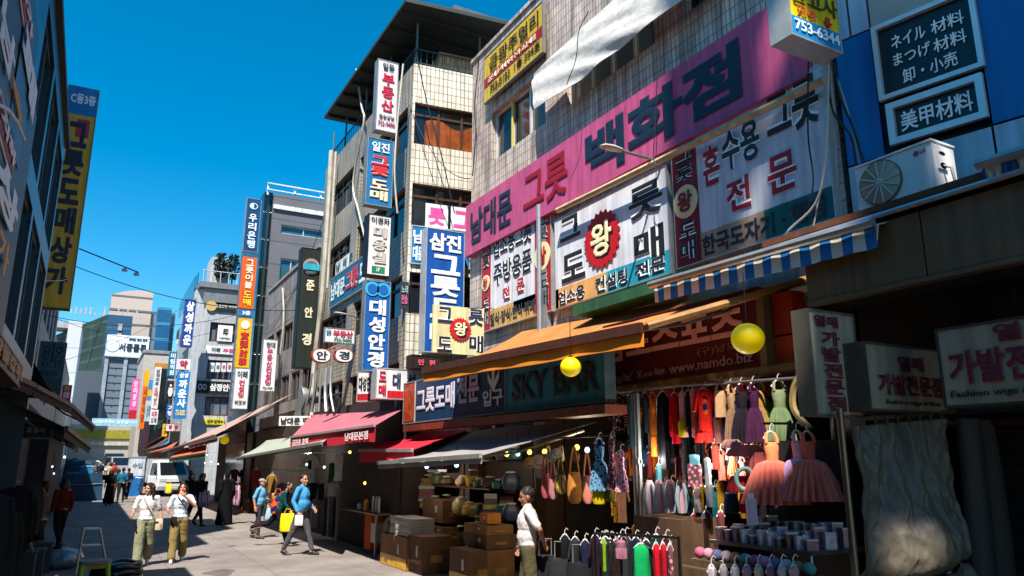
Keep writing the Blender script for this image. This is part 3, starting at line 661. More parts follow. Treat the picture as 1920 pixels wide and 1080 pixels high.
# yellow jewellery banner
t, g = sign('banner', 'yellow cloth banner with a red stripe high on the left end of the tiled building', ('X', 6.86), ((907, 105), (1017, 12), (1017, 97), (910, 192)), 'c9a82c',
    [('금광주얼리', .1, .1, .95, .42, '23201a', dict(wt=.015)), ('금은세공·액세서리·수리·고급·매입', .08, .52, .9, .64, 'e4d9b8', dict(wt=.02)), ('752-0103', .12, .74, .48, .92, '23201a', dict(wt=.02)), ('1층 304호', .56, .72, .97, .9, '23201a', dict(wt=.02))], [((0, .48, 1, .68), 'a01a22')], depth=.06, frame='8b8a86', cat='banner')
# drooping grey cloth over the windows
P = [(1000, 140, 1003, 205), (1060, 82, 1085, 150), (1105, 40, 1130, 112), (1150, 0, 1200, 58), (1215, -60, 1275, 0), (1290, -130, 1345, -60)]
tp = [onX(a, b_, 6.72) for a, b_, _, _ in P]; bt = [onX(c, d, 6.6) for _, _, c, d in P]
def cl(a, c):
    k = min(int(a * 5), 4); f = a * 5 - k; p = tp[k].lerp(tp[k + 1], f); q = bt[k].lerp(bt[k + 1], f)
    r = p.lerp(q, c); r.x += .045 * mnoise.noise(V((a * 5 - c * 4, c * 2.5, 1))) + .010 * math.sin(c * 13 - a * 22 + 3 * mnoise.noise(V((a * 3, c * 2, 5)))) - .035 * math.sin(c * math.pi); return r
m = MB(); m.grid(cl, 90, 26, thick=(.012, 0, 0)); tag(m.build('awning_cloth', cloth('c4c1bc', .4), None, True, loc=tp[2]), 'torn grey white cloth drooping in front of the upper windows', 'awning')
# ================================================================ hanging and projecting signs, right row
def perp(nm, lab, Y, q, face, texts, bands=(), depth=.22, frame='9a9b9b', **k):
    return sign(nm, lab, ('Y', Y), q, face, texts, bands, depth=depth, frame=frame, **k)
B = dict(v=1, wt=.04, pad=.12)
perp('hanging_sign', 'topmost white vertical sign on the tiled tower corner with crimson letters', 15.3, ((709, 113), (745, 118), (743, 248), (706, 243)), 'd8d6d4',
     [('일등', .2, .03, .82, .14, '22354a', dict(wt=.03)), ('부동산', .2, .17, .84, .74, 'b3123a', B), ('출장상담', .12, .78, .9, .84, '55585c', dict(wt=.03)), ('752-9400', .08, .87, .94, .94, '9a2b56', dict(wt=.03))])
perp('hanging_sign', 'blue vertical sign with red and cream letters second from the top on the tower corner', 15.3, ((690, 260), (736, 263), (734, 386), (687, 384)), '176a9c',
     [('일진', .14, .05, .86, .2, 'd6e2e2', dict(wt=.03)), ('그릇', .14, .25, .86, .57, 'c2262c', dict(v=1, wt=.05, ol='e6c8b8', ow=.08)), ('도매', .14, .61, .86, .94, 'dfc7a2', B)])
perp('hanging_sign', 'white vertical sign with a black frame and embossed pale letters below the blue one', 15.3, ((692, 403), (732, 406), (730, 517), (689, 514)), 'd9d8d2',
     [('이경자', .08, .03, .94, .14, '26282c', dict(wt=.03)), ('미용실', .18, .18, .84, .82, 'b4ada3', dict(v=1, wt=.03, ol='8a8279', ow=.07)), ('1F', .42, .885, .58, .95, 'd8e0d8')], [((.2, .86, .8, .97), '1f7a4c')], frame='2a2524', depth=.3)
t, g = perp('hanging_sign', 'tall blue vertical sign with white letters and teal spectacle drawing at its top', 15.25, ((684, 527), (730, 529), (727, 695), (683, 694)), '0b57a0',
     [('대성안경', .16, .2, .86, .98, 'e4e8e8', dict(v=1, wt=.04))])
for c in (.25, .72): disc(t, 'spectacle_ring', *[g[i] for i in (0, 3, 4, 1, 2)], (c, .09), .16, '2aa3c4', .012, .006); disc(t, 'spectacle_lens', *[g[i] for i in (0, 3, 4, 1, 2)], (c, .09), .11, '0b57a0', .02, .006)
perp('hanging_sign', 'widest blue sign with white letters, standing out beside the left end of the pink sign', 14.9, ((800, 431), (869, 434), (868, 662), (797, 660)), '0f4f9c',
     [('삼진', .05, .03, .92, .18, 'e4e8e8', dict(wt=.04)), ('그릇도', .12, .2, .9, .74, 'e4e8e8', dict(v=1, wt=.04)), ('매', .12, .76, .9, .95, 'e4e8e8', dict(wt=.04))], frame='c8ccd0', depth=.3)
t, g = perp('hanging_sign', 'tall dark green vertical sign with cream letters and a round emblem near its top', 23.42, ((567, 466), (604, 468), (590, 690), (553, 688)), '232a24',
     [('준', .3, .27, .72, .36, 'd5c8a8', dict(wt=.04)), ('안', .3, .5, .72, .59, 'd5c8a8', dict(wt=.04)), ('경', .26, .72, .74, .82, 'd5c8a8', dict(wt=.04))], frame='1a1f1b', depth=.4)
G5 = [g[i] for i in (0, 3, 4, 1, 2)]
disc(t, 'emblem', *G5, (.5, .155), .27, '9a8286', .012, .02); disc(t, 'emblem_core', *G5, (.5, .16), .21, '4c5a66', .034, .02)
plaque(t, 'emblem_band', G5[0], g[3], g[4], g[1], g[2], (.1, .135, .9, .185), '2aa2b4', .056, .02)
perp('hanging_sign', 'dark blue bank sign with a white swirl, topmost on its pole', 30.5, ((462, 372), (488, 374), (484, 472), (458, 471)), '0d3f6a', [('우리은행', .22, .28, .8, .95, 'd5e2ea', dict(v=1, wt=.03)), ('◐', .2, .08, .8, .2, 'b8dcec')])
perp('hanging_sign', 'orange vertical sign with pale and yellow letters above a small blue plate', 30.5, ((454, 482), (481, 482), (476, 579), (450, 578)), 'd95a10', [('그릇이불', .25, .04, .8, .62, 'ead8c0', dict(v=1, wt=.03)), ('도매', .25, .66, .8, .95, 'e3c42a', dict(v=1, wt=.03))], frame=None)
perp('floor_plate', 'small blue plate reading third floor between the orange and the yellow sign', 30.5, ((449, 581), (476, 581), (474, 593), (448, 593)), '2a6aa0', [('3층', .2, .15, .8, .85, 'dfe6ea', dict(wt=.03))], frame=None)
t, g = perp('hanging_sign', 'yellow vertical sign with red Chinese characters and a white shield', 30.5, ((447, 597), (473, 597), (467, 689), (442, 689)), 'e3a80c', [('實彈射擊', .2, .27, .82, .97, 'a81c1c', dict(v=1, wt=.04))], frame=None)
disc(t, 'shield', *[g[i] for i in (0, 3, 4, 1, 2)], (.5, .13), .17, 'ded8c8')
perp('hanging_sign', 'white vertical sign with a dark and a red word, lowest of the stacked signs', 30.5, ((441, 691), (467, 691), (463, 766), (437, 765)), 'd9d9d8', [('이래', .15, .06, .88, .24, '24354a', dict(wt=.03)), ('컨설팅', .3, .28, .72, .74, 'b52c44', dict(v=1, wt=.03)), ('이래 건물 임대', .1, .8, .9, .92, '3a3a3c', dict(wt=.03))], frame='b9babc')
perp('hanging_sign', 'white narrow sign with crimson vertical letters hung on the low grey building', 27.5, ((495, 637), (521, 637), (513, 733), (487, 732)), 'd6d5d6', [('현대', .2, .05, .85, .16, '4a4a50', dict(wt=.03)), ('부동산컨설팅', .3, .17, .72, .9, 'b23060', dict(v=1, wt=.03)), ('752-9400', .15, .92, .88, .97, '6a6a70')])
perp('hanging_sign', 'navy vertical sign with bold white letters on the left edge of the pale corner block', 47, ((346, 561), (367, 561), (361, 650), (341, 650)), '153f86', [('삼성까운', .15, .03, .88, .98, 'e0e4e8', dict(v=1, wt=.05))], frame=None, depth=.5)
perp('hanging_sign', 'square white pharmacy sign with one crimson syllable under the navy sign', 47, ((333, 673), (357, 673), (356, 693), (331, 693)), 'd8d2d2', [('약', .2, .12, .8, .88, 'a81844', dict(wt=.06))], frame=None, depth=.5)
perp('hanging_sign', 'bright blue vertical sign with white letters below the square pharmacy sign', 47, ((333, 696), (356, 697), (350, 785), (326, 784)), '1474b4', [('삼성', .15, .03, .85, .14, 'dfe6ea', dict(wt=.04)), ('까운사', .15, .17, .85, .78, 'e2e6e0', dict(v=1, wt=.05)), ('752-8282', .12, .82, .88, .94, 'd8c878', dict(wt=.03))], frame=None, depth=.5)
perp('hanging_sign', 'teal narrow sign with small white letters left of the square pharmacy sign', 58, ((318, 660), (332, 660), (329, 706), (314, 706)), '14607c', [('미림의원', .2, .05, .8, .95, 'cfe0e4', dict(v=1, wt=.03))], frame=None, depth=.5)
t, g = perp('hanging_sign', 'black square sign with a white figure below the teal sign', 58, ((313, 708), (329, 708), (327, 748), (310, 748)), '1c1c1e', [('PRIMA', .1, .06, .9, .16, 'c8c8c8', dict(wt=.02))], frame=None, depth=.5)
m = MB(); b, W, Hh, u, n = g; c = b + u * (W * .5) + n * .03; m.ball(c + Z1 * (Hh * .62), (W * .14, .02, W * .14)); m.loft([[c + u * (W * s * .26) + Z1 * (Hh * z) + n * d for s, d in ((-k, 0), (k, 0), (k, .03), (-k, .03))] for z, k in ((.12, .5), (.3, 1), (.52, .8))]); m.build('figure', ink('d8d8d8'), t)
perp('hanging_sign', 'pink vertical sign farthest down the right side of the street', 76, ((247, 710), (261, 710), (257, 786), (243, 786)), 'e0559c', [('만리장성', .25, .05, .75, .7, 'ecd6e2', dict(v=1, wt=.03))], [((0, .78, 1, 1), 'b01c24')], frame=None, depth=.5)
perp('hanging_sign', 'slender sign fading from yellow to orange next to the pink sign', 70, ((270, 694), (279, 694), (272, 804), (262, 804)), 'd8690c', [('시장식당', .2, .3, .8, .9, '7a2a0c', dict(v=1, wt=.03))], [((0, 0, 1, .28), 'dba20e')], frame=None, depth=.5)
perp('hanging_sign', 'white narrow sign with grey and red letters right of the orange one', 66, ((291, 688), (302, 688), (297, 766), (284, 766)), 'd4d2d0', [('남정의류', .2, .04, .8, .46, '54585e', dict(v=1, wt=.03)), ('도매상가', .2, .5, .8, .95, 'b04a40', dict(v=1, wt=.03))], frame=None, depth=.5)
perp('hanging_sign', 'small pale sign with blue stripe between the orange and the white narrow signs', 72, box4(277, 712, 285, 750), '2b86c0', [], [((0, .5, 1, .8), 'd8b428')], frame=None, depth=.4)
perp('hanging_sign', 'pale blue grey blank board below the small striped sign', 68, box4(272, 752, 284, 790), '9fb6c0', [('상회', .2, .2, .8, .8, '4a6470', dict(wt=.02))], frame=None, depth=.4)
perp('hanging_sign', 'small white board with one crimson syllable over the far awnings', 55, box4(311, 795, 327, 808), 'd8d0cf', [('약', .3, .1, .72, .9, 'a81844', dict(wt=.06))], frame='b0242c')
perp('hanging_sign', 'white cluster board with pink letters low among the far signs', 64, box4(281, 768, 296, 796), 'd8d4d4', [('의류', .15, .1, .85, .5, 'c04878', dict(wt=.03)), ('도매', .15, .55, .85, .92, '5a5a60', dict(wt=.03))], frame=None)
# facade signs on the pale corner block
C49 = ('Y', 48.9)
t, g = sign('facade_sign', 'black strip sign with a gold crest at the top of the pale corner block', C49, box4(392, 568, 450, 584), '202226', [('소울안경 아카데미', .22, .25, .97, .62, 'c8c8c4', dict(wt=.03))], depth=.15, frame=None)
disc(t, 'crest', *[g[i] for i in (0, 3, 4, 1, 2)], (.07, .5), .32, 'b59a5a', .02)
sign('window_poster', 'white poster with a black stamp in the upper window of the pale corner block', C49, box4(408, 610, 436, 640), 'd6d6d2', [('印', .35, .2, .7, .62, '202020', dict(wt=.05)), ('이래부동산', .15, .75, .88, .88, '404040')], depth=.05, frame=None, cat='poster')
sign('facade_sign', 'white strip sign with dark and pink letters between two windows of the pale corner block', C49, box4(386, 650, 452, 664), 'd3d3d0', [('이래', .16, .2, .4, .8, '28384a', dict(wt=.04)), ('부동산', .48, .2, .95, .8, 'b84878', dict(wt=.04))], depth=.15, frame=None)
for k in range(5): sign('window_poster', ('leftmost', 'second', 'middle', 'fourth', 'rightmost')[k] + ' white letter poster in the middle window row of the pale corner block', C49, box4(393 + k * 11, 680, 402 + k * 11, 697), 'd0d0ce', [('이래부동산'[k], .2, .25, .8, .75, ['2a7a80', '2a7a80', 'b04a70', 'b04a70', 'b04a70'][k], dict(wt=.04))], depth=.03, frame=None, cat='poster', group='letter posters in the pale block window')
sign('facade_sign', 'black optician strip with white letters across the pale corner block', C49, box4(368, 715, 442, 738), '1d1f22', [('삼정안경', .34, .2, .97, .8, 'd8d8d4', dict(wt=.04)), ('OO', .04, .25, .26, .75, 'c8c8c4')], depth=.3, frame=None)
sign('facade_sign', 'yellow strip sign low on the pale corner block', C49, box4(385, 785, 420, 796), 'c8bd10', [('만두·칼국수', .1, .2, .95, .8, '1c1c14', dict(wt=.03))], depth=.2, frame=None)
# ---- signs on the tiled tower sides
sign('facade_sign', 'teal blue sign with white and red letters on the shaded side of the tiled tower', ('X', 5.88), ((618, 525), (688, 478), (688, 532), (618, 580)), '1a5a7a', [('남대문', .05, .2, .45, .82, 'c9dbe0', dict(wt=.04)), ('그릇', .48, .15, .8, .85, 'b02838', dict(wt=.05, ol='d8c0b8', ow=.09)), ('도', .83, .2, .98, .82, 'c9dbe0', dict(wt=.04))], depth=.15)
for k, (x0, y0, x1, y1, s) in enumerate(((629, 490, 640, 512, '남'), (642, 480, 652, 503, '대'), (654, 470, 664, 494, '문'))):
    sign('window_poster', ('lower left', 'middle', 'upper right')[k] + ' white one-letter poster in the tower side window above the teal sign', ('X', 5.96), ((x0, y0 + 3), (x1, y0 - 3), (x1, y1 - 3), (x0, y1 + 3)), 'c9cccc', [(s, .2, .2, .8, .8, '2a5a6a', dict(wt=.04))], depth=.03, frame=None, cat='poster', group='window posters on the tower side')
TPS = ('P', TA + TN * .05, TN)
sign('facade_sign', 'sky blue sign half hidden behind the widest blue sign on the tower front', TPS, ((772, 423), (880, 436), (880, 502), (772, 494)), '1c6ea8', [('남', .02, .1, .2, .48, 'd4e2e6', dict(wt=.04)), ('대문', .02, .54, .2, .94, 'd4e2e6', dict(wt=.04))], depth=.18)
sign('window_poster', 'dark window poster with pink letters left of the widest blue sign', TPS, box4(751, 528, 766, 578), '2a3038', [('노래', .1, .15, .9, .45, '9ab0b4', dict(wt=.02)), ('연습', .1, .5, .9, .85, 'b8587c', dict(wt=.04))], depth=.06, frame=None, cat='poster')
sign('facade_sign', 'low dark sign box with two red syllables under the tower front', ('Y', 14.6), ((773, 668), (826, 668), (826, 690), (773, 690)), '2a2020', [('만', .2, .3, .42, .8, 'd05058', dict(wt=.04)), ('원', .58, .3, .8, .8, 'd05058', dict(wt=.04))], depth=.3, frame='3a2c28')
perp('hanging_sign', 'small white board with red letters above the spectacles sign', 19, ((610, 617), (664, 617), (664, 642), (609, 642)), 'dadad8', [('일등', .03, .1, .2, .5, '2a6a8a', dict(wt=.03)), ('부동산', .26, .1, .95, .58, 'b02848', dict(wt=.05)), ('752-9400', .3, .66, .92, .92, '2a6a6a', dict(wt=.03))], depth=.1)
# spectacles shaped sign
t = thing('spectacles_sign', 'hanging sign shaped like a pair of red rimmed spectacles', 'sign', onY(624, 668, 18.5))
for k, (c, s) in enumerate(((603, '안'), (645, '경'))):
    p = onY(c, 666, 18.5); m = MB(); N_ = 28; hw, hh_ = .25, .185
    def lens(f, z=0): return [p + V((math.copysign(abs(math.cos(a)) ** .75, math.cos(a)) * hw * f, -z, (math.copysign(abs(math.sin(a)) ** .8, math.sin(a))) * hh_ * f * (1.05 if math.sin(a) < 0 else .9))) for a in [2 * math.pi * i / N_ for i in range(N_)]]
    m.loft([lens(1.0, -.1), lens(1.0, .0)]); r = m.build('rim', paint('a03a22'), t); m = MB(); m.loft([lens(.86, 0.003), lens(.86, .02)]); l = m.build('lens', sg('dcdcd8'), t)
    m = MB(); letter(m, s, p + V((-.14, -.022, -.12)), V((1, 0, 0)), Z1, V((0, -1, 0)), .28, .22, .008, .035); m.build('lettering', ink('1c2a40'), l)
m = MB(); p = onY(624, 655, 18.5); m.tube([p + V((-.06, -.03, 0)), p + V((0, -.03, .05)), p + V((.06, -.03, 0))], .03, 8); m.build('bridge', paint('a03a22'), t)
# white corner light box
sign('light_box', 'white red footed light box with black squeezed letters, left of the corner pair', ('P', V((5.2, 16.2, 0)), V((-.75, -.66, 0)).normalized()), ((671, 702), (704, 694), (704, 750), (671, 752)), 'd2d0cc', [('대성안경', .06, .14, .95, .66, '24242a', dict(wt=.03))], [((0, .76, 1, 1), 'a01c24')], depth=.2)
sign('light_box', 'white light box reading in red and navy letters, right half of the corner pair', ('Y', 15.0), ((706, 696), (790, 691), (790, 745), (706, 750)), 'd9d8d2', [('도', .04, .08, .2, .44, 'b01c34', dict(wt=.04)), ('매', .04, .54, .2, .92, 'b01c34', dict(wt=.04)), ('대', .34, .12, .52, .66, '1c3450', dict(wt=.04)), ('성', .66, .12, .86, .66, '1c3450', dict(wt=.04))], [((.24, .74, 1, 1), 'b01c24')], depth=.3)
# cream cloth sign with burst emblem
t, g = perp('hanging_banner', 'cream cloth sign with a red burst emblem hanging left of the orange awning', 13.0, ((803, 580), (902, 569), (913, 650), (820, 680)), 'cfc898', [('그', .08, .04, .36, .36, '1e2a44', OL), ('릇', .68, .02, .98, .36, '1e2a44', OL), ('도', .08, .66, .36, .97, '1e2126', OL), ('매', .7, .58, .98, .92, '1e2126', OL)], depth=.05, frame=None, cat='banner')
king(t, g, (.52, .48), .22)
# teal and blue fascia signs under the orange awning
X62 = ('X', 5.75)
t, g = sign('fascia_sign', 'dark blue fascia sign with silver letters and a white down arrow under the orange awning', X62, ((757, 712), (946, 688), (948, 770), (757, 795)), '0d3252', [('그릇도매', .17, .2, .58, .8, 'c9c4cc', dict(wt=.035)), ('전문', .6, .12, .8, .72, 'b3a7ae', dict(wt=.035)), ('입구', .83, .52, .99, .86, 'c8c4ca', dict(wt=.03))], depth=.16, frame='a9a9a9')
b, W, Hh, u, n = g
plaque(t, 'flame_picture', b, u, n, W, Hh, (.01, .03, .14, .97), 'a8441a', mat=pm('flame_print', 'a8401a', .4, var=.7, scale=9)); plaque(t, 'divider', b, u, n, W, Hh, (.14, 0, .152, 1), 'c0c0c0')
m = MB(); o = b + u * (W * .915) + Z1 * (Hh * .62) + n * .012; q = [(-.05, .34), (.05, .34), (.05, .02), (.2, .17), (.2, .05), (0, -.16), (-.2, .05), (-.2, .17), (-.05, .02)]
p = [o + u * a + Z1 * c for a, c in q]; m.loft([p, [x + n * .008 for x in p]]); m.build('arrow', ink('ccd2d6'), t)
sign('fascia_sign', 'teal fascia sign with dark western style letters beside the blue one', X62, ((950, 684), (1132, 652), (1134, 757), (952, 768)), '2b7f92', [('SKY BAR', .06, .22, .97, .8, '1a2226', dict(wt=.045))], depth=.16, frame='6a8a90')
m = MB(); a, c = onX(760, 800, 5.65), onX(1140, 765, 5.65); m.bx(5.6, a.y, a.z - .1, 5.95, c.y, a.z + .02); tag(m.build('gutter', pm('rust_gutter', '6e3018', .6, var=.5, scale=3, streak=.3), None, loc=a), 'rusty orange gutter running below the blue and teal fascia signs', 'gutter')
# maroon sports sign
X62 = ('X', 6.4)
t, g = sign('fascia_sign', 'maroon fascia sign with large dusty pink letters above the hanging clothes', X62, ((1133, 604), (1418, 554), (1431, 690), (1134, 722)), '5a1018', [('남도스포츠', .0, .12, .93, .62, 'eaa89c', dict(wt=.04)), ('(구)남도사', .66, .64, .95, .76, '9a6258', dict(wt=.01)), ('www.namdo.biz', .48, .8, .96, .94, 'b58a88', dict(wt=.006)), ('X', .25, .82, .3, .95, 'a87878', dict(wt=.05)), ('BLUE', .305, .87, .365, .93, 'a87878', dict(wt=.03)), ('Alume', .38, .81, .45, .93, 'a87878')], depth=.15, frame='6a3a2a')
b, W, Hh, u, n = g
m = MB()
for cx_, poly in ((.045, [(-.1, .05), (.1, .05), (0, -.0), (.1, -.02), (-.1, -.09), (.02, -.02)]), (.12, [(-.1, .06), (-.03, -.02), (-.0, .03), (.03, -.02), (.1, .06), (.05, -.08), (-.05, -.08)]), (.19, [(-.1, .05), (0, .0), (.12, .09), (.02, -.03), (.1, -.07), (-.1, -.05)])):
    o = b + u * (W * cx_) + Z1 * (Hh * .11) + n * .01; p = [o + u * a + Z1 * c for a, c in poly]; m.loft([p, [x + n * .006 for x in p]])
m.build('maker_mark', ink('a87878'), t)
for i, (q, c) in enumerate((((1450, 545), (1482, 540), (1490, 600), (1455, 605)), 'b8280c'), ) if False else (): pass
ob = ('X', 6.42)
for i, (q, c, l) in enumerate(((((1447, 551), (1484, 545), (1489, 622), (1452, 630)), 'b02812', 'upper'), (((1453, 634), (1489, 626), (1494, 690), (1455, 694)), 'b8380e', 'lower'))):
    sign('wall_panel', l + ' glossy red orange panel right of the maroon sports sign', ob, q, c, (), depth=.2, frame=None, cat='panel', group='red orange panels')
m = MB(); a, c = onX(1422, 555, 6.35), onX(1446, 694, 6.35); m.bx(6.3, a.y, c.z, 6.5, c.y, a.z + .05); a2 = onX(1134, 726, 6.32); m.bx(6.28, a2.y, a2.z - .1, 6.55, 4.9, a2.z - .02); tag(m.build('trim_post', paint('7a5a34'), None, loc=a), 'tan trim post and rail framing the maroon sports sign', 'trim')
m = MB(); m.bx(6.5, a2.y, a2.z - .32, 6.56, 4.9, a2.z - .1); tag(m.build('red_board', paint('6a0f14'), None, loc=a2), 'dark red board behind the clothes hangers', 'board')
# wig shop signs
WIG = '6b1a26'
perp('hanging_sign', 'tall beige wig shop sign with maroon vertical letters beside the tarpaulin', 4.15, ((1514, 588), (1597, 588), (1616, 776), (1535, 778)), 'b0a086', [('열매', .08, .03, .62, .15, WIG, dict(wt=.03)), ('가발전문점', .2, .18, .62, .98, WIG, dict(v=1, wt=.035))], frame='8a7f6c', depth=.16)
t, g = perp('light_box', 'beige wig shop box sign with two rows of maroon letters, right of the tall one', 3.95, ((1626, 650), (1768, 656), (1770, 768), (1630, 770)), 'a39277', [('열매', .38, .14, .72, .38, WIG, dict(wt=.03)), ('가발전문점', .1, .44, .96, .78, WIG, dict(wt=.035)), ('Fashion wigs & Hair', .18, .85, .9, .94, '4a3236')], frame='6f6557', depth=.35)
t, g = sign('light_box', 'largest wig shop sign at the right picture edge, dim and cut off by the frame', ('X', 5.95), ((1764, 622), (1990, 585), (1990, 742), (1770, 766)), 'a39277', [('가발전문점', .07, .3, 1.3, .74, WIG, dict(wt=.035)), ('열매', .5, .02, 1.0, .25, WIG, dict(wt=.03)), ('Fashion wigs & Hair', .06, .82, .98, .93, '2e2428', dict(wt=.008))], frame='5a5046', depth=.3)
# yellow blue phone box sign
t, g = perp('light_box', 'yellow and blue light box with a telephone number projecting under the picture top', 4.45, ((1478, -60), (1567, -40), (1571, 90), (1482, 66)), 'e8c800', [('안고사', .02, .3, .98, .56, '3a3418', dict(wt=.015)), ('지하', .12, .58, .52, .72, 'd8541c', dict(wt=.02)), ('753-6344', .05, .78, .97, .94, 'e4ecee', dict(wt=.025))], [((0, .745, 1, 1), '1a86c0')], depth=.26, frame='c4c0b8', fw=.02)
b, W, Hh, u, n = g; m = MB(); o = b + u * (W * .75) + Z1 * (Hh * .34) + n * .012; q = [(-.03, .06), (.03, .06), (.03, 0), (.07, 0), (0, -.07), (-.07, 0), (-.03, 0)]; p = [o + u * a + Z1 * c for a, c in q]; m.loft([p, [x + n * .006 for x in p]]); m.build('arrow', ink('c8201c'), t)
# signs low in the middle
sign('shop_sign', 'white shop strip with black letters above the rose awning', ('P', V((5.6, 22, 0)), V((-.6, -.8, 0)).normalized()), ((523, 784), (607, 776), (607, 794), (523, 802)), 'cfcdc8', [('남대문 떡갈비', .04, .15, .97, .88, '1f1f22', dict(wt=.035))], depth=.1, frame=None)
sign('shop_sign', 'yellow shop board with dark letters in the gloom under the grey awning', ('X', 7.4), ((878, 852), (985, 838), (985, 862), (878, 868)), 'a08a18', [('액세서리 도매', .1, .2, .9, .8, '3a2a10', dict(wt=.03))], depth=.06, frame=None)
# ================================================================ left side signs
t, g = sign('hanging_sign', 'tall yellow sign with a blue head and dark letters projecting from the left glass building', ('Y', 20.5), ((123, 160), (181, 168), (134, 578), (76, 575)), 'd8a818', [('C동3층', .1, .03, .95, .08, 'e2e8ea', dict(wt=.04)), ('그릇도매상가', .14, .16, .84, .95, '231d30', dict(v=1, wt=.045, pad=.1))], [((0, 0, 1, .13), '1478b8')], frame='7a6a30', depth=.3)
plaque(t, 'red_mark', g[0], g[3], g[4], g[1], g[2], (.42, .15, .86, .235), 'b8203c', .006, .004)
LXP = ('X', -.74)
t, g = sign('shop_graphic', 'huge dark wall graphic with oversized white letters on the left glass building', LXP, ((-60, -120), (76, -60), (24, 690), (-30, 560)), '131d26', [], [], depth=.06, frame=None)
b, W, Hh, u, n = g
def gl(c, q, col, wt=.03, ol=None, nm='lettering'):
    bb, w_, h_, _, _ = rect(LXP, q)
    if ol: m = MB(); letter(m, c, bb + n * .012, u, Z1, n, w_, h_, .01, .08); m.build('letter_outline', ink(ol), t)
    m = MB(); letter(m, c, bb + n * .02, u, Z1, n, w_, h_, .01, wt); m.build(nm, ink(col), t)
gl('남', ((-10, -10), (26, 60), (18, 150), (-14, 100)), 'd3d9de', .04); gl('패', ((34, 50), (68, 130), (60, 215), (30, 150)), 'd3d9de', .05)
gl('숙', ((12, 150), (38, 190), (36, 228), (10, 185)), 'cc8a1c', .03); gl('상', ((-16, 270), (32, 350), (26, 440), (-20, 400)), 'd9dde0', .05); gl('가', ((-12, 420), (12, 450), (8, 520), (-16, 500)), 'cc8a1c', .03)
for q, s in ((((-10, 215), (27, 262), (25, 292), (-12, 262)), '지하'), (((24, -40), (62, 0), (60, 44), (24, 10)), '특가')):
    bb, w_, h_, _, _ = rect(LXP, q); m = MB(); m.box(bb - u * .06 - Z1 * .06 + n * .004, u * (w_ + .12), Z1 * (h_ + .12), n * .006); m.build('badge_edge', ink('c8b8bc'), t); m = MB(); m.box(bb - u * .03 - Z1 * .03 + n * .011, u * (w_ + .06), Z1 * (h_ + .06), n * .004); m.build('badge', ink('7c1230'), t); gl(s, q, 'e0d8da', .03)
for k, (q, c) in enumerate(((((-20, 60), (40, 110), (34, 215), (-24, 190)), '3a4045'), (((-30, 120), (10, 160), (8, 260), (-34, 240)), '5a5048'), (((20, 235), (40, 260), (36, 300), (18, 285)), '2a6a78'), (((40, -60), (74, -10), (40, 330), (20, 300)), '0d4560'))):
    bb, w_, h_, _, _ = rect(LXP, q); m = MB(); m.box(bb + n * (.002 + .002 * k), u * w_, Z1 * h_, n * .002); m.build('photo_print', pm('print%d' % k, c, .4, var=.8, scale=2.5 + k), t)
m = MB(); p = [onX(x, y, -.68) for x, y in ((-5, 195), (15, 205), (32, 228), (46, 262))]; m.tube(p, .012, 6); m.build('white_swoosh', ink('c6ccd0'), t)
t, g = sign('toilet_sign', 'dark teal toilet sign with line drawings of a man and a woman', ('Y', 21.5), ((71, 640), (124, 641), (115, 744), (66, 742)), '1d4956', [('TOILET', .12, .55, .8, .63, '10222a', dict(wt=.02))], [((0, .68, 1, 1), '143844')], depth=.2, frame=None)
b, W, Hh, u, n = g
m = MB()
for c, tri in ((.3, -1), (.75, 1)):
    o = b + u * (W * c) + Z1 * (Hh * .76) + n * .012; R = .065
    m.tube([o + Z1 * .12 + u * (R * math.cos(a)) + Z1 * (R * math.sin(a)) for a in [k * math.pi / 6 for k in range(13)]], .012, 5)
    m.tube([o + u * -.08 + Z1 * (.02 if tri < 0 else -.16), o + u * .08 + Z1 * (.02 if tri < 0 else -.16), o + Z1 * (-.16 if tri < 0 else .04), o + u * -.08 + Z1 * (.02 if tri < 0 else -.16)], .012, 5)
    for s in (-.04, .04): m.tube([o + u * s + Z1 * -.2, o + u * s + Z1 * -.3], .014, 5)
o = b + u * (W * .53) + Z1 * (Hh * .62) + n * .012; m.tube([o, o + Z1 * .5], .014, 5); m.build('pictogram', ink('0c1a20'), t)
sign('hanging_sign', 'small navy sign with pale letters framed in grey under the dark left awning', ('Y', 14.5), ((38, 791), (97, 791), (96, 821), (37, 820)), '10182a', [('효성사', .2, .3, .8, .72, '9ab0b8', dict(wt=.03))], depth=.12, frame='6a7478')
t, g = sign('hanging_sign', 'red sign with a yellow top seen past the left awnings', ('Y', 60), box4(116, 722, 133, 752), 'c01c34', [('김밥', .15, .42, .85, .8, 'e6d8dc', dict(wt=.04))], [((.25, .05, .75, .36), 'dc8a1c')], frame='c8b8bc', depth=.4)
sign('shop_sign', 'brown board with raised amber letters at the left picture edge', ('X', -.72), ((-30, 640), (44, 660), (40, 700), (-34, 690)), '38261a', [('만물잡화', .1, .1, .95, .8, 'a87c48', dict(wt=.03))], depth=.15, frame='57463a')
# banner across the far street
t, g = sign('street_banner', 'pale blue banner stretched across the far end of the street', ('Y', 72), box4(172, 785, 264, 799), '8fc0d2', [('남대문시장 축제', .05, .25, .45, .7, 'd6e8ec', dict(wt=.03)), ('환영합니다', .5, .25, .92, .7, 'd6e8ec', dict(wt=.03))], depth=.08, frame=None, cat='banner')

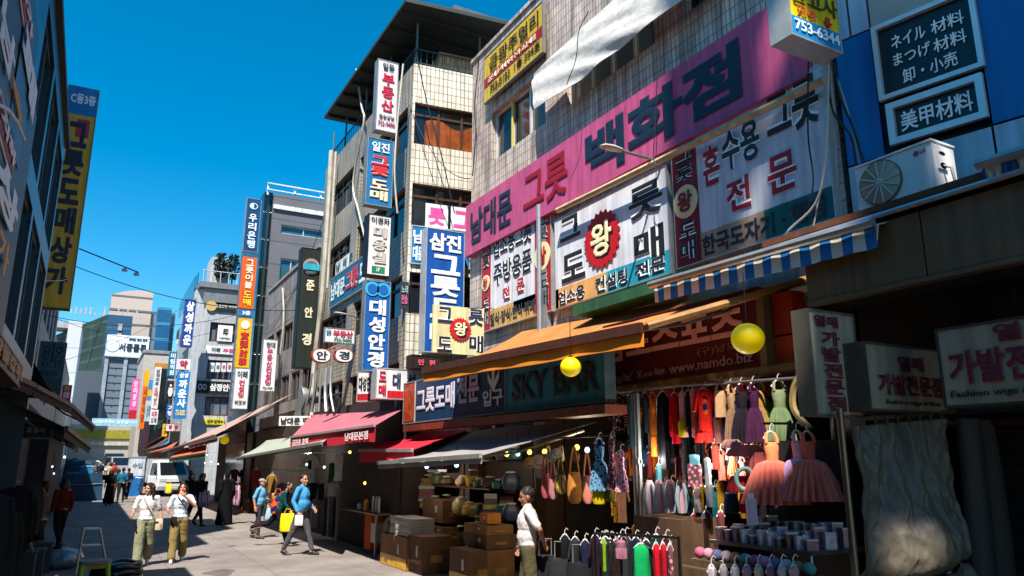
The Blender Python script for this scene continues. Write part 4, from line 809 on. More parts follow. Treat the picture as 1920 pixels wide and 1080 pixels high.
rr = random.Random(41)
for i, (w_, c, tc, l) in enumerate((('모자', 'b8202c', 'e0d8d0', 'small red board low on the far right row'), ('양말', 'd8d4cc', '1c4a8a', 'small white board with blue letters on the far right row'), ('가방', '1c5a9c', 'e0e4e0', 'small blue board on the far right row'), ('시계', 'd8a81c', '3a1c14', 'small yellow board on the far right row'), ('문구', '2a6a3c', 'e0e4d8', 'small green board on the far right row'), ('안경', 'd4d0cc', '8a2030', 'small pale board with red letters on the far right row'))):
    Y = 53 + i * 5.2; x = 5.0 + .25 * (i % 2); z = 3.9 + 1.3 * (i % 3) * .5
    a = px_of((x, Y, z + 1.0)); b_ = px_of((x + .8, Y, z))
    perp('hanging_sign', l, Y, box4(a[0], a[1], b_[0], b_[1]), c, [(w_, .12, .1, .88, .9, tc, dict(v=1, wt=.04))], frame=None, depth=.2)
# ================================================================ awnings
def awning(label, FL, FR, BR, BL, mat, val=0, vmat=None, bar='8d8d8b', sag=.05, text=None, barh=.05, stripe=None, name='awning', group=None, nu=24, scallop=0, arms=True):
    FL, FR, BR, BL = map(V, (FL, FR, BR, BL)); t = thing(name, label, 'awning', (BL + BR) / 2, group)
    def f(a, c):
        p = FL.lerp(FR, a).lerp(BL.lerp(BR, a), c); p.z -= sag * (1 - .95 * a ** 5) * (math.sin(math.pi * c) + .5 * math.sin(a * 21) * (1 - c) * .25 + .4 * mnoise.noise(V((a * 5, c * 3, FL.y)))); return p
    m = MB(); m.grid(f, nu, 8, thick=(0, 0, -.012)); m.build('canopy', mat, t, True, uvdir=(FR - FL).normalized())
    d = (FR - FL).normalized(); out = V((0, 0, 1)).cross(d).normalized()
    if out.dot((FL + FR) / 2 - (BL + BR) / 2) < 0: out = -out
    m = MB(); m.box(FL + out * .005 - Z1 * barh, FR - FL, Z1 * (barh + .012), out * .05); m.build('front_bar', bar if not isinstance(bar, str) else metal(bar, .5), t)
    if val:
        m = MB()
        def g(a, c):
            p = FL.lerp(FR, a) + out * (.012 + .006 * math.sin(a * 34) * c) - Z1 * (barh + .002 + c * val * (1 + .06 * math.sin(a * 13) + scallop * abs(math.sin(a * 40)))); return p
        m.grid(g, 60, 3, thick=out * -.008); m.build('valance', vmat or mat, t, True)
    if arms:
        for a in (.06, .94):
            m = MB(); p = BL.lerp(BR, a) - Z1 * .12; q = FL.lerp(FR, a) - Z1 * (barh * .5); mid = p.lerp(q, .55) + d * (.25 if a < .5 else -.25) - Z1 * .1
            m.tube([p, mid, q], .02, 6); m.build('arm', metal('6d6d6b', .5), t)
    if text:
        for s, a, c, col in text:
            m = MB(); L_ = (FR - FL).length; letter(m, s, FL + (FR - FL) * a + out * .055 - Z1 * (barh + val * .82), d, Z1, out, L_ * (c - a), val * .6, .006, .03); m.build('lettering', ink(col), t)
    return t
cl_o = pm('orange_canvas', 'b06c34', .9, var=.3, scale=2, streak=.2, bump=.3, bscale=7)
cl_ov = pm('orange_flap', 'dc7d14', .8, var=.12, scale=2)
cam_d = lambda p: (V(p) - O0).dot(V((sY * cP, cY * cP, sP)))
A1 = awning('large faded orange awning slanting out over the blue and teal fascia signs', onX(796, 690, 5), onX(1207, 607, 5), onX(1530, 515, 7), (6.9, 11.9, 4.35), cl_o, .14, cl_ov, paint('4a2a1c'), .13, barh=.1)
m = MB(); p, q = onX(1213, 611, 5.05), onX(1532, 518, 6.95); m.tube([p, p.lerp(q, .5) - Z1 * .01, q], .045, 8); o = m.build('side_rail', paint('9a6a34'), A1, True)
cl_g = pm('grey_canvas', '8b8580', .85, var=.25, scale=2, bump=.15, bscale=8)
awning('weathered grey awning spread over the cardboard boxes', onX(711, 866, 4.7), onX(905, 852, 4.7), onX(1120, 790, 6.3), onX(822, 812, 6.3), cl_g, .07, None, 'a8a4a0', .1)
awning('short bright red awning tucked beside the grey one', onX(676, 843, 5.0), onX(776, 842, 5.0), onX(884, 803, 6.3), onX(738, 814, 6.3), pm('red_canvas', 'b8102a', .8, var=.12), .2, None, 'b8aaa6', .05)
awning('dusty rose awning with a bright red lettered valance', onX(546, 819, 4.5), onX(705, 797, 4.5), onX(752, 769, 5.75), onX(582, 778, 5.75), pm('rose_canvas', '9c5560', .85, var=.2, bump=.1, bscale=8), .26, pm('red_flap', 'b01024', .8, var=.1), 'c0b4b0', .04, [('김진호 호떡', .06, .3, 'dfd0d0'), ('남대문본점', .74, .96, 'dfd0d0')], barh=.03)
awning('pale sage green awning below the rose one', onX(444, 858, 4.2), onX(606, 829, 4.2), onX(625, 812, 5.2), onX(500, 826, 5.2), pm('sage_canvas', '8b9182', .85, var=.22), .03, None, '9a9a92', .05)
awning('long beige pink awning stretching down the right side of the street', onX(300, 847, 4.1), onX(404, 815, 4.1), onX(548, 738, 5.75), onX(405, 802, 5.9), pm('beige_canvas', '9c8076', .85, var=.25, scale=1.2), .05, None, '8c7c74', .1)
awning('pinkish awning flap under the near end of the long beige awning', onX(355, 834, 4.0), onX(409, 819, 4.0), onX(440, 805, 5), onX(385, 815, 5), pm('pink_canvas', 'a06a66', .85, var=.2), .12, None, '8c7c74', .05, arms=False)
ST_O = pm('orange_striped', 'b8522c', .85, var=.15, wave=(.9, 0, 'c56a3e'))
awning('orange striped awning with a green edge near the white truck', onX(318, 859, 3.9), onX(386, 848, 3.9), onX(388, 830, 4.8), onX(335, 843, 4.9), ST_O, .16, paint('2a6a3c'), '6a5a50', .03)
awning('blue awning lying behind the orange striped one', onX(270, 845, 4.6), onX(312, 833, 4.6), onX(342, 815, 5.9), onX(305, 828, 5.9), pm('blue_canvas', '155a80', .8, var=.15), .05, None, '6a5a50', .03)
awning('rust coloured awning between the blue and the long beige awning', onX(277, 850, 4.2), onX(322, 840, 4.2), onX(345, 817, 5.6), onX(312, 833, 5.6), pm('rust_canvas', '9c4c34', .8, var=.2), .08, None, '6a5a50', .03)
awning('tan awning farthest down the right side of the street', onX(234, 841, 4.4), onX(262, 836, 4.4), onX(290, 820, 6), onX(262, 830, 6), pm('tan_canvas', '9a7a52', .8, var=.2), .05, None, '6a5a50', .03)
# striped blue white valances on the near canopy
STR = pm('blue_white_stripe', 'd2cec0', .8, var=.1, wave=(.235, 0, '1a6aae'))
def stripe(label, X, tl, tr, bl, br):
    p = [onX(*q, X) for q in (tl, tr, br, bl)]; t = thing('striped_awning', label, 'awning', p[0])
    m = MB()
    m.grid(lambda a, c: (p[0].lerp(p[1], a).lerp(p[3].lerp(p[2], a), c)) + V((.02 + .012 * math.sin(a * 60) * c, 0, 0)), 90, 6, thick=(.01, 0, 0)); m.build('valance', STR, t, True, uvdir=(0, 1, 0))
    m = MB(); m.grid(lambda a, c: p[0].lerp(p[1], a) + V((.75 * c + .012, 0, .22 * c)), 40, 3, thick=(0, 0, -.01)); m.build('canopy', STR, t, True, uvdir=(0, 1, 0))
    m = MB(); m.tube([p[0] + V((-.05, 0, .01)), p[1] + V((-.05, 0, .01))], .045, 8); m.build('front_bar', metal('b0b0ac'), t, True); return t
stripe('blue and white striped awning valance below the pink sign building', 5.85, (1224, 537), (1644, 419), (1226, 567), (1641, 463))
stripe('piece of blue and white striped valance at the right edge of the canopy', 5.9, (1838, 314), (1990, 268), (1843, 338), (1990, 292))
# canopy of the right hand building
CX = 6.0
a, c = onX(1480, 447, CX), onX(1990, 283, CX); fb = onX(1505, 577, CX).z
t = thing('shop_canopy', 'dark brown boxed canopy jutting out under the white air conditioner', 'canopy', (6.6, 2.6, a.z))
m = MB(); m.bx(CX - .06, c.y - 1, a.z - .03, 7.4, a.y + .3, a.z + .03); m.build('deck_board', pm('rusty_board', '6a3c22', .7, var=.5, scale=4), t)
m = MB(); m.tube([(CX - .1, c.y - 1, a.z - .08), (CX - .1, a.y + .3, a.z - .08)], .025, 8); m.build('edge_pipe', metal('c4c6c6', .3), t, True)
FAS = pm('brown_fascia', '6e563a', .45, var=.25, scale=1.2, streak=.25)
ys = [a.y - .15, 3.55, 2.35, 1.1, -.5]
for k in range(4):
    m = MB(); m.bx(CX, ys[k + 1] + .008, fb + .05, CX + .06, ys[k] - .008, a.z - .12); m.build('fascia_panel', FAS, t)
m = MB(); m.bx(CX - .012, -.5, fb, CX + .1, a.y - .15, fb + .045); m.build('lower_rail', FAS, t)
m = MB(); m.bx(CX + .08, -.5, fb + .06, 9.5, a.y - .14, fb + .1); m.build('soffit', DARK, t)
# metal shutters and back wall under it
t = thing('roller_shutter', 'dark ribbed roller shutter behind the wig shop signs', 'shutter', (7.3, 2.5, 0))
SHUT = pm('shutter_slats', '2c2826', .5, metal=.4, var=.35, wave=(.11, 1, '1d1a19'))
m = MB(); m.bx(7.2, -.5, 0, 7.25, 4.85, 2.3); m.build('slat_curtain', SHUT, t)
m = MB(); m.bx(7.18, -.5, 2.3, 7.3, 4.85, 2.36); m.bx(7.18, -.5, 1.45, 7.195, 2.6, 1.5); m.build('rail', paint('5a201c'), t)
q = [onX(*c_, 6.7) for c_ in ((1806, 530), (1893, 512), (1897, 606), (1768, 622))]
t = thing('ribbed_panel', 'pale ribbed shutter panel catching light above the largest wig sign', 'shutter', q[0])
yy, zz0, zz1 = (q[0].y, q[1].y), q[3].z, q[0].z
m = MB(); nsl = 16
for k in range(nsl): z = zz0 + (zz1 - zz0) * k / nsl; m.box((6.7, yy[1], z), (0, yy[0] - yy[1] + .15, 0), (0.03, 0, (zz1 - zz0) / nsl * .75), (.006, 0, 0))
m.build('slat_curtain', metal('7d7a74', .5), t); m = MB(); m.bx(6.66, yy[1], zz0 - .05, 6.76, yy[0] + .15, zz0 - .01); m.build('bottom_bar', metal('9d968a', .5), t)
m = MB(); m.bx(6.8, -.5, 2.4, 6.84, 4.8, fb + .05); tag(m.build('dark_board', DARK, None, loc=(6.8, 2, 2.4)), 'black board wall above the roller shutter under the canopy', 'board')
# ================================================================ air conditioner
AX = 6.3
b, W, Hh, u, n = rect(('X', AX), ((1603, 317), (1744, 265), (1758, 350), (1610, 398)))
D_ = .34
t = thing('air_conditioner', 'white outdoor air conditioner unit with a round fan grille on the canopy edge', 'air conditioner', b + u * (W / 2) - n * (D_ / 2))
WHP = pm('white_enamel', 'e4dfd8', .35, var=.15, scale=3, streak=.12)
m = MB(); m.box(b - n * D_, u * W, Z1 * Hh, n * D_); m.build('casing', WHP, t)
m = MB(); m.box(b + u * -.01 - n * (D_ + .01) + Z1 * (Hh + .001), u * (W + .02), Z1 * .02, n * (D_ + .025)); m.build('lid', WHP, t)
fc = b + u * (W * .34) + Z1 * (Hh * .49) + n * .004; R = Hh * .47
m = MB(); m.lathe(fc - n * .003, [(R, 0), (R, .004)], 32, n); m.build('fan_opening', pm('fan_dark', '5c4d3e', .6, var=.2), t)
m = MB(); m.lathe(fc, [(R * 1.04, 0), (R * 1.04, .02), (R * .99, .02), (R * .99, 0)], 36, n, caps=False); m.build('grille_rim', pm('grille_brown', '70584a', .5), t, True)
GR = pm('grille_cream', 'd2c5ac', .4, var=.1)
m = MB()
for k in range(12):
    a_ = k * math.pi / 6 + .1; d = u * math.cos(a_) + Z1 * math.sin(a_); s_ = n.cross(d)
    m.box(fc + d * (R * .16) - s_ * .007 + n * .022, d * (R * .84), s_ * .014, n * .006)
for k in range(22):
    rr_ = R * (.2 + .78 * k / 21); P_ = [fc + (u * math.cos(x) + Z1 * math.sin(x)) * rr_ + n * .018 for x in [2 * math.pi * i / 30 for i in range(31)]]; m.tube(P_, .003, 3)
m.build('fan_grille', GR, t); m = MB(); m.lathe(fc + n * .015, [(R * .18, 0), (R * .18, .012), (R * .12, .02)], 20, n); m.build('fan_hub', pm('hub', 'c8bfae', .4), t, True)
m = MB(); letter(m, 'LG', b + u * (W * .86) + Z1 * (Hh * .8) + n * .004, u, Z1, n, W * .07, Hh * .09, .003, .04); m.build('lettering', ink('5a5a5c'), t)
m = MB(); m.lathe(b + u * (W * .81) + Z1 * (Hh * .84) + n * .002, [(Hh * .06, 0), (Hh * .06, .003)], 20, n); m.build('logo_disc', ink('b04060'), t)
so_ = b + u * W - n * D_; sn = u
m = MB(); m.box(so_ + n * (D_ * .45) + Z1 * (Hh * .42) + sn * .002, n * (D_ * .4), Z1 * (Hh * .5), sn * .015); m.build('service_cover', WHP, t)
m = MB(); m.ball(so_ + n * (D_ * .65) + Z1 * (Hh * .77) + sn * .018, (.05, .006, .018)); m.ball(so_ + n * (D_ * .65) + Z1 * (Hh * .5) + sn * .018, (.05, .006, .03)); m.build('vent', BLACKM, t)
m = MB()
for k in (.12, .82): m.box(b + u * (W * k) - n * D_ - Z1 * .045, u * .05, Z1 * .044, n * D_)
m.build('foot', GALV, t)
m = MB(); p = so_ + n * (D_ * .65) + Z1 * (Hh * .5) + sn * .02; m.tube([p, p + sn * .06 - Z1 * .04, p + sn * .09 - Z1 * .3, p + sn * .02 - Z1 * .34 + n * -.1], .012, 6); m.build('hose', paint('b7b2a8'), t, True)
# ================================================================ street lamp arms
def lamp(label, base, knee, head, hd, name='street_lamp'):
    t = thing(name, label, 'lamp', base); m = MB(); m.tube([base, knee, head], [.025, .025, .022], 8); m.build('arm', metal('8b8b88', .45), t, True)
    d = (V(head) - V(knee)).normalized(); m = MB(); s = V((0, 0, 1)).cross(d).normalized(); c = V(head)
    m.loft([[c + d * (x * hd) + s * (w_ * hd * q0) + Z1 * (h_ * hd * q1) for q0, q1 in ((-1, 0), (-.7, .8), (0, 1), (.7, .8), (1, 0), (0, -.35))] for x, w_, h_ in ((-.1, .05, .05), (.15, .2, .1), (.6, .26, .14), (1, .22, .1), (1.15, .08, .04))]); m.build('lamp_head', pm('lamp_shell', '9a978f', .4, var=.2), t, True)
    m = MB(); m.ball(c + d * (.6 * hd) - Z1 * (.03 * hd), (.3 * hd, .2 * hd, .05 * hd), rot=d.to_track_quat('X', 'Z').to_matrix()); m.build('lens', pm('lamp_glass', 'c8c4b4', .2), t, True); return t
bs = onX(1250, 322, 6.98); kn = onY(1242, 303, bs.y); lamp('grey street lamp on a thin arm in front of the long pink sign', bs, kn, onY(1168, 284, bs.y), .34)
bs = onX(672, 600, 5.95); lamp('small street lamp above the spectacles sign by the tower', bs, onY(662, 592, bs.y), onY(650, 590, bs.y), .3)
t = thing('arm_lamp', 'long thin arm with two small spot lamps reaching out from the yellow left sign', 'lamp', onY(148, 466, 20.4))
m = MB(); a = onY(148, 466, 20.4); c = onY(260, 511, 20.4); m.tube([a, c], .016, 6); m.build('arm', BLACKM, t)
for q in ((234, 504), (256, 512)):
    p = onY(*q, 20.4); m = MB(); m.loft([m.ring(p + Z1 * z, (0, 0, 1), r, 10) for z, r in ((.02, .02), (0, .05), (-.06, .075))]); m.build('spot_head', sg('c8cccc'), t, True)
# ================================================================ bulbs and yellow lanterns
BULB_W = pm('bulb_white', 'cfe8ff', .3, var=0, emit=1.3); BULB_Y = pm('bulb_yellow', 'ffd860', .3, var=0, emit=1.2); BULB_C = pm('bulb_cyan', 'b8e4f0', .3, var=0, emit=1.0)
def bulb(label, p, r=.05, mat=None, group=None, cord=.25):
    p = V(p); t = thing('hanging_bulb', label, 'bulb', p + Z1 * (r * 1.6 + .06), group)
    m = MB(); m.lathe(p, [(.001, -r), (r * .6, -r * .85), (r, -.1 * r), (r * .85, .5 * r), (r * .45, 1.1 * r)], 12); m.build('glass_bulb', mat or BULB_W, t, True)
    m = MB(); m.lathe(p + Z1 * (1.05 * r), [(r * .5, 0), (r * .5, r * .7), (r * .2, r * 1.1)], 10); m.build('socket', BLACKM, t, True)
    m = MB(); m.tube([p + Z1 * (2 * r), p + Z1 * (2 * r + cord)], .006, 4); m.build('cord', BLACKM, t)
GW = 'white bulbs under the grey awning'; GY = 'warm bulbs over the bags'
for i, (x, y) in enumerate(((755, 871), (766, 868), (793, 867), (800, 875), (828, 868), (856, 872))):
    bulb(('leftmost', 'second', 'third', 'fourth and lowest', 'fifth', 'rightmost')[i] + ' of the six white bulbs under the grey awning', onX(x, y, 5.5), .04, BULB_W, GW)
for i, (x, y, mt, l) in enumerate(((950, 852, BULB_Y, 'leftmost warm yellow bulb over the hanging bags'), (971, 851, BULB_C, 'cool bulb between two yellow ones over the hanging bags'), (993, 848, BULB_Y, 'second warm yellow bulb above the straw hats'), (1021, 847, BULB_Y, 'dimmer bulb above the small purses'), (1082, 839, BULB_Y, 'small yellow bulb over the big orange straw bag'), (1101, 844, BULB_C, 'large cool white bulb beside the navy floral dress'))):
    bulb(l, onX(x, y, 5.7), .036, mt, GY)
for x, y, X, mt, l in ((575, 871, 5.0, BULB_C, 'pale bulb in front of the hanging white printed shirt'), (608, 876, 5.0, BULB_C, 'pale bulb left of the green shirt'), (656, 848, 5.2, BULB_Y, 'small yellow bulb under the rose awning'), (684, 906, 5.6, BULB_Y, 'yellow bulb hanging beside the stacked cartons'), (388, 853, 4.4, BULB_C, 'cyan tinted bulb at the end of the orange striped awning'), (384, 868, 5, BULB_W, 'white bulb under the long beige awning, nearest the truck'), (396, 866, 5, BULB_W, 'white bulb under the long beige awning, middle of three'), (409, 870, 5, BULB_W, 'white bulb under the long beige awning, farthest right'), (1211, 872, 6.6, BULB_W, 'downlight above the fins display'), (1334, 874, 6.6, BULB_W, 'downlight right of the fins display'), (98, 875, -.6, BULB_W, 'upper white lamp in the dark left stall'), (101, 888, -.6, BULB_W, 'lower white lamp in the dark left stall'), (121, 857, -.3, BULB_W, 'small lamp deep under the left awning')):
    bulb(l, onX(x, y, X), .02 if x < 140 else .034, mt)
LANT = pm('yellow_lantern', 'e0c400', .45, var=.08, scale=2, emit=.14)
for x, y, X, r, l in ((1070, 688, 4.95, .118, 'round yellow lantern hanging under the orange awning over the teal sign'), (1402, 635, 5.3, .145, 'largest round yellow lantern in front of the maroon sports sign'), (421, 825, 4.6, .16, 'far small yellow lantern at the end of the beige awning')):
    p = onX(x, y, X); t = thing('round_lantern', l, 'lantern', p + Z1 * r)
    m = MB(); m.lathe(p, [(max(.01, r * 1.05 * math.cos(a) * (1 + .012 * (k % 2))), r * math.sin(a)) for k, a in enumerate([math.pi * (q / 28 - .5) for q in range(29)])], 28); m.build('shade', LANT, t, 'all'); m = MB(); m.lathe(p + Z1 * (r * .98), [(r * .2, 0), (r * .2, .02)], 12); m.build('cap', BLACKM, t); m = MB(); m.tube([p + Z1 * (r + .01), p + Z1 * (r + .5)], .006, 4); m.build('cord', BLACKM, t)
# ================================================================ cables, pipes
WC = paint('b5aea0'); BC = pm('black_cable', '141416', .6, var=0)
def cab(label, pts, X, r, mat, nm='cable', plane='X'):
    P = [(onX(a, c, X) if plane == 'X' else onY(a, c, X)) for a, c in pts]; pipe(nm, label, P, r, mat, 'cable')
cab('pale cable bundle dropping from the yellow and blue light box', ((1553, 110), (1552, 200), (1548, 300), (1530, 380), (1480, 430), (1452, 465)), 6.5, .014, WC)
cab('thin pale cable fanning left of the main bundle', ((1550, 250), (1546, 310), (1530, 400), (1520, 450)), 6.55, .009, WC)
cab('pale cable running straight down beside the blue panel', ((1556, 115), (1566, 250), (1572, 400)), 6.6, .012, WC)
cab('pale cable slanting across the blue panel', ((1556, 110), (1590, 210), (1612, 310)), 6.62, .009, WC)
cab('black cable looping across the blue panel', ((1560, 100), (1575, 180), (1600, 240), (1618, 300)), 6.6, .014, BC)
cab('second black cable looping lower on the blue panel', ((1552, 150), (1562, 210), (1595, 255), (1605, 310)), 6.58, .012, BC)
cab('black cable dropping over the shaded white shop sign', ((1516, 100), (1515, 250), (1525, 330), (1520, 380)), 6.55, .01, BC)
cab('thin cable hanging from the pink sign by the lamp', ((1232, 148), (1228, 240), (1226, 300), (1240, 315)), 6.6, .008, BC)
cab('white conduit running down the tower edge past the hanging signs', ((668, 130), (678, 200), (682, 230), (662, 340), (672, 395), (690, 470)), 5.8, .03, WC)
cab('second white conduit on the tower edge', ((756, 120), (748, 200), (742, 270), (740, 330), (745, 400)), 15.2, .022, WC, plane='Y')
cab('dark cable hanging diagonally across the tower front', ((782, 105), (800, 190), (830, 300), (852, 400)), 15.0, .014, BC, plane='Y')
cab('dark cable along the left end of the tiled building', ((898, 112), (890, 200), (892, 250), (886, 330)), 6.9, .014, BC)
cab('wire crossing the grey white cloth', ((1104, 20), (1085, 60), (1080, 110), (1062, 160)), 6.3, .008, BC)
pipe('drain_pipe', 'thick pale downpipe on the far corner of the tower', [onX(622, 283, 5.85), onX(614, 420, 5.85), onX(604, 560, 5.85), onX(588, 700, 5.85), onX(585, 790, 5.85)], .09, WC)
pipe('drain_pipe', 'thinner downpipe beside the thick one on the tower', [onX(630, 285, 5.8), onX(622, 420, 5.8), onX(618, 470, 5.8), onX(614, 540, 5.8)], .045, WC)
cab('bent tan pipe in front of the red orange panels', ((1502, 600), (1502, 690), (1488, 730), (1490, 770), (1520, 805)), 6.1, .035, paint('9a8452'), 'pipe')
cab('white conduit on the low grey building', ((530, 540), (532, 600), (524, 680), (520, 740)), 5.85, .035, WC)
for k in range(5): cab(('first', 'second', 'third', 'fourth', 'fifth')[k] + ' grey duct in the tangle under the spectacles sign, counted from the left', ((585 + 9 * k, 700 - 3 * k), (580 + 10 * k, 735), (570 + 14 * k, 772)), 5.6, .03 + .02 * (k % 2), GALV, 'duct')
t = thing('wall_fan', 'metal wall fan box with a grey cowl in the tangle under the spectacles sign', 'vent', onX(565, 745, 5.5))
m = MB(); p = onX(565, 745, 5.5); m.lathe(p, [(.32, 0), (.3, .1), (.12, .35), (.12, .7)], 14, (1, 0, .1)); m.build('cowl', GALV, t, True); m = MB(); m.lathe(p - V((.02, 0, 0)), [(.34, 0), (.34, .03), (.3, .03)], 14, (1, 0, .1)); m.build('rim', GALV, t, True)
cab('overhead wire crossing from the left glass building toward the far row', ((10, 527), (110, 527), (130, 520)), 15, .008, BC, plane='Y')
cab('sagging wire under the yellow sign', ((880, 578), (930, 580), (950, 600), (948, 620)), 13, .008, BC, plane='Y')
# ================================================================ left dark awnings
cl_d = pm('dark_canvas', '2a2521', .85, var=.35, scale=1.5)
LP_ = [onZ(175, 800, 2.78), onZ(132, 760, 2.95), onZ(62, 722, 3.0), onZ(0, 694, 3.0)]
DK = [cl_d, pm('dark_canvas_b', '29231f', .85, var=.3), pm('dark_canvas_c', '2d2620', .85, var=.3)]
for k, l in enumerate(('long dark canvas awning on the left ending beside the bright street', 'middle dark canvas awning on the left above the small navy sign', 'nearest dark canvas awning at the left picture edge')):
    q0, q1 = LP_[k + 1], LP_[k]; xb = min(q0.x, q1.x) - .9
    awning(l, (q1.x, q1.y - .15, q1.z), (q0.x, q0.y, q0.z), (xb, q0.y, 3.7), (xb, q1.y - .15, 3.7), DK[k], .1, None, '4a4340', .08)
a_, b_ = onZ(168, 838, 2.3), onZ(120, 800, 2.45)
awning('lower brown awning slung under the long dark one on the left', a_, b_, (b_.x - .9, b_.y, 2.9), (b_.x - .9, a_.y, 2.9), DK[2], .1, None, '4a4340', .06)
t = thing('canvas_screen', 'dark grey canvas flap hanging slantwise beside the toilet sign', 'awning', (-1.2, 19, 4))
m = MB(); q = [onY(45, 678, 19), onY(64, 680, 19), onY(100, 745, 19), onY(40, 745, 19)]; m.grid(lambda a, c: q[0].lerp(q[1], a).lerp(q[3].lerp(q[2], a), c) + V((0, .3 * math.sin(a * 3), 0)), 10, 10, thick=(0, .01, 0)); m.build('canopy', cl_d, t, True)

# light given off by the lit bulbs over the stalls
for i, (x, y, z, e, c) in enumerate(((5.6, 13.6, 1.95, 9, (1, .9, .75)), (5.9, 16.5, 2.0, 8, (1, .9, .75)), (5.9, 10.2, 2.05, 9, (1, .8, .5)), (6.2, 8.9, 2.1, 6, (1, .85, .6)), (6.1, 7.2, 2.0, 10, (1, .93, .84)), (6.1, 6.2, 2.0, 10, (1, .93, .84)), (5.2, 21, 2.1, 8, (1, .92, .8)), (5.0, 27.5, 2.2, 10, (1, .85, .65)), (5, 36, 2.3, 10, (1, .85, .65)))):
    l = bpy.data.lights.new('bulb_glow', 'POINT'); l.energy = e * 1.5; l.color = c; l.shadow_soft_size = .05
    o = bpy.data.objects.new('bulb_glow', l); COL.objects.link(o); o.location = (x, y, z)

for l, xf, y0, y1, z0, c, xb in (('faded orange awning on the right just past the pale corner block', 4.5, 59, 66, 2.6, 'a8562c', 5.9), ('brown awning on the right before the cream block', 4.6, 67, 74, 2.9, '6a4a34', 6.1), ('dull red awning on the right by the cream block', 4.5, 75.5, 82, 3.2, '7c2a26', 6.1), ('grey awning on the right at the pale corner block', 4.4, 49.5, 56, 2.5, '7a7570', 5.7), ('tan awning on the far left side of the street', -.6, 45, 55, 2.6, '7a6448', -2.0), ('dark green awning on the far left beyond the tan one', -.6, 57, 68, 2.8, '28402f', -2.0)):
    awning(l, (xf, y1, z0), (xf, y0, z0), (xb, y0, z0 + 1), (xb, y1, z0 + 1), pm('far_canvas_' + c, c, .85, var=.25), .25, None, '6a5a50', .05)
# ================================================================ hanging goods
CU, CN = V((cY, -sY, 0)), V((-sY, -cY, 0))      # picture-right and toward-the-viewer directions on the ground plan
HANG = pm('hanger_white', 'c9c2ba', .5, var=.05)
def fit(q, X):
    x0, y0, x1, y1 = q; P = onX((x0 + x1) / 2, y0, X); Q = onX((x0 + x1) / 2, y1, X); s = cam_d(P) / F
    return P, (x1 - x0) * s, abs(P.z - Q.z)
def rg(c, hw, th, k=0, amp=0, ph=0, n=22, U=None, N=None):
    U = U or CU; N = N or CN
    return [c + U * (hw * math.cos(a) * (1 + amp * math.sin(k * a + ph))) + N * (th * math.sin(a) * (1 + 1.5 * amp * math.sin(k * a + ph))) for a in [2 * math.pi * i / n for i in range(n)]]
def hanger(t, P, w, U=CU):
    m = MB(); m.tube([P - U * w * .42 - Z1 * .05, P - U * w * .1 + Z1 * .015, P + U * w * .1 + Z1 * .015, P + U * w * .42 - Z1 * .05], .009, 5); m.tube([P + Z1 * .015, P + Z1 * .06, P + Z1 * .09 + U * .02, P + Z1 * .07 + U * .04], .005, 4); m.build('hanger', HANG, t, True)
def pat(name, c1, c2, sc=9, kind='v'):
    """printed cloth: coloured cells of two colours"""
    if name in MATS: return MATS[name]
    m = pm(name, c1, .85, var=0, spec=.1); N = m.node_tree.nodes; L = m.node_tree.links.new; b = N['Principled BSDF']
    tc = N.new('ShaderNodeTexCoord'); vo = N.new('ShaderNodeTexVoronoi'); vo.inputs['Scale'].default_value = sc; L(tc.outputs['Object'], vo.inputs['Vector'])
    rp = N.new('ShaderNodeValToRGB'); rp.color_ramp.interpolation = 'CONSTANT'; rp.color_ramp.elements[0].color = lin(c1); rp.color_ramp.elements[1].color = lin(c2); rp.color_ramp.elements[1].position = .38 if kind == 'v' else .5
    if kind == 'rainbow':
        for p, c in ((.2, '1c1c40'), (.55, 'c8501c'), (.75, '2a6a50'), (.9, 'c8b070')): e = rp.color_ramp.elements.new(p); e.color = lin(c)
        L(vo.outputs['Color'], rp.inputs[0])
    else: L(vo.outputs['Distance'], rp.inputs[0])
    L(rp.outputs[0], b.inputs['Base Color']); return m
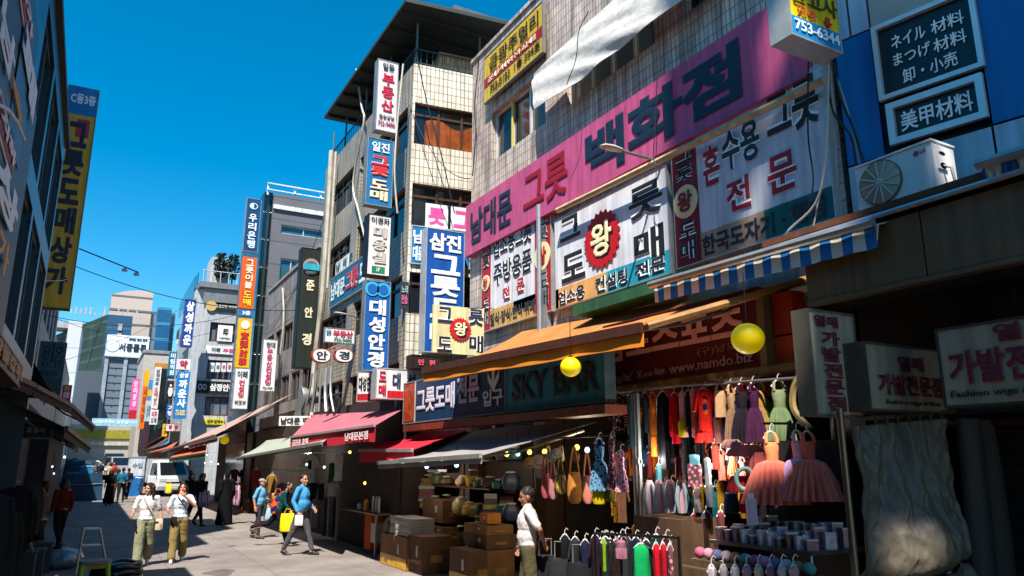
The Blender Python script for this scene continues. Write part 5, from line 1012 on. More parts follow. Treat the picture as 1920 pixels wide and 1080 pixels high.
def garment(label, q, X, kind, mats, cat=None, group=None, hang=True, name=None, seed=0, slim=1):
    P, w, h = fit(q, X); nm = {'tee': 'shirt', 'long': 'long_sleeve_top', 'dress': 'dress', 'tank': 'tank_top', 'pants': 'trousers', 'suit': 'swimsuit', 'tutu': 'tutu_dress', 'strip': 'garment'}[kind]
    t = thing(name or nm, label, cat or nm.replace('_', ' '), P, group); M = [cloth(c) if isinstance(c, str) else c for c in mats]
    d = lambda z: P - Z1 * (h * z); a2 = M[1] if len(M) > 1 else M[0]
    if kind in ('tee', 'long', 'strip'):
        m = MB(); m.loft([rg(d(z), w * k, th) for z, k, th in ((.0, .12, .03), (.03, .24, .04), (.07, .31, .05))] + [rg(d(z), w * k, .055 * slim, 5, .07, seed) for z, k in ((.2, .32), (.45, .3), (.7, .3), (1, .32))]); m.build('body', M[0], t, True)
        e = .38 if kind == 'tee' else .8
        if kind != 'strip':
            for s in (-1, 1):
                m = MB(); a = d(.06) + CU * (s * w * .27); b = d(.06 + e * .5) + CU * (s * w * .42) + CN * .02; c = d(.06 + e) + CU * (s * w * (.5 if kind == 'tee' else .43)) + CN * .03
                m.tube([a, b, c], [w * .1, w * .095, w * .09], 10); m.build('sleeve', a2, t, True)
        if len(M) > 2: m = MB(); m.loft([rg(d(z), w * .18, .064) for z in (.2, .5)]); m.build('print', M[2], t, True)
    elif kind == 'tank':
        m = MB(); m.loft([rg(d(.18), w * .36, .04)] + [rg(d(z), w * k, .05, 4, .06, seed) for z, k in ((.3, .42), (.6, .4), (1, .44))]); m.build('body', M[0], t, True)
        m = MB()
        for s in (-1, 1): m.tube([d(.0) + CU * (s * w * .18), d(.1) + CU * (s * w * .27) + CN * .02, d(.2) + CU * (s * w * .28) + CN * .025], .016, 6)
        m.build('strap', a2, t, True)
    elif kind in ('dress', 'tutu', 'suit'):
        wz = .42 if kind == 'dress' else .36; fl = .5
        bw = .24 if kind == 'dress' else .2
        if kind == 'suit': wz, bw, fl = .5, .34, .3
        if kind == 'tutu': bw, wz, fl = .165, .4, .64
        m = MB(); m.loft([rg(d(.13), w * bw * .95, .045), rg(d(.2), w * bw * 1.05, .06), rg(d(wz * .75), w * bw * .9, .06), rg(d(wz), w * bw * .85, .055)]); m.build('bodice', M[0], t, True)
        m = MB()
        for s in (-1, 1): m.tube([d(.0) + CU * (s * w * bw * .55), d(.08) + CU * (s * w * bw * .75) + CN * .02, d(.15) + CU * (s * w * bw * .75) + CN * .03], .016, 6)
        m.build('strap', M[0], t, True)
        m = MB(); th = w * .36 if kind == 'tutu' else w * .2; n_ = 140 if kind == 'tutu' else 72
        m.loft([rg(d(wz - .01), w * bw * .87, .057, 13, .02, seed, n_)] + [rg(d(wz + (1 - wz) * z), w * (bw + (fl - bw) * k), .05 + th * k, 23 if kind == 'tutu' else 17, (.05 + .05 * z) * ((1 + z) if kind == 'tutu' else 1), seed, n_) for z, k in (((.06, .36), (.25, .62), (.55, .84), (.85, 1.0), (1, 1.06)) if kind == 'tutu' else ((.12, .28), (.35, .58), (.65, .84), (1, 1.0)))] + [rg(d(.93), w * .25, .05, 17, 0, 0, n_)]); m.build('skirt', a2, t, True)
    elif kind == 'pants':
        for s in (-1, 1):
            m = MB(); m.loft([rg(d(z) + CU * (s * w * (.18 + .06 * z)), w * k, .05, 3, .05, seed + s) for z, k in ((0, .22), (.3, .2), (1, .2))]); m.build('trouser_leg', M[0], t, True)
    if hang: hanger(t, P, w * (.4 if kind == 'tutu' else .6 if kind == 'dress' else .8))
    return t
RX = 6.2
rp_ = [onX(1140, 733, RX), onX(1490, 709, RX)]
m = MB(); m.tube(rp_, .016, 8); m.build; tag(m.build('clothes_rail', metal('8a8a88'), None, True, loc=rp_[0]), 'steel rail under the maroon sign carrying the row of hanging clothes', 'rail')
GK = 'clothes on the rail under the maroon sign'
PK = pat('pink_print', 'c08a8c', '2a2024', 26); BUR = pat('burst_print', '1a1a22', 'c8b898', 15, 'rainbow'); DOT = pat('polka_dot', '4a2030', 'cf98a4', 30); NVF = pat('navy_leaf', '0e2440', '5f87a0', 24); PKF = pat('pink_floral', 'c07a84', '5a3a40', 22)
STRP = pm('pink_stripes', 'd0a8ae', .85, var=.1, wave=(.035, 1, '5a2a34'))
for a in (
 ('pink and black printed top over black shorts, leftmost on the rail', (1142, 740, 1176, 812), 'tee', [PK, PK]),
 ('pink and white striped sleeve top squeezed second on the rail', (1160, 742, 1182, 800), 'strip', [STRP]),
 ('teal long swim top with pale pink shoulders', (1171, 735, 1206, 838), 'strip', ['0d4a5c']),
 ('dark slate slim top right of the teal one', (1200, 738, 1218, 812), 'strip', ['232a30']),
 ('orange strapped swimwear hanging as thin bands', (1214, 738, 1232, 816), 'suit', ['b8641c', 'b8641c']),
 ('long black wetsuit reaching lowest of the rail row', (1228, 736, 1256, 880), 'long', ['15161a']),
 ('red long sleeved swim top beside the black wetsuit', (1252, 738, 1276, 832), 'long', ['b0121e', 'b0121e']),
 ('pink swim top with a yellow hem', (1268, 736, 1290, 820), 'strip', ['c88a90']),
 ('black slim rash top between two pink ones', (1281, 734, 1300, 800), 'strip', ['141418']),
 ('coral pink top with a bright red hem', (1290, 732, 1308, 820), 'strip', ['c86a6c']),
 ('red edged shirt with a multicoloured starburst print', (1298, 730, 1340, 826), 'tee', ['b81a14', 'b81a14', BUR]),
 ('beige sleeveless top above a brown skirt', (1336, 722, 1362, 782), 'tank', ['b08a64']),
 ('tan dress with a flaring hem beside the beige top', (1354, 724, 1384, 830), 'dress', ['9a7a56', '8a6a50']),
 ('black dance dress with a wide skirt', (1366, 722, 1412, 832), 'dress', ['1c1620', '201a22']),
 ('deep plum dance dress', (1392, 720, 1430, 830), 'dress', ['3a1634', '44203c']),
 ('mustard tan dance dress half behind the sage one', (1404, 718, 1442, 834), 'dress', ['a87a3c', '9a7a44']),
 ('sage green dance dress, rightmost on the rail', (1432, 716, 1484, 836), 'dress', ['74805c', '6a7a54'])):
    garment(a[0], a[1], RX + (.1 if 'behind' in a[0] or 'squeezed' in a[0] else 0), a[2], a[3], group=GK, seed=len(a[0]))
garment('black shorts hung beneath the printed top', (1150, 812, 1178, 848), RX + .05, 'pants', ['17151a'], hang=False, cat='shorts', name='shorts')
garment('brown skirt hung beneath the beige sleeveless top', (1332, 780, 1358, 832), RX + .05, 'strip', ['4a2a26'], hang=False, cat='skirt', name='skirt')
garment('orange pouch bag with a dark letter hung below the orange swimwear', (1216, 814, 1234, 856), RX, 'strip', ['b8641c'], hang=False, cat='bag', name='pouch')
garment('bright red swim shorts below the starburst shirt', (1300, 812, 1338, 830), RX - .04, 'pants', ['b81a14'], hang=False, cat='shorts', name='shorts')
garment('yellow green hem shorts below the pink swim top', (1268, 788, 1288, 818), RX - .05, 'strip', ['b0b010'], hang=False, cat='shorts', name='shorts')
for i, x in enumerate((1252, 1276, 1300)): garment(('left', 'middle', 'right')[i] + ' black leggings hanging behind the colourful tops', (x, 815, x + 22, 890), RX + .15, 'pants', ['131317'], hang=False, name='leggings', cat='leggings', group='black leggings')
GD = 'goods hung behind the front rail'
for i, (q, k, c, l) in enumerate((
 ((1146, 850, 1172, 905), 'strip', 'a8565c', 'rosy swim top low at the left of the steel post'), ((1196, 818, 1214, 870), 'suit', '2a4a6a', 'blue swimsuit under the slate top'),
 ((1208, 850, 1226, 896), 'strip', '7a2a2a', 'brick red packet above the fin packs'), ((1226, 872, 1244, 902), 'strip', '3a6a74', 'teal packet above the fin packs'),
 ((1330, 832, 1350, 880), 'strip', '8a3a30', 'rust top hung low beside the tulle skirts'), ((1342, 845, 1360, 900), 'suit', 'c06a5a', 'salmon swimsuit low beside the tulle skirts'),
 ((1318, 905, 1340, 950), 'strip', '44484e', 'grey packet low in the middle of the clothes stall'), ((1296, 915, 1318, 960), 'strip', '6a5a5e', 'mauve packet low in the middle of the clothes stall'),
 ((1274, 905, 1296, 955), 'strip', '2a3a40', 'dark teal packet low in the middle of the clothes stall'), ((1340, 960, 1362, 1005), 'strip', '5a2a2e', 'wine red packet beside the display table'),
 ((1290, 965, 1312, 1020), 'tee', '9a3038', 'red tee hung low over the counter end'), ((1312, 960, 1336, 1020), 'tee', '3a3c50', 'indigo tee hung low over the counter end'),
 ((1180, 985, 1204, 1020), 'strip', 'b07a30', 'ochre cloth lying over the counter front'), ((1362, 846, 1384, 890), 'dress', 'b85a3c', 'burnt orange dress behind the tulle skirts'),
 ((1380, 860, 1402, 905), 'dress', 'c07a72', 'pale salmon dress behind the tulle skirts'), ((1246, 826, 1266, 868), 'strip', '5a2a4a', 'purple rash top under the red swim top'),
 ((1480, 724, 1500, 800), 'strip', '2a1c18', 'dark brown garment at the right end of the clothes rail'), ((1384, 900, 1404, 930), 'strip', '2a3a5a', 'blue pouch above the navy backpack'))):
    garment(l, q, 6.3 + .06 * (i % 3), k, [c, c], group=GD, seed=i)
BK = [('crimson', '98141e'), ('orange', 'c05a1c'), ('turquoise', '1a7078'), ('black', '141316'), ('pink', 'b86a7a'), ('mustard', 'a8801c'), ('royal blue', '1c3a88'), ('white', 'b4aeaa'), ('burgundy', '4e1424'), ('lime', '7a9420'), ('grey', '54565a'), ('peach', 'c08a6a')]
rr = random.Random(17)
for i in range(44):
    cn, ch = BK[i % 12]; kd, kn = (('tee', 'tee'), ('strip', 'leotard'), ('long', 'long sleeved top'), ('suit', 'swimsuit'))[(i // 12) % 4]
    row = i % 3; x0 = 1142 + (i * 31) % 330; y0 = (742, 830, 905)[row] + rr.uniform(-6, 12); wd = rr.uniform(20, 30); hh_ = (rr.uniform(70, 95), rr.uniform(55, 75), rr.uniform(50, 80))[row]
    mt = ch if i % 4 else pat('back_print%d' % (i % 5), ch, ['d8c8b0', '1a1a20', 'c8a030', '2a6a70', 'd8d0c8'][i % 5], 20 + 4 * (i % 3), 'rainbow' if i % 8 == 0 else 'v')
    garment(cn + (' printed ' if i % 4 == 0 else ' plain ') + kn + ' packed at the back of the clothes stall, ' + ('upper', 'middle', 'lower')[row] + ' layer', (x0, y0, x0 + wd, y0 + hh_), 6.48 + .05 * row + .01 * (i % 5), kd, [mt, mt], group='clothes packed at the back of the stall', seed=i, slim=.7)
# front tutus
TUL = lambda c: pm('tulle_' + c, c, .9, var=.12, scale=10, streak=.15, spec=.1)
TX = 5.45
m = MB(); a, c = onX(1430, 795, 5.7), onX(1500, 797, 5.2); m.tube([onX(1480, 793, 6.3), onX(1478, 793, 5.75)], .018, 6); a = onX(1432, 794, 5.75); m.tube([a, onX(1482, 794, 5.75)], .014, 6); tag(m.build('display_hook', BLACKM, None, True, loc=a), 'short black display arm holding the three tutus', 'arm')
garment('bright coral tutu dress in front, leftmost of the three', (1404, 812, 1484, 944), TX, 'tutu', ['e08a58', TUL('dc7460')], seed=1)
garment('pale lilac tutu dress between the two coral ones', (1462, 810, 1524, 936), TX + .12, 'tutu', ['c894a0', TUL('c8a4cc')], seed=2)
garment('deeper coral tutu dress, rightmost of the three', (1474, 812, 1552, 938), TX + .14, 'tutu', ['c8604e', TUL('d0705e')], seed=3)
for i, (q, c, l) in enumerate((((1352, 824, 1392, 840), 'b08078', 'flat pinkish grey tulle skirt jutting above the coral tutus'), ((1362, 834, 1438, 856), 'b8605a', 'pink tulle skirt folded left of the coral tutu bodice'), ((1400, 848, 1440, 886), 'a8524a', 'rosy tulle skirt folded lower beside the coral tutu'), ((1362, 892, 1412, 922), 'a8242c', 'red inflatable ring peeking out left of the coral tutu'))):
    P, w, h = fit(q, 5.75); t = thing('tulle_skirt' if i < 3 else 'swim_ring', l, 'skirt' if i < 3 else 'swim ring', P); m = MB(); m.loft([rg(P - Z1 * (h * z), w * k, .06 + .1 * k, 11, .07, i, 44) for z, k in ((0, .28), (.4, .42), (.8, .5), (1, .48))]); m.build('tulle' if i < 3 else 'tube', TUL(c), t, True)
m = MB(); P = onX(1397, 898, 5.6); q = [P + CU * (.085 * math.cos(x)) + Z1 * (.1 * math.sin(x)) for x in [k * math.pi / 10 for k in range(21)]]; m.tube(q, .022, 8); tag(m.build('swim_ring', pm('pale_vinyl', '7a9a94', .3), None, True, loc=P), 'small pale green ring hung left of the coral tutu', 'swim ring')
for i, (q, c, l) in enumerate((((1356, 922, 1384, 962), '1c2a44', 'navy backpack below the red ring'), ((1384, 922, 1422, 962), '8a1418', 'red backpack below the red ring'), ((1420, 925, 1462, 985), '1a1618', 'black backpack under the coral tutu'), ((1460, 935, 1494, 990), '6a1016', 'dark red backpack under the lilac tutu'))):
    P, w, h = fit(q, 5.9); t = thing('backpack', l, 'backpack', P - Z1 * h); m = MB(); m.loft([rg(P - Z1 * (h * z), w * k, .09 * s_) for z, k, s_ in ((0, .2, .5), (.08, .4, .9), (.5, .48, 1.1), (.92, .5, 1.1), (1, .4, .8))]); m.build('pack_body', cloth(c), t, True); m = MB(); m.loft([rg(P - Z1 * (h * z) + CN * .07, w * .34, .05) for z in (.5, .55, .85, .9)]); m.build('front_pocket', cloth(c), t, True); m = MB(); m.tube([P - CU * .04, P + Z1 * .05, P + CU * .04], .008, 5); m.build('handle', BLACKM, t, True)
# fins in packets, hanging on a card row
for i, x in enumerate((1206, 1224, 1244, 1264)):
    P, w, h = fit((x, 900, x + 22, 962), 6.1); t = thing('fins_pack', ('leftmost', 'second', 'third', 'rightmost')[i] + ' of the four grey swim fin packs hanging in a row', 'swim fins', P, 'swim fin packs')
    m = MB(); m.loft([rg(P - Z1 * (h * z), w * k, .03) for z, k in ((0, .2), (.1, .36), (.5, .3), (1, .42))]); m.build('card', sg('b0848c'), t, True)
    for s in (-1, 1): m = MB(); m.tube([P + CU * (s * w * .2) - Z1 * (h * .1) + CN * .04, P + CU * (s * w * .42) - Z1 * (h * .55) + CN * .06, P + CU * (s * w * .25) - Z1 * (h * .98) + CN * .05], [.02, .028, .016], 8); m.build('fin', pm('fin_grey', '7f8a90', .35), t, True)
for i, (q, c, l) in enumerate((((1280, 868, 1322, 912), PKF, 'printed children swim vest in a clear packet'), ((1316, 858, 1334, 908), '8a8f94', 'grey long packet right of the printed swim vest'), ((1286, 852, 1316, 872), '5a8a9a', 'teal swim float above the printed swim vest'), ((1262, 856, 1280, 900), '4a1a24', 'dark red patterned swimsuit left of the printed vest'))):
    garment(l, q, 6.05, 'strip', [c], cat='packet', name='packet', hang=False)
m = MB(); a, c = onX(1200, 962, 6.05), onX(1288, 966, 6.05); m.bx(5.95, c.y, 0, 6.5, a.y, a.z - .02); o = m.build('display_counter', pm('pale_wood', '523c2a', .6, var=.3, scale=3, streak=.2), None, loc=(6.2, a.y, 0)); tag(o, 'pale wooden counter block under the swim fin packs', 'counter')
m = MB(); p = onX(1190, 738, 6.05); 
for s in (-.05, .05): m.bx(p.x - .02, p.y + s - .015, .0, p.x + .02, p.y + s + .015, p.z)
for z in (1.25, 1.95): m.bx(p.x - .028, p.y - .065, z, p.x + .028, p.y + .065, z + .05)
tag(m.build('steel_post', GALV, None, loc=(p.x, p.y, 0)), 'twin steel post with clamps at the left end of the clothes rail', 'post')
# ---------------------------------------------------------------- bags, hats and dresses on the left of the post
BX = 5.75
rb = [onX(1040, 822, BX), onX(1152, 816, BX)]
m = MB(); m.tube(rb, .014, 6); tag(m.build('clothes_rail', WOODD, None, True, loc=rb[0]), 'brown rail over the straw hats and hanging bags', 'rail')
def bag(label, q, X, mat, wide=.5, straps=True, name='shoulder_bag', cat='bag'):
    P, w, h = fit(q, X); mat = cloth(mat) if isinstance(mat, str) else mat; t = thing(name, label, cat, P); z0 = .45 if straps else .05
    m = MB(); m.loft([rg(P - Z1 * (h * z), w * k, .03 + w * .18 * k * 2) for z, k in ((z0, .36), (z0 + (1 - z0) * .3, .46), (z0 + (1 - z0) * .7, .5), (.95, .42), (1, .25))]); m.build('pouch', mat, t, True)
    if straps:
        for s in (-1, 1): m = MB(); m.tube([P + CU * (s * .012), P - Z1 * (h * .25) + CU * (s * w * .22), P - Z1 * (h * (z0 + .04)) + CU * (s * w * .33)], .012, 6); m.build('strap', mat, t, True)
    return t
STRAW = pm('orange_straw', 'a86a28', .9, var=.4, scale=18, bump=.4, bscale=60); PLAID = pm('plaid', 'a88a30', .8, var=.2, wave=(.045, 0, '3a2a18'))
bag('big orange woven straw bag, widest of the hanging bags', (1062, 838, 1090, 944), 5.6, STRAW); bag('peach slouchy bag right of the big orange straw bag', (1090, 850, 1110, 944), 5.6, 'b8705c'); bag('yellow plaid tote under the small purses', (1038, 862, 1062, 926), 5.65, PLAID)
bag('red and white narrow pouch hanging by long red straps', (1014, 850, 1030, 934), 5.65, '9a4a4c'); bag('dusty pink flat pouch beside the plaid tote', (1028, 868, 1044, 936), 5.6, 'a86a6c'); bag('round yellow bag below the navy floral dress', (1110, 916, 1136, 946), 5.6, 'b0980c', straps=False); bag('olive bag at the right of the round yellow one', (1134, 918, 1152, 940), 5.7, '5a5a18', straps=False)
for i, (x, y, r, c) in enumerate(((994, 868, .085, 'b08c58'), (1010, 866, .1, 'c0a888'), (1034, 858, .075, '9a8a68'), (1044, 850, .07, 'a89a80'))):
    P = onX(x, y, 5.6); t = thing('straw_hat', ('leftmost tan', 'largest pale', 'patterned grey', 'smallest cream')[i] + ' round straw hat hanging under the warm bulbs', 'hat', P); m = MB(); m.lathe(P, [(r, 0), (r * 1.02, .012), (r * .55, .02), (r * .5, .06), (.01, .07)], 20, CN + V((0, 0, .2))); m.build('brim', pm('straw' + c, c, .9, var=.3, scale=20), t, True); m = MB(); m.lathe(P, [(r * .57, .021), (r * .54, .04)], 20, CN + V((0, 0, .2)), caps=False); m.build('hat_band', BLACKM, t, True)
garment('navy dress with a pale leaf print beside the straw bags', (1104, 824, 1142, 920), 5.6, 'dress', [NVF, NVF]); garment('pink floral summer dress next to the navy leaf dress', (1136, 822, 1156, 918), 5.65, 'dress', [PKF, PKF]); garment('plum and pink polka dot dress nearest the steel post', (1152, 846, 1176, 922), 5.65, 'dress', [DOT, DOT])
for i, x in enumerate((1022, 1046, 1074)):
    bag(('left', 'middle', 'right')[i] + ' little beige purse hung on beads behind the bags', (x, 836, x + 12, 866), 5.95, ['8a7450', '6a5a44', '8a5a30'][i], name='purse', cat='purse')
# ---------------------------------------------------------------- low rack with swimwear, bottom right
a, c = onX(1115, 1000, 5.0), onX(1272, 1008, 5.0)
t = thing('clothes_rack', 'low black clothes rack with swimwear at the bottom of the picture', 'rack', (5.0, (a.y + c.y) / 2, 0))
m = MB(); m.tube([a, c], .014, 8); m.build('rail', BLACKM, t, True)
for p in (a, c): m = MB(); m.tube([V((p.x, p.y, p.z)), V((p.x, p.y, .02))], .014, 8); m.build('upright', BLACKM, t, True); m = MB(); m.tube([V((p.x - .25, p.y, .02)), V((p.x + .25, p.y, .02))], .014, 6); m.build('foot', BLACKM, t, True)
GS = 'swimwear on the low rack'
for l, q, k, c in (('black bikini bottom at the left end of the low rack', (1118, 1012, 1134, 1060), 'suit', ['18181c']), ('acid green slim swim top on the low rack', (1126, 1010, 1138, 1070), 'strip', ['6a8a18']), ('black patterned swimsuit third on the low rack', (1136, 1012, 1152, 1085), 'suit', ['201c20']), ('mauve bikini top with long ties', (1148, 1008, 1180, 1046), 'suit', ['8a5a6a']), ('green zip front swim suit with grey side panels and black sleeves', (1176, 1022, 1228, 1120), 'long', ['0f8a4a', '16181a']), ('first bright red swim top behind the green suit', (1220, 1020, 1240, 1110), 'strip', ['a8101e']), ('second bright red swim top, farther right', (1234, 1020, 1252, 1110), 'strip', ['98101e']), ('pink floral swim top at the right end of the low rack', (1248, 1022, 1264, 1110), 'strip', [PKF])):
    garment(l, q, 5.0, k, c, group=GS, seed=len(l))
for i, (cn, ch) in enumerate((('black', '121215'), ('charcoal', '202226'), ('navy', '141c30'), ('dark plum', '24141f'), ('bottle green', '12261c'), ('dark brown', '231812'), ('graphite', '2a2c30'), ('midnight blue', '10162a'), ('black ribbed', '18181a'), ('dark teal', '0f262a'), ('oxblood', '300f14'))):
    x = 1046 + i * 19
    garment(cn + ' dark top hung in the low row at the bottom, ' + ('left' if i < 4 else 'middle' if i < 8 else 'right') + ' part', (x, 1004 + (i % 3) * 5, x + 26, 1096), 5.35 + .05 * (i % 2), 'tee' if i % 2 else 'strip', [ch, ch], group='dark tops in the low row', seed=i)
# zip and label on green suit are part of its look
# long handled trolley group between man and rack
for i, (x, c) in enumerate(((1022, '1d1d20'), (1052, '232326'), (1086, '1a1b1e'))):
    P = onX(x, 1015, 5.3); t = thing('suitcase', ('left', 'middle', 'right')[i] + ' black wheeled shopping cart bag standing beside the man in white', 'cart bag', (P.x, P.y, 0))
    m = MB(); m.loft([rg(V((P.x, P.y, z)), .16 * k, .11 * k) for z, k in ((.06, .9), (.1, 1), (.75, 1), (.8, .85))]); m.build('bag_body', cloth(c), t, True)
    for s in (-1, 1): m = MB(); m.tube([V((P.x, P.y, .8)) + CU * (s * .08), V((P.x, P.y, 1.0)) + CU * (s * .08)], .009, 5); m.build('handle_rod', STEEL, t, True); m = MB(); m.lathe(V((P.x, P.y, .05)) + CU * (s * .15), [(.05, 0), (.05, .03)], 12, CU); m.build('wheel', BLACKM, t)
    m = MB(); m.tube([V((P.x, P.y, 1.0)) - CU * .09, V((P.x, P.y, 1.0)) + CU * .09], .012, 6); m.build('grip', BLACKM, t, True)
# ---------------------------------------------------------------- display table of small packets
a, c = onX(1352, 1010, 5.15), onX(1540, 1012, 5.15)
z_ = a.z
t = thing('display_table', 'stepped display table packed with small boxed hair goods under the tutus', 'table', (5.3, (a.y + c.y) / 2, 0))
m = MB(); m.bx(5.0, c.y, z_ - .03, 5.75, a.y, z_); m.build('table_top', paint('4a3a36'), t); m = MB(); m.bx(4.9, c.y - .05, z_ - .2, 5.1, a.y + .15, z_ - .17); m.build('lower_shelf', paint('5a4438'), t)
for y in (a.y - .03, c.y + .03): m = MB(); m.tube([(5.05, y, 0), (5.05, y, z_ - .03)], .015, 6); m.build('leg', STEEL, t, True)
m = MB(); m.tube([(4.86, a.y + .2, z_ - .24), (4.86, c.y - .1, z_ - .24)], .014, 6); m.build('front_rail', metal('8a7a5a'), t, True)
rr = random.Random(5); k = 0
PKC = ['2a1c20', 'b8a4a8', '8a5a64', '3a2a2c', 'c0b0b0', '6a3a44', '1c1618']
ORD = lambda i, n, s: s
for r in range(3):
    for j in range(11):
        y = a.y - .06 - (a.y - c.y - .12) * j / 10; x = 5.1 + r * .22; hh = rr.uniform(.06, .12) + r * .04
        P = V((x, y, z_ + .001)); cc = PKC[rr.randrange(7)]; t2 = thing('hair_goods_box', ['front', 'middle', 'back'][r] + ' row clear lidded box of hair goods on the display table', 'box', P, 'boxed hair goods on the table')
        m = MB(); m.box(P - CU * .045 - CN * .035, CU * .09, -CN * -.07, Z1 * hh); m.build('box_body', pm('pack_' + cc, cc, .3, var=.6, scale=22, spec=.6), t2)
        m = MB(); m.box(P - CU * .048 - CN * .038 + Z1 * hh, CU * .096, CN * .076, Z1 * .012); m.build('lid', pm('pack_lid', 'a8989c', .2, var=.3, spec=.7), t2)
for j in range(12):
    y = a.y + .1 - (a.y - c.y + .1) * j / 11; P = V((4.98, y, z_ - .17)); cc = ['a85a70', 'c08a94', '6a6a90', 'b8a0a0', 'a87048', '5a8a80'][j % 6]
    m = MB(); m.ball(P + Z1 * .05, (.05, .06, .05), 10); o = m.build('hair_band', cloth(cc), None, True, loc=P); tag(o, ['rose', 'pale pink', 'lavender', 'cream', 'tan', 'sea green'][j % 6] + ' scrunchie on the lower shelf of the display table, ' + ('left half' if j < 6 else 'right half'), 'hair band', 'scrunchies on the lower shelf')
P = onX(1412, 985, 5.1); t = thing('hair_goods_pack', 'tall pale pink packet standing above the boxed hair goods', 'packet', P); m = MB(); m.box(P - CU * .04, CU * .085, -CN * .04, Z1 * .22); m.build('packet_body', sg('b89aa4'), t); m = MB(); m.box(P - CU * .02 + Z1 * .22, CU * .045, -CN * .03, Z1 * .05); m.build('hang_tab', sg('c8b8bc'), t)
for j in range(8):
    P = onX(1332 + j * 22, 1058, 4.8); garment(['pale', 'grey', 'white', 'rosy', 'cream', 'mauve', 'dull white', 'pinkish'][j] + ' packed hair piece on a hanger at the bottom edge, below the display table', (1322 + j * 22, 1062, 1346 + j * 22, 1110), 4.8, 'strip', [['a89a9c', '8a8488', 'b8b0b0', 'a87a80', 'b8a890', '7a5a68', 'aca6a4', 'b08a8c'][j]], name='hair_piece', cat='hair piece', group='hanging hair pieces', seed=j)
# ---------------------------------------------------------------- tarpaulin covered stall
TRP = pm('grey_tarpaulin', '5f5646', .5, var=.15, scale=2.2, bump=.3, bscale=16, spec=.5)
A_ = onY(1586, 800, 4.2); B_ = onY(1752, 786, 4.0)
t = thing('covered_stall', 'stall wrapped in a creased grey tarpaulin tied round with a dark cord', 'stall', ((A_.x + B_.x) / 2, 4.3, 0))
def rdg(p): return (1 - abs(mnoise.noise(p)) * 2)
def tp_(a, c):
    p = A_.lerp(B_, a); z = p.z * (1 - c); f = 1 if c > .5 else c * 2
    w1 = mnoise.noise(V((a * 2, c * 2, 4)))
    d = .09 * mnoise.noise(V((a * 3.2 + c * 1.1, c * 2.0, 3))) + .03 * math.sin(a * 34 + 6 * c + 3 * w1) * max(0, 1 - c * 1.6) + .055 * rdg(V((a * 3 + c * 2.4 + w1, c * 3 - a * 2.2, 7))) + .022 * rdg(V((a * 8 - c * 5, c * 8 + a * 4 + w1, 9))) + .01 * rdg(V((a * 19 + c * 7, c * 15, 2))) - .07 * math.exp(-((c - .53 - .03 * math.sin(a * 5)) / .025) ** 2)
    bulge = .2 * (math.exp(-((c - .43) / .13) ** 2) * math.exp(-((a - .62) / .3) ** 2)) + .12 * f * a
    return V((p.x - .05, p.y - .04 - d - bulge, z + .0))
m = MB(); m.grid(tp_, 130, 150, thick=(0, .02, 0)); m.build('tarpaulin', TRP, t, 'all')
m = MB(); m.tube([tp_(a, .53 + .03 * math.sin(a * 5)) + V((0, -.025, 0)) for a in [k / 40 for k in range(41)]], .014, 6); m.build('cord', BLACKM, t, True)
m = MB(); m.tube([A_ + V((-.05, -.1, .05)), B_ + V((.5, -.1, .1))], .02, 6)
for k in range(9): p = A_.lerp(B_, k / 8) + V((-.05, -.1, .05)); m.tube([p, p - Z1 * .06], .012, 5)
m.build('curtain_rail', paint('5a4c3a'), t, True)
m = MB(); m.bx(A_.x + .1, A_.y + .1, 0, B_.x + 1.2, A_.y + 1.0, A_.z - .1); m.build('inner_stall', DARK, t)
# dark right-hand end of the tarpaulin
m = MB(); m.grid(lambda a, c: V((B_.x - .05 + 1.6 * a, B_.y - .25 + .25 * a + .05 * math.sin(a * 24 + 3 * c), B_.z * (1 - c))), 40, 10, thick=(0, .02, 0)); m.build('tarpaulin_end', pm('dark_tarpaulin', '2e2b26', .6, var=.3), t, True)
m = MB(); p = onY(1577, 800, 4.05); m.tube([(p.x, p.y, 0), (p.x, p.y, p.z + .15)], .028, 10); tag(m.build('stall_pole', metal('7a6c55', .3), None, True, loc=(p.x, p.y, 0)), 'tan metal pole at the left edge of the tarpaulin stall', 'pole')
m = MB(); p = onY(1568, 800, 4.5); m.tube([(p.x, p.y, 0), (p.x, p.y, p.z + .1)], .035, 8); tag(m.build('stall_pole', WOODD, None, True, loc=(p.x, p.y, 0)), 'dark wooden pole behind the tan metal one', 'pole')
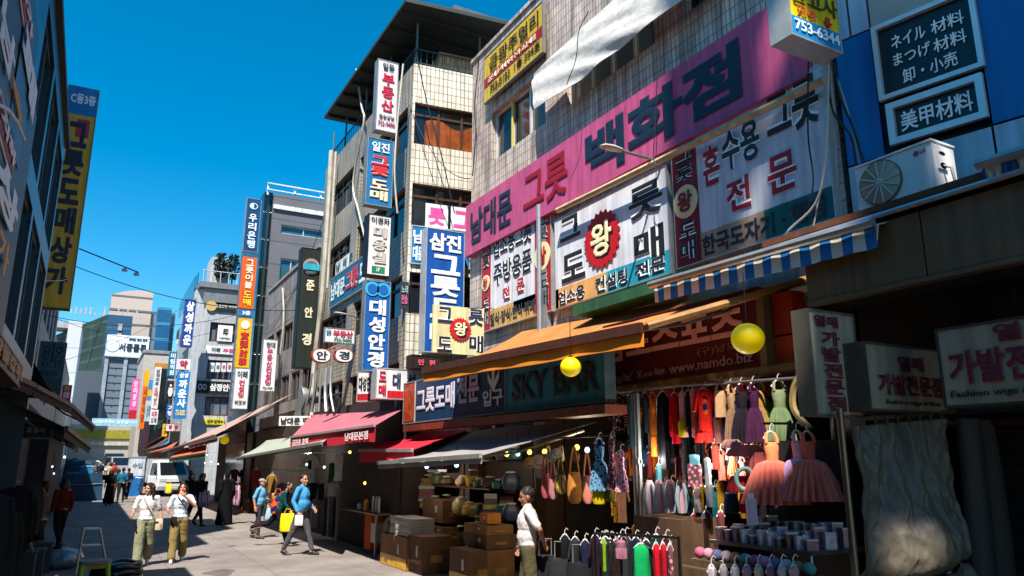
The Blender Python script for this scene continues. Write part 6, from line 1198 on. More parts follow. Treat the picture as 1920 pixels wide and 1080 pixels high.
# ---------------------------------------------------------------- cardboard boxes and tables, centre
CARD = pm('cardboard', '7a5632', .85, var=.3, scale=3); CARDD = pm('brown_cardboard', '5a3e26', .85, var=.3, scale=3); TAPE = pm('yellow_tape', 'c8961c', .4, var=.5, scale=9)
def carton(label, x0, y0, x1, y1, X, dep, mat=CARD, tape=False, open_=False, zb=None, name='cardboard_box', cat='box'):
    a, c = onX(x0, y1, X), onX(x1, y1, X); z0 = max(.005, a.z) if zb is None else zb; z1 = onX(x0, y0, X).z
    t = thing(name, label, cat, (X + dep / 2, (a.y + c.y) / 2, z0)); m = MB(); m.bx(X, c.y, z0, X + dep, a.y, z1); m.build('carton', mat, t)
    m = MB(); m.bx(X - .004, c.y + .02, z1 - .004, X + dep, a.y - .02, z1 + .006); m.bx(X - .006, (a.y + c.y) / 2 - .03, z0 + .02, X - .002, (a.y + c.y) / 2 + .03, z1 - .01); m.build('flap', mat, t)
    m = MB(); ym = a.y - (a.y - c.y) * .7; m.bx(X - .009, ym - .04, z0 + (z1 - z0) * .45, X - .0065, ym + .05, z0 + (z1 - z0) * .75); m.build('paper_label', sg('a8a298'), t)
    m = MB(); m.bx(X + dep * .3, c.y - .004, z0 + (z1 - z0) * .3, X + dep * .7, c.y - .001, z0 + (z1 - z0) * .5); m.build('packing_tape', pm('clear_tape', '96703c', .3), t)
    if tape: m = MB(); m.bx(X - .007, c.y + .01, z0 + .005, X - .002, a.y - .01, z0 + (z1 - z0) * .35); m.bx(X + .02, c.y - .006, z0 + .005, X + dep - .02, c.y - .002, z0 + (z1 - z0) * .35); m.build('tape', TAPE, t)
    return t, (a.y, c.y, z0, z1)
t, g1 = carton('large cardboard box with yellow tape round its foot at the street edge', 713, 998, 762, 1046, 5.35, .7, tape=True, zb=.01)
t, g2 = carton('plain cardboard box right of the yellow taped one', 764, 1002, 790, 1048, 5.4, .6, CARDD, zb=.01)
for i in range(6):
    z = g1[3] + .012 + i * .055; t = thing('wrapped_tray', 'clear wrapped stack layer %s of white trays on the yellow taped box' % ['lowest', 'second', 'third', 'fourth', 'fifth', 'top'][i], 'tray', (5.6, (g1[0] + g1[1]) / 2, z), 'white trays on the taped box'); m = MB(); m.bx(5.42 + .01 * (i % 2), g1[1] + .03, z, 5.9, g1[0] - .28, z + .042); m.build('tray', pm('plastic_wrap', '9c9892', .2, var=.3, scale=8, spec=.7), t); m = MB(); m.bx(5.415 + .01 * (i % 2), g1[1] + .02, z + .043, 5.91, g1[0] - .27, z + .052); m.build('rim', pm('wrap_rim', 'b5b2ac', .2), t)
t = thing('cloth_bundle', 'brown green cloth bundle heaped at the left of the white trays', 'bundle', (5.55, g1[0] - .1, g1[3])); m = MB(); m.grid(lambda a, c: V((5.3 + .6 * a, g1[0] + .05 - .32 * c, g1[3] + .012 + .33 * math.sin(math.pi * min(1, max(0, a * .9 + .1))) * math.sin(math.pi * (.15 + .7 * c)) + .03 * mnoise.noise(V((a * 6, c * 6, 0))))), 16, 16, thick=(0, 0, -.012)); m.build('cloth_cover', cloth('5a5240'), t, True)
t, g3 = carton('low box with a yellow end in the shadow before the man in white', 843, 1026, 880, 1050, 5.5, .5, CARDD, tape=True, zb=.01)
t, g4 = carton('stacked upper brown box behind the man in white', 870, 980, 912, 996, 5.8, .5, CARD)
carton('stacked lower brown box behind the man in white', 872, 997, 912, 1022, 5.8, .55, CARDD)
carton('bottom brown box of the stack behind the man in white', 870, 1023, 914, 1050, 5.82, .5, CARD, zb=.01)
carton('small orange box on the stack behind the man in white', 899, 962, 914, 980, 5.85, .25, pm('orange_card', 'a8641c', .7, var=.3))
carton('tall dark carton in the shadow right of the street boxes', 802, 1002, 836, 1046, 6.0, .5, CARDD, zb=.01)
carton('small tan carton set on the tall dark one', 806, 985, 830, 1001, 6.03, .35, CARD)
carton('flattened pale carton leaning by the street boxes', 790, 1012, 802, 1046, 5.75, .12, pm('pale_card', '9a7a54', .85, var=.3), zb=.01)
carton('dark carton topped by bundles in the shade', 792, 935, 830, 975, 6.05, .5, CARDD)
rr = random.Random(11)
CL = ['8a8680', '5a4438', '7a2420', '3a4450', 'a08a60', '4a4a44', '9a9894', '6a3028', '2a2c30', 'b0a890', '8a5a30', '54221e']
NM = [('grey', 'pale grey'), ('brown', 'brown'), ('red', 'brick red'), ('blue grey', 'blue grey'), ('tan', 'tan'), ('olive', 'olive')]
sp = [(785, 905, 815, 940), (800, 880, 838, 910), (760, 905, 782, 945), (905, 925, 935, 965), (935, 930, 965, 960), (915, 955, 945, 985), (890, 960, 912, 980), (945, 890, 968, 925), (650, 855, 672, 880), (672, 858, 690, 876), (655, 905, 672, 935), (668, 908, 690, 930), (650, 880, 690, 905), (700, 880, 730, 900), (705, 905, 735, 930)]
AD = ['leaning grey', 'red striped', 'pale tied', 'dark cornered', 'round red', 'small brown', 'amber', 'tall tan', 'upper white', 'upper cream', 'lower pink', 'lower brown', 'long grey', 'shaded blue', 'shaded olive']
for i, q in enumerate(sp):
    X = 6.3 + .3 * (i % 3); P, w, h = fit(q, X); c = CL[i % 12]; t = thing('goods_stack', AD[i] + ' stack of packed goods in the shaded stalls, %s' % ('beside the man in white' if q[0] > 850 else 'near the boxes' if q[0] > 750 else 'under the rose awning'), 'goods', P - Z1 * h)
    nl = rr.randint(3, 6)
    for k in range(nl): ww = w * rr.uniform(.4, .5); z = -h + h * k / nl; m = MB(); m.box(P - CU * ww + Z1 * z - CN * .2, CU * (2 * ww), CN * .2, Z1 * (h / nl * .9)); m.build('packet', pm('goods' + CL[(i + k) % 12], CL[(i + k) % 12], .6, var=.4, scale=8), t)
# stall shelves so nothing floats
m = MB()
for x0, x1, X in ((640, 742, 6.9), (752, 845, 6.95), (858, 972, 6.9)):
    a, c = onX(x0, 930, X), onX(x1, 930, X)
    for z in (.5, 1.0, 1.5, 2.0): m.bx(6.3, c.y, z - .03, 7.2, a.y, z)
    m.bx(7.2, c.y, 0, 7.25, a.y, 2.6)
tag(m.build('goods_shelf', WOODD, None, loc=(7, 14, 0)), 'dark wooden shelving at the back of the middle stalls', 'shelf')
# loose goods on top of boxes, shelves and counters
rr = random.Random(31)
ADJ = ['crimson', 'ochre', 'ivory', 'slate', 'teal', 'rust', 'moss', 'plum', 'sand', 'navy', 'coral', 'umber']
HEX = ['8a1c24', 'a8842c', 'bcb4a4', '4a525a', '1f5a60', '8a4320', '48542c', '4c2440', 'a89468', '1e2a48', 'b8584a', '4c3424']
KD = [('basket', 'basket'), ('jar', 'jar'), ('pouch', 'pouch'), ('tin', 'tin'), ('folded_cloth', 'cloth')]
Y_ = [('upper left', 640, 742, 6.45, (1.5, 2.0)), ('lower left', 640, 742, 6.4, (.5, 1.0)), ('upper middle', 752, 845, 6.45, (1.5, 2.0)), ('lower middle', 752, 845, 6.4, (.5, 1.0)), ('upper right', 858, 972, 6.45, (1.5, 2.0)), ('lower right', 858, 972, 6.4, (.5, 1.0))]
for r, (wd, xa, xb, X, zs_) in enumerate(Y_):
    a, c = onX(xa, 930, X).y, onX(xb, 930, X).y
    for lv, z in enumerate(zs_):
        for k in range(6):
            q = (r * 5 + lv * 7 + k * 5) % 12; kd = KD[(r + lv * 2 + k) % 5]; P = V((X + rr.uniform(-.05, .05), a + (c - a) * (k + .5) / 6, z + .002)); h = rr.uniform(.14, .3); w_ = min(abs(a - c) / 14, .14); mt = pm('ware_' + HEX[q], HEX[q], .5, var=.35, scale=9)
            t = thing(kd[0], ADJ[q] + ' ' + kd[1] + ' on the ' + ('lower' if lv == 0 else 'higher') + ' board of the ' + wd + ' stall shelf', kd[1], P, 'small wares on the stall shelves'); m = MB()
            if kd[1] in ('jar', 'tin'): m.lathe(P, [(w_ * .8, 0), (w_, h * .1), (w_, h * .75), (w_ * .6, h * .9), (w_ * .6, h)], 12)
            elif kd[1] == 'basket': m.lathe(P, [(w_ * .8, 0), (w_ * 1.2, h * .6), (w_ * 1.25, h * .65), (w_ * 1.1, h * .62), (w_ * .7, h * .2)], 14)
            else: m.loft([rg(P + Z1 * (h * zz_), w_ * kk, w_ * kk * .8, 4, .08, k) for zz_, kk in ((0, .9), (.3, 1.2), (.7, 1.1), (1, .6))])
            m.build('vessel' if kd[1] in ('jar', 'tin', 'basket') else 'cloth_body', mt, t, True)
            m = MB(); m.lathe(P + Z1 * (h * 1.0), [(w_ * .62, 0), (w_ * .62, .02), (w_ * .2, .03)], 12); m.build('lid' if kd[1] in ('jar', 'tin') else 'tie', sg('b0a898'), t)
# small table with ornaments
t = thing('folding_table', 'narrow steel legged table with ornaments and an orange cloth at the stall front', 'table', (5.75, 17, 0))
a, c = onX(636, 958, 5.6), onX(712, 964, 5.6); zt4 = c.z
m = MB(); m.bx(5.5, c.y, zt4 - .03, 6.1, a.y, zt4); m.build('table_top', metal('7a7672'), t)
for y in (a.y - .03, c.y + .03):
    for x in (5.52, 6.06): m = MB(); m.bx(x, y - .02, 0, x + .04, y + .02, zt4 - .03); m.build('leg', STEEL, t)
m = MB(); m.bx(5.53, c.y + .35, .12, 5.9, c.y + .75, zt4 - .035); m.build('storage_cloth', cloth('a84a1c'), t)
m = MB(); m.bx(5.53, c.y + .05, .28, 6.0, c.y + .33, zt4 - .2); m.build('steel_bin', metal('8a8a88'), t)
for i, (x, y0, y1, c_, l) in enumerate(((674, 945, 958, 'c8c0b0', 'small white card stand at the left of the ornament table'), (686, 938, 960, 'b87a30', 'gold dog ornament on the small table'), (699, 930, 960, 'd0ccc4', 'first white candle shaped ornament on the small table'), (705, 930, 960, 'c8c4bc', 'second white candle shaped ornament on the small table'), (710, 930, 961, 'bcb8b0', 'third white candle shaped ornament at the table end'))):
    P = onX(x, y1, 5.65); P.z = zt4; hgt = (y1 - y0) * cam_d(P) / F; t = thing('ornament', l, 'ornament', P); m = MB(); r = .07 if i < 2 else .032; m.lathe(P, [(r, 0), (r, hgt * .1), (r * .8, hgt * .5), (r * .9, hgt * .8), (r * .3, hgt)], 12); m.build('figure', sg(c_), t, True); m = MB(); m.lathe(P, [(r * 1.15, .001), (r * 1.15, .015)], 12); m.build('base', BLACKM, t)
# shirts hanging under the sage awning
SH = 5.3
for l, q, k, c in (('white tee with a black print hanging highest under the sage awning', (566, 852, 600, 908), 'tee', ['b0aca8', 'b0aca8', '222226']), ('green slim shirt hanging by the white ones', (614, 868, 632, 906), 'strip', ['0d5a34']), ('long white shirt right of the green one', (624, 852, 648, 902), 'strip', ['a8a4a4']), ('grey tee low on the left of the hanging clothes', (576, 938, 608, 990), 'tee', ['6a6468', '6a6468']), ('dark tee under the printed white one', (574, 905, 600, 940), 'tee', ['1c1e22', '1c1e22']), ('navy shirt beside the dark tee', (594, 906, 612, 938), 'strip', ['1a2436']), ('pale grey tee above the striped trousers', (610, 905, 636, 930), 'tee', ['8a868a', '8a868a'])):
    garment(l, q, SH, k, c, seed=len(l))
for i in range(4): garment(('first', 'second', 'third', 'fourth')[i] + ' long dark grey trousers hanging at the stall, from the left', (606 + i * 8, 932, 616 + i * 8, 1006), SH + .1, 'strip', [['3a3c42', '6a6a70', '2a2c32', '5a5a60'][i]], name='trousers', cat='trousers', hang=False, group='hanging grey trousers', seed=i)
m = MB(); a, c = onX(560, 850, SH), onX(652, 848, SH); m.tube([a, c], .014, 6); tag(m.build('clothes_rail', STEEL, None, True, loc=a), 'steel rail under the sage awning with hanging shirts', 'rail')
# dark stall backs under the far awnings
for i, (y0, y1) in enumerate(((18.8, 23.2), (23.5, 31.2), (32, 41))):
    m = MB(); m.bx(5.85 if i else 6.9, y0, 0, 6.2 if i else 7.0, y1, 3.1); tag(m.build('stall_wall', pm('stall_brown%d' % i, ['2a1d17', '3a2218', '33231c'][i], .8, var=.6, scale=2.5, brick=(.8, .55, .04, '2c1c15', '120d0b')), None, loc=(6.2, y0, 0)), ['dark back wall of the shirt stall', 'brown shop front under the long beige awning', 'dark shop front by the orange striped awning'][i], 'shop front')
for i, (x, y) in enumerate(((440, 905), (470, 880), (500, 890), (430, 880), (520, 905), (455, 940), (490, 935))):
    P, w, h = fit((x, y, x + 22, y + 30), 5.5); P.z = max(P.z, h + .02); garment(['rust', 'dull red', 'ochre', 'maroon', 'grey', 'brown', 'dark green'][i] + ' garment hung at the shop front under the beige awning', (x, y, x + 20, y + 34), 5.6, 'tee', [['6a3018', '5a1c1c', '7a5a28', '48161c', '55504c', '4a3222', '2a3a2a'][i]] * 2, seed=i, name='hung_shirt', cat='shirt')
# ================================================================ people
SKIN = pm('skin', 'b07a5c', .55, var=.08, scale=6); DSK = pm('skin_dark', '8a5a42', .55, var=.08); EYE = pm('eye_dark', '1c1412', .3, var=0); LIP = pm('lip', '8a3a36', .5, var=0); HAIRM = pm('hair_dark', '1c1310', .45, var=.4, scale=20); HAIRB = pm('hair_brown', '2e1a12', .42, var=.5, scale=18)
def person(label, loc, h, fwd, top, bottom, shoes='d8d4cc', hair=HAIRM, hairlen=0, arms=None, legs=((.25, .1), (-.25, .35)), sleeve=.45, wide=0, look=0, tilt=0, lean=0, res=.0095, skin=None, robe=None, cap=None, fat=0, hood=None, group=None, longskirt=False, turn=0):
    Fd = V((fwd[0], fwd[1], 0)).normalized(); Rt = V((Fd.y, -Fd.x, 0)); k = h / 1.70; P0 = V((loc[0], loc[1], loc[2] if len(loc) > 2 else .004)); skin = skin or SKIN
    # lower body
    J = {}
    for s, (a, kn) in zip((1, -1), legs):
        hp = V((s * .085, 0, .9)); knee = hp + V((s * .015, math.sin(a) * .43, -math.cos(a) * .43)); b = a - kn; ank = knee + V((0, math.sin(b) * .41, -math.cos(b) * .41)); J[s] = (hp, knee, ank, b)
    dz = .07 - min(J[1][2].z, J[-1][2].z)
    def Wd(p):
        p = V(p); z = p.z + dz
        if p.z > .9: p = V((p.x, p.y + math.sin(lean) * (p.z - .9), p.z)); z = .9 + (p.z - .9) * math.cos(lean) + dz
        return P0 + (Rt * p.x + Fd * p.y + Z1 * z) * k
    hl = look; hF = V((math.sin(hl), math.cos(hl), 0)); hR = V((hF.y, -hF.x, 0)); hc = V((0, .015, 1.565))
    Hp = lambda x, y, z: hc + hR * x + hF * (y * math.cos(tilt) + z * math.sin(tilt)) + Z1 * (z * math.cos(tilt) - y * math.sin(tilt))
    rotm = Matrix((Rt, Fd, Z1)).transposed(); hrot = Matrix(((Rt * hR.x + Fd * hR.y), (Rt * hF.x + Fd * hF.y), Z1)).transposed()
    t = thing('person', label, 'person', P0, group)
    A = []
    for i, s in enumerate((1, -1)):
        sh = V((s * .172, 0, 1.375)); el, wr = (arms[i] if arms and arms[i] else ((s * .215, -.03, 1.1), (s * .215, .07, .87))); A.append((sh, V(el), V(wr), s))
    m = MB(); E = lambda c, r, rot=rotm: m.ball(Wd(c), tuple(x * k for x in r), 14, rot=rot); Cc = lambda a, b, ra, rb: m.capsule(Wd(a), Wd(b), ra * k, rb * k, 10)
    E((0, 0, 1.24), (.15, .1 + fat, .2)); E((0, .005 + fat * .3, 1.05), (.13 + fat * .5, .09 + fat, .16)); E((0, -.01, .94), (.15 + fat * .3, .105 + fat * .5, .12)); Cc((0, -.01, 1.38), (0, .01, 1.5), .052, .05); Cc((-.14, 0, 1.385), (.14, 0, 1.385), .055, .055)
    E(Hp(0, -.005, .02), (.074, .092, .095), hrot); E(Hp(0, .02, -.045), (.058, .066, .072), hrot); m.capsule(Wd(Hp(0, .085, .0)), Wd(Hp(0, .103, -.028)), .01 * k, .015 * k); E(Hp(0, .07, -.092), (.026, .02, .018), hrot); E(Hp(0, .083, -.058), (.022, .01, .010), hrot); E(Hp(0, .075, .022), (.055, .014, .010), hrot)
    for s in (1, -1): E(Hp(s * .075, -.005, -.015), (.011, .024, .034), hrot); E(Hp(s * .04, .06, -.03), (.022, .02, .022), hrot)
    for s in (1, -1):
        hp, kn, an, b = J[s]; Cc(hp, kn, .082, .055); Cc(kn, an, .056, .036); Cc(an, an + V((0, .05, -.03)), .03, .026)
    for sh, el, wr, s in A:
        Cc(sh, el, .047, .036); Cc(el, wr, .038, .026); d = (wr - el).normalized(); sd = V((0, 0, 1)).cross(d)
        if sd.length < .2: sd = V((0, -s, 0))
        sd = V((0, 1, 0)) - d * d.y if abs(d.z) > .7 else V((0, 0, 1)) - d * d.z; sd.normalize(); nn = d.cross(sd)
        pc = wr + d * .045; m.ball(Wd(pc), (.03 * k, .03 * k, .03 * k), 10); 
        for q in (-1, 0, 1): m.capsule(Wd(wr + d * .01 + sd * (q * .016)), Wd(wr + d * .085 + sd * (q * .022)), .018 * k, .015 * k, 8)
        cu = -nn * s * .35
        for q, L_ in ((-.034, .058), (-.012, .072), (.012, .078), (.034, .068)):
            b0 = wr + d * .085 + sd * q; b1 = b0 + (d + cu * .5).normalized() * (L_ * .5); b2 = b1 + (d + cu * 1.6).normalized() * (L_ * .55); m.capsule(Wd(b0), Wd(b1), .0095 * k, .009 * k, 7); m.capsule(Wd(b1), Wd(b2), .009 * k, .0075 * k, 7)
        t0 = wr + d * .025 + sd * .026; t1 = t0 + (d * .6 + sd + cu).normalized() * .04; t2 = t1 + (d + sd * .35 + cu).normalized() * .03; m.capsule(Wd(t0), Wd(t1), .013 * k, .011 * k, 7); m.capsule(Wd(t1), Wd(t2), .011 * k, .009 * k, 7)
    o = m.build('body', [skin, EYE, LIP], t, remesh=res * k, sm=2)
    base = V(t['_b']); es = [(Wd(Hp(s * .031, .08, .004)), .013 * k, 1) for s in (1, -1)] + [(Wd(Hp(0, .09, -.058)), .016 * k, 2)] + [(Wd(Hp(s * .031, .085, .03)), .012 * k, 1) for s in (1, -1)]
    if res < .012:
        for p in o.data.polygons:
            c = p.center + base
            for e, r, mi in es:
                v = c - e
                if v.length < r * 1.6 and abs(v.z) < r * .55: p.material_index = mi
    def garm(nm, m, mat, amp=.0062, fr=13):
        o = m.build(nm, mat if not isinstance(mat, str) else cloth(mat), t, remesh=max(res * 1.25, .011) * k, sm=3)
        me = o.data; ns = [v.normal.copy() for v in me.vertices]
        for v, n_ in zip(me.vertices, ns): q = v.co * fr; v.co += n_ * (amp * mnoise.noise(V((q.x, q.y, q.z * .45))) * 1.6 + amp * .6 * mnoise.noise(q * 2.3))
        return o
    g = .017
    # shirt or robe
    m = MB()
    if robe:
        E((0, 0, 1.24), (.175, .13, .22)); Cc((-.15, 0, 1.37), (.15, 0, 1.37), .075, .075)
        for i in range(30): z = 1.2 - i * .0395; E((0, 0, z), (.17 + .004 * i, .13 + .004 * i, .12))
    else:
        E((0, 0, 1.24), (.142 + g, .1 + g + fat, .2)); E((0, .005 + fat * .35, 1.06), (.125 + g + fat * .5, .09 + g + fat, .17)); E((0, 0, .97), (.142 + g, .1 + g + fat * .5, .08)); Cc((-.135, 0, 1.378), (.135, 0, 1.378), .05 + g * .7, .05 + g * .7); Cc((0, -.01, 1.38), (0, .0, 1.43), .07, .062)
    for sh, el, wr, s in A:
        if sleeve <= .5: e = sh.lerp(el, sleeve * 1.7); Cc(sh, e, .059, .06)
        else: Cc(sh, el, .062, .052); Cc(el, el.lerp(wr, (sleeve - .5) * 2), .052, .044)
        if robe: Cc(sh, el, .09, .09); Cc(el, wr, .09, .1)
    garm('robe' if robe else 'shirt', m, top)
    if not robe:
        m = MB(); E((0, -.01, .92), (.155 + fat * .3, .112 + fat * .4, .1)); 
        for s in (1, -1):
            hp, kn, an, b = J[s]; Cc(hp, kn, .094 + wide * .01, .07 + wide * .03); Cc(kn, an + V((0, 0, .05)), .068 + wide * .03, .052 + wide * .04)
        if longskirt: 
            for i in range(16): E((0, 0, .85 - i * .045), (.16 + .006 * i, .12 + .007 * i, .1))
        garm('trousers' if not longskirt else 'skirt', m, bottom, .008, 9)
    for s in (1, -1):
        hp, kn, an, b = J[s]; m = MB(); ft = max(-.5, b * .8) if b < 0 else 0
        dd = V((0, math.cos(ft), math.sin(ft))); Cc(an + dd * -.03 + V((0, 0, -.035)), an + dd * .16 + V((0, 0, -.04)), .042, .034); Cc(an + V((0, 0, -.03)), an + dd * .06 + V((0, 0, -.01)), .045, .036); m.build('shoe', pm('shoe_' + shoes, shoes, .5, var=.15), t, remesh=.011 * k)
    if hood:
        m = MB(); E(Hp(0, -.02, .01), (.095, .1, .125), hrot); Cc((0, -.02, 1.36), (0, -.02, 1.5), .1, .075); garm('headscarf', m, hood, .004)
    elif hair is not None:
        m = MB(); E(Hp(0, -.022, .035), (.083, .094, .093), hrot)
        if hairlen:
            for a in (-2.6, -2.1, -1.57, -1.04, -.54, 0, 3.14):
                x, y = .07 * math.cos(a), .075 * math.sin(a) - .018; m.capsule(Wd(Hp(x, y, .03)), Wd(Hp(x * 1.35, y * 1.15 - .012, -hairlen * (1 if math.sin(a) < -.1 else .85))), .034 * k, .026 * k)
            for s in (1, -1): m.capsule(Wd(Hp(s * .02, .06, .1)), Wd(Hp(s * .075, .035, .0)), .02 * k, .018 * k)
        else: m.capsule(Wd(Hp(0, -.07, .0)), Wd(Hp(0, -.065, -.06)), .045 * k, .035 * k)
        o = m.build('hair', hair, t, remesh=.011 * k)
        for v in o.data.vertices: q = v.co; v.co += v.normal * (.009 * mnoise.noise(V((q.x * 55, q.y * 55, q.z * 8))) + .004 * mnoise.noise(V((q.x * 120, q.y * 120, q.z * 14))))
    if cap:
        m = MB(); E(Hp(0, -.01, .065), (.09, .1, .062), hrot); 
        for q in (-.05, 0, .05): m.capsule(Wd(Hp(q, .06, .05)), Wd(Hp(q * .9, .165 - abs(q) * .5, .04)), .014 * k, .009 * k)
        m.build('cap', cloth(cap), t, remesh=.011 * k)
    return t, Wd
def held(name, label, cat, c, w, d, h, mat, U=CU, N=CN, handle=True):
    """a soft bag or sheet held in a hand: bulged body, handles"""
    c = V(c); t = thing(name, label, cat, c); mat = cloth(mat) if isinstance(mat, str) else mat
    m = MB(); m.loft([rg(c - Z1 * (h * z), w * .5 * q, d * .5 * s_, 4, .05, 1, U=U, N=N) for z, q, s_ in ((0, .9, .35), (.25, .98, .8), (.7, 1, 1), (.95, .98, .9), (1, .85, .5))]); m.build('bag_body', mat, t, True)
    if handle:
        m = MB()
        for s in (-1, 1): m.tube([c + U * (-w * .25) + N * (s * .02), c + U * (-w * .15) + Z1 * .1, c + U * (w * .15) + Z1 * .1, c + U * (w * .25) + N * (s * .02)], .008, 5)
        m.build('handle', mat, t, True)
    return t
g = onZ(265, 1062)
t, Wd = person('long haired woman in white tee and pale sage wide trousers, looking to her right', g, 1.60, (-.05, -1), 'd2ccc8', '77765c', 'c8c2ba', HAIRB, .26, arms=[((.25, -.02, 1.14), (.27, .2, 1.06)), ((-.25, -.05, 1.12), (-.28, .02, .88))], legs=((.34, .06), (-.2, .42)), wide=.9, look=.75)
m = MB(); p = [Wd(x) for x in ((.1, .09, 1.42), (.04, .135, 1.3), (-.08, .14, 1.12), (-.2, .1, .96))]; m.tube(p, .014, 5); m.build('bag_strap', cloth('b8aa98'), t, True); q = Wd((-.24, .02, .96)); 
held('crossbody_bag', 'cream crossbody bag at the hip of the woman in sage trousers', 'bag', q, .16, .08, .22, 'b0a48c', handle=False)
g = onZ(330, 1054)
t, Wd = person('woman in a pale print tee and khaki cargo trousers raising one hand to her face', g, 1.57, (-.12, -1), 'bfc8d0', '7c6840', 'cfc8bc', HAIRM, .24, arms=[((.27, -.02, 1.13), (.25, .2, 1.1)), ((-.27, .12, 1.2), (-.06, .19, 1.40))], legs=((.3, .1), (-.14, .35)), wide=.8, look=.1, tilt=-.15)
m = MB()
for z in (1.26, 1.2): m.tube([Wd((.07, .128, z)), Wd((0, .136, z - .006)), Wd((-.06, .13, z - .012))], .006, 4)
m.build('shirt_print', ink('94a0aa'), t); m = MB(); p = [Wd(x) for x in ((.1, .1, 1.42), (0, .14, 1.28), (-.14, .13, 1.08), (-.2, .06, .96))]; m.tube(p, .009, 5); m.build('bag_strap', BLACKM, t, True)
held('belt_pouch', 'dark brown pouch on the belt of the woman in cargo trousers', 'pouch', Wd((.12, .14, .98)), .12, .06, .16, '2a1a16', handle=False)
g = onZ(560, 1041)
t, Wd = person('broad man in a bright blue long sleeved shirt and grey trousers striding to the right', g, 1.73, (.72, -.7), '3f86b4', '4a484c', '1a1718', pm('hair_short', '120d0c', .6, var=.3), 0, arms=[((.24, -.06, 1.13), (.24, .06, .9)), ((-.24, -.02, 1.13), (-.2, .16, .98))], legs=((-.3, .15), (.32, .08)), sleeve=.95, fat=.05, look=.25)
q = Wd((.25, .1, .86)); held('folded_paper', 'folded white paper bag in the hand of the man in the blue shirt', 'paper', q, .17, .03, .22, 'c8c4c0', handle=False)
g = onZ(519, 1024)
t, Wd = person('stooping person in dark teal top, half behind the man in the blue shirt', g, 1.55, (.9, -.4), '0f3a3c', '17181c', '3a3836', HAIRM, 0, legs=((.35, .1), (-.75, .5)), sleeve=.9, lean=.3, arms=[((.2, .12, 1.1), (.2, .3, .92)), None])
c = Wd((0, -.2, 1.38)); held('backpack', 'red backpack with colourful patches worn by the stooping person', 'backpack', c, .3, .22, .48, pat('patch_print', 'a81a18', 'd8a830', 9, 'rainbow'))
c = Wd((.25, .28, .86)); held('carrier_bag', 'bright yellow carrier bag held by the stooping person', 'bag', c, .34, .12, .42, pm('yellow_plastic', 'd8bc10', .4, var=.15, scale=6))
g = onZ(483, 1010)
t, Wd = person('man with a grey cap and pale blue short sleeved shirt walking behind the others', g, 1.52, (.75, -.6), '5a98b8', '37343a', '1c1a1a', HAIRM, 0, legs=((.1, .05), (-.2, .15)), sleeve=.5, cap='8a8680', fat=.03, res=.011, arms=[((.24, -.08, 1.12), (.26, -.02, .9)), ((-.22, 0, 1.12), (-.2, .14, .9))])
c = Wd((-.2, .2, .84)); held('carrier_bag', 'pale blue carrier bag carried by the man with the grey cap', 'bag', c, .26, .1, .3, pm('blue_plastic', '8aa4b8', .4, var=.15))
g = onZ(419, 984)
t, Wd = person('person in a long black robe with a headscarf walking up the street', g, 1.62, (-.2, 1), '0e0f12', '0e0f12', '6a6462', robe=True, hood='0e0f12', res=.014, legs=((.1, .1), (-.1, .2)), sleeve=.95)
c = Wd((.32, 0, 1.25)); held('shopping_bag', 'pink and white striped bag carried by the person in the black robe', 'bag', c, .3, .12, .62, pm('pink_white_stripe', 'b89aa8', .6, var=.2, wave=(.1, 0, '6a3a54')))
g = onZ(372, 986)
t, Wd = person('person in black carrying a white and pink garment over one arm', g, 1.62, (.6, -.8), '101013', '141418', '1a1a1c', HAIRM, .12, sleeve=.95, res=.014, arms=[((.26, .06, 1.16), (.2, .3, 1.12)), None], legs=((.3, .1), (-.25, .3)))
held('folded_garment', 'white and pink garment draped over the arm of the person in black', 'clothing', Wd((.18, .32, 1.14)), .34, .1, .5, pm('pink_white_stripe', 'b89aa8'), handle=False)
g = onZ(362, 982); person('person in a black coat half hidden beside the one carrying garments', (g.x - .1, g.y + .6), 1.6, (.2, -1), '141416', '101012', '1a1a1c', HAIRM, .1, sleeve=.95, res=.016)
# man in white, near
d = 9.9; r = ray(990, 1080); r.z = 0; r.normalize()
g = V((r.x * d, r.y * d, 0))
t, Wd = person('man in white tee and olive trousers, one hand on his lower back', (g.x, g.y), 1.66, (-.85, .45), 'b8b2ae', '4c4630', '242220', pm('hair_short', '120d0c', .6, var=.3), 0, skin=DSK, arms=[((.27, -.1, 1.14), (.24, .05, .92)), ((-.27, -.14, 1.17), (-.1, -.2, 1.0))], legs=((.08, .06), (-.1, .1)), sleeve=.45, look=-.1, tilt=.18, wide=.3, fat=.025)
m = MB(); p = Wd((.243, .035, .945)); q = Wd((.246, .015, .975)); m.tube([p, q], .034, 12); m.build('watch', sg('d8d4cc'), t, True)
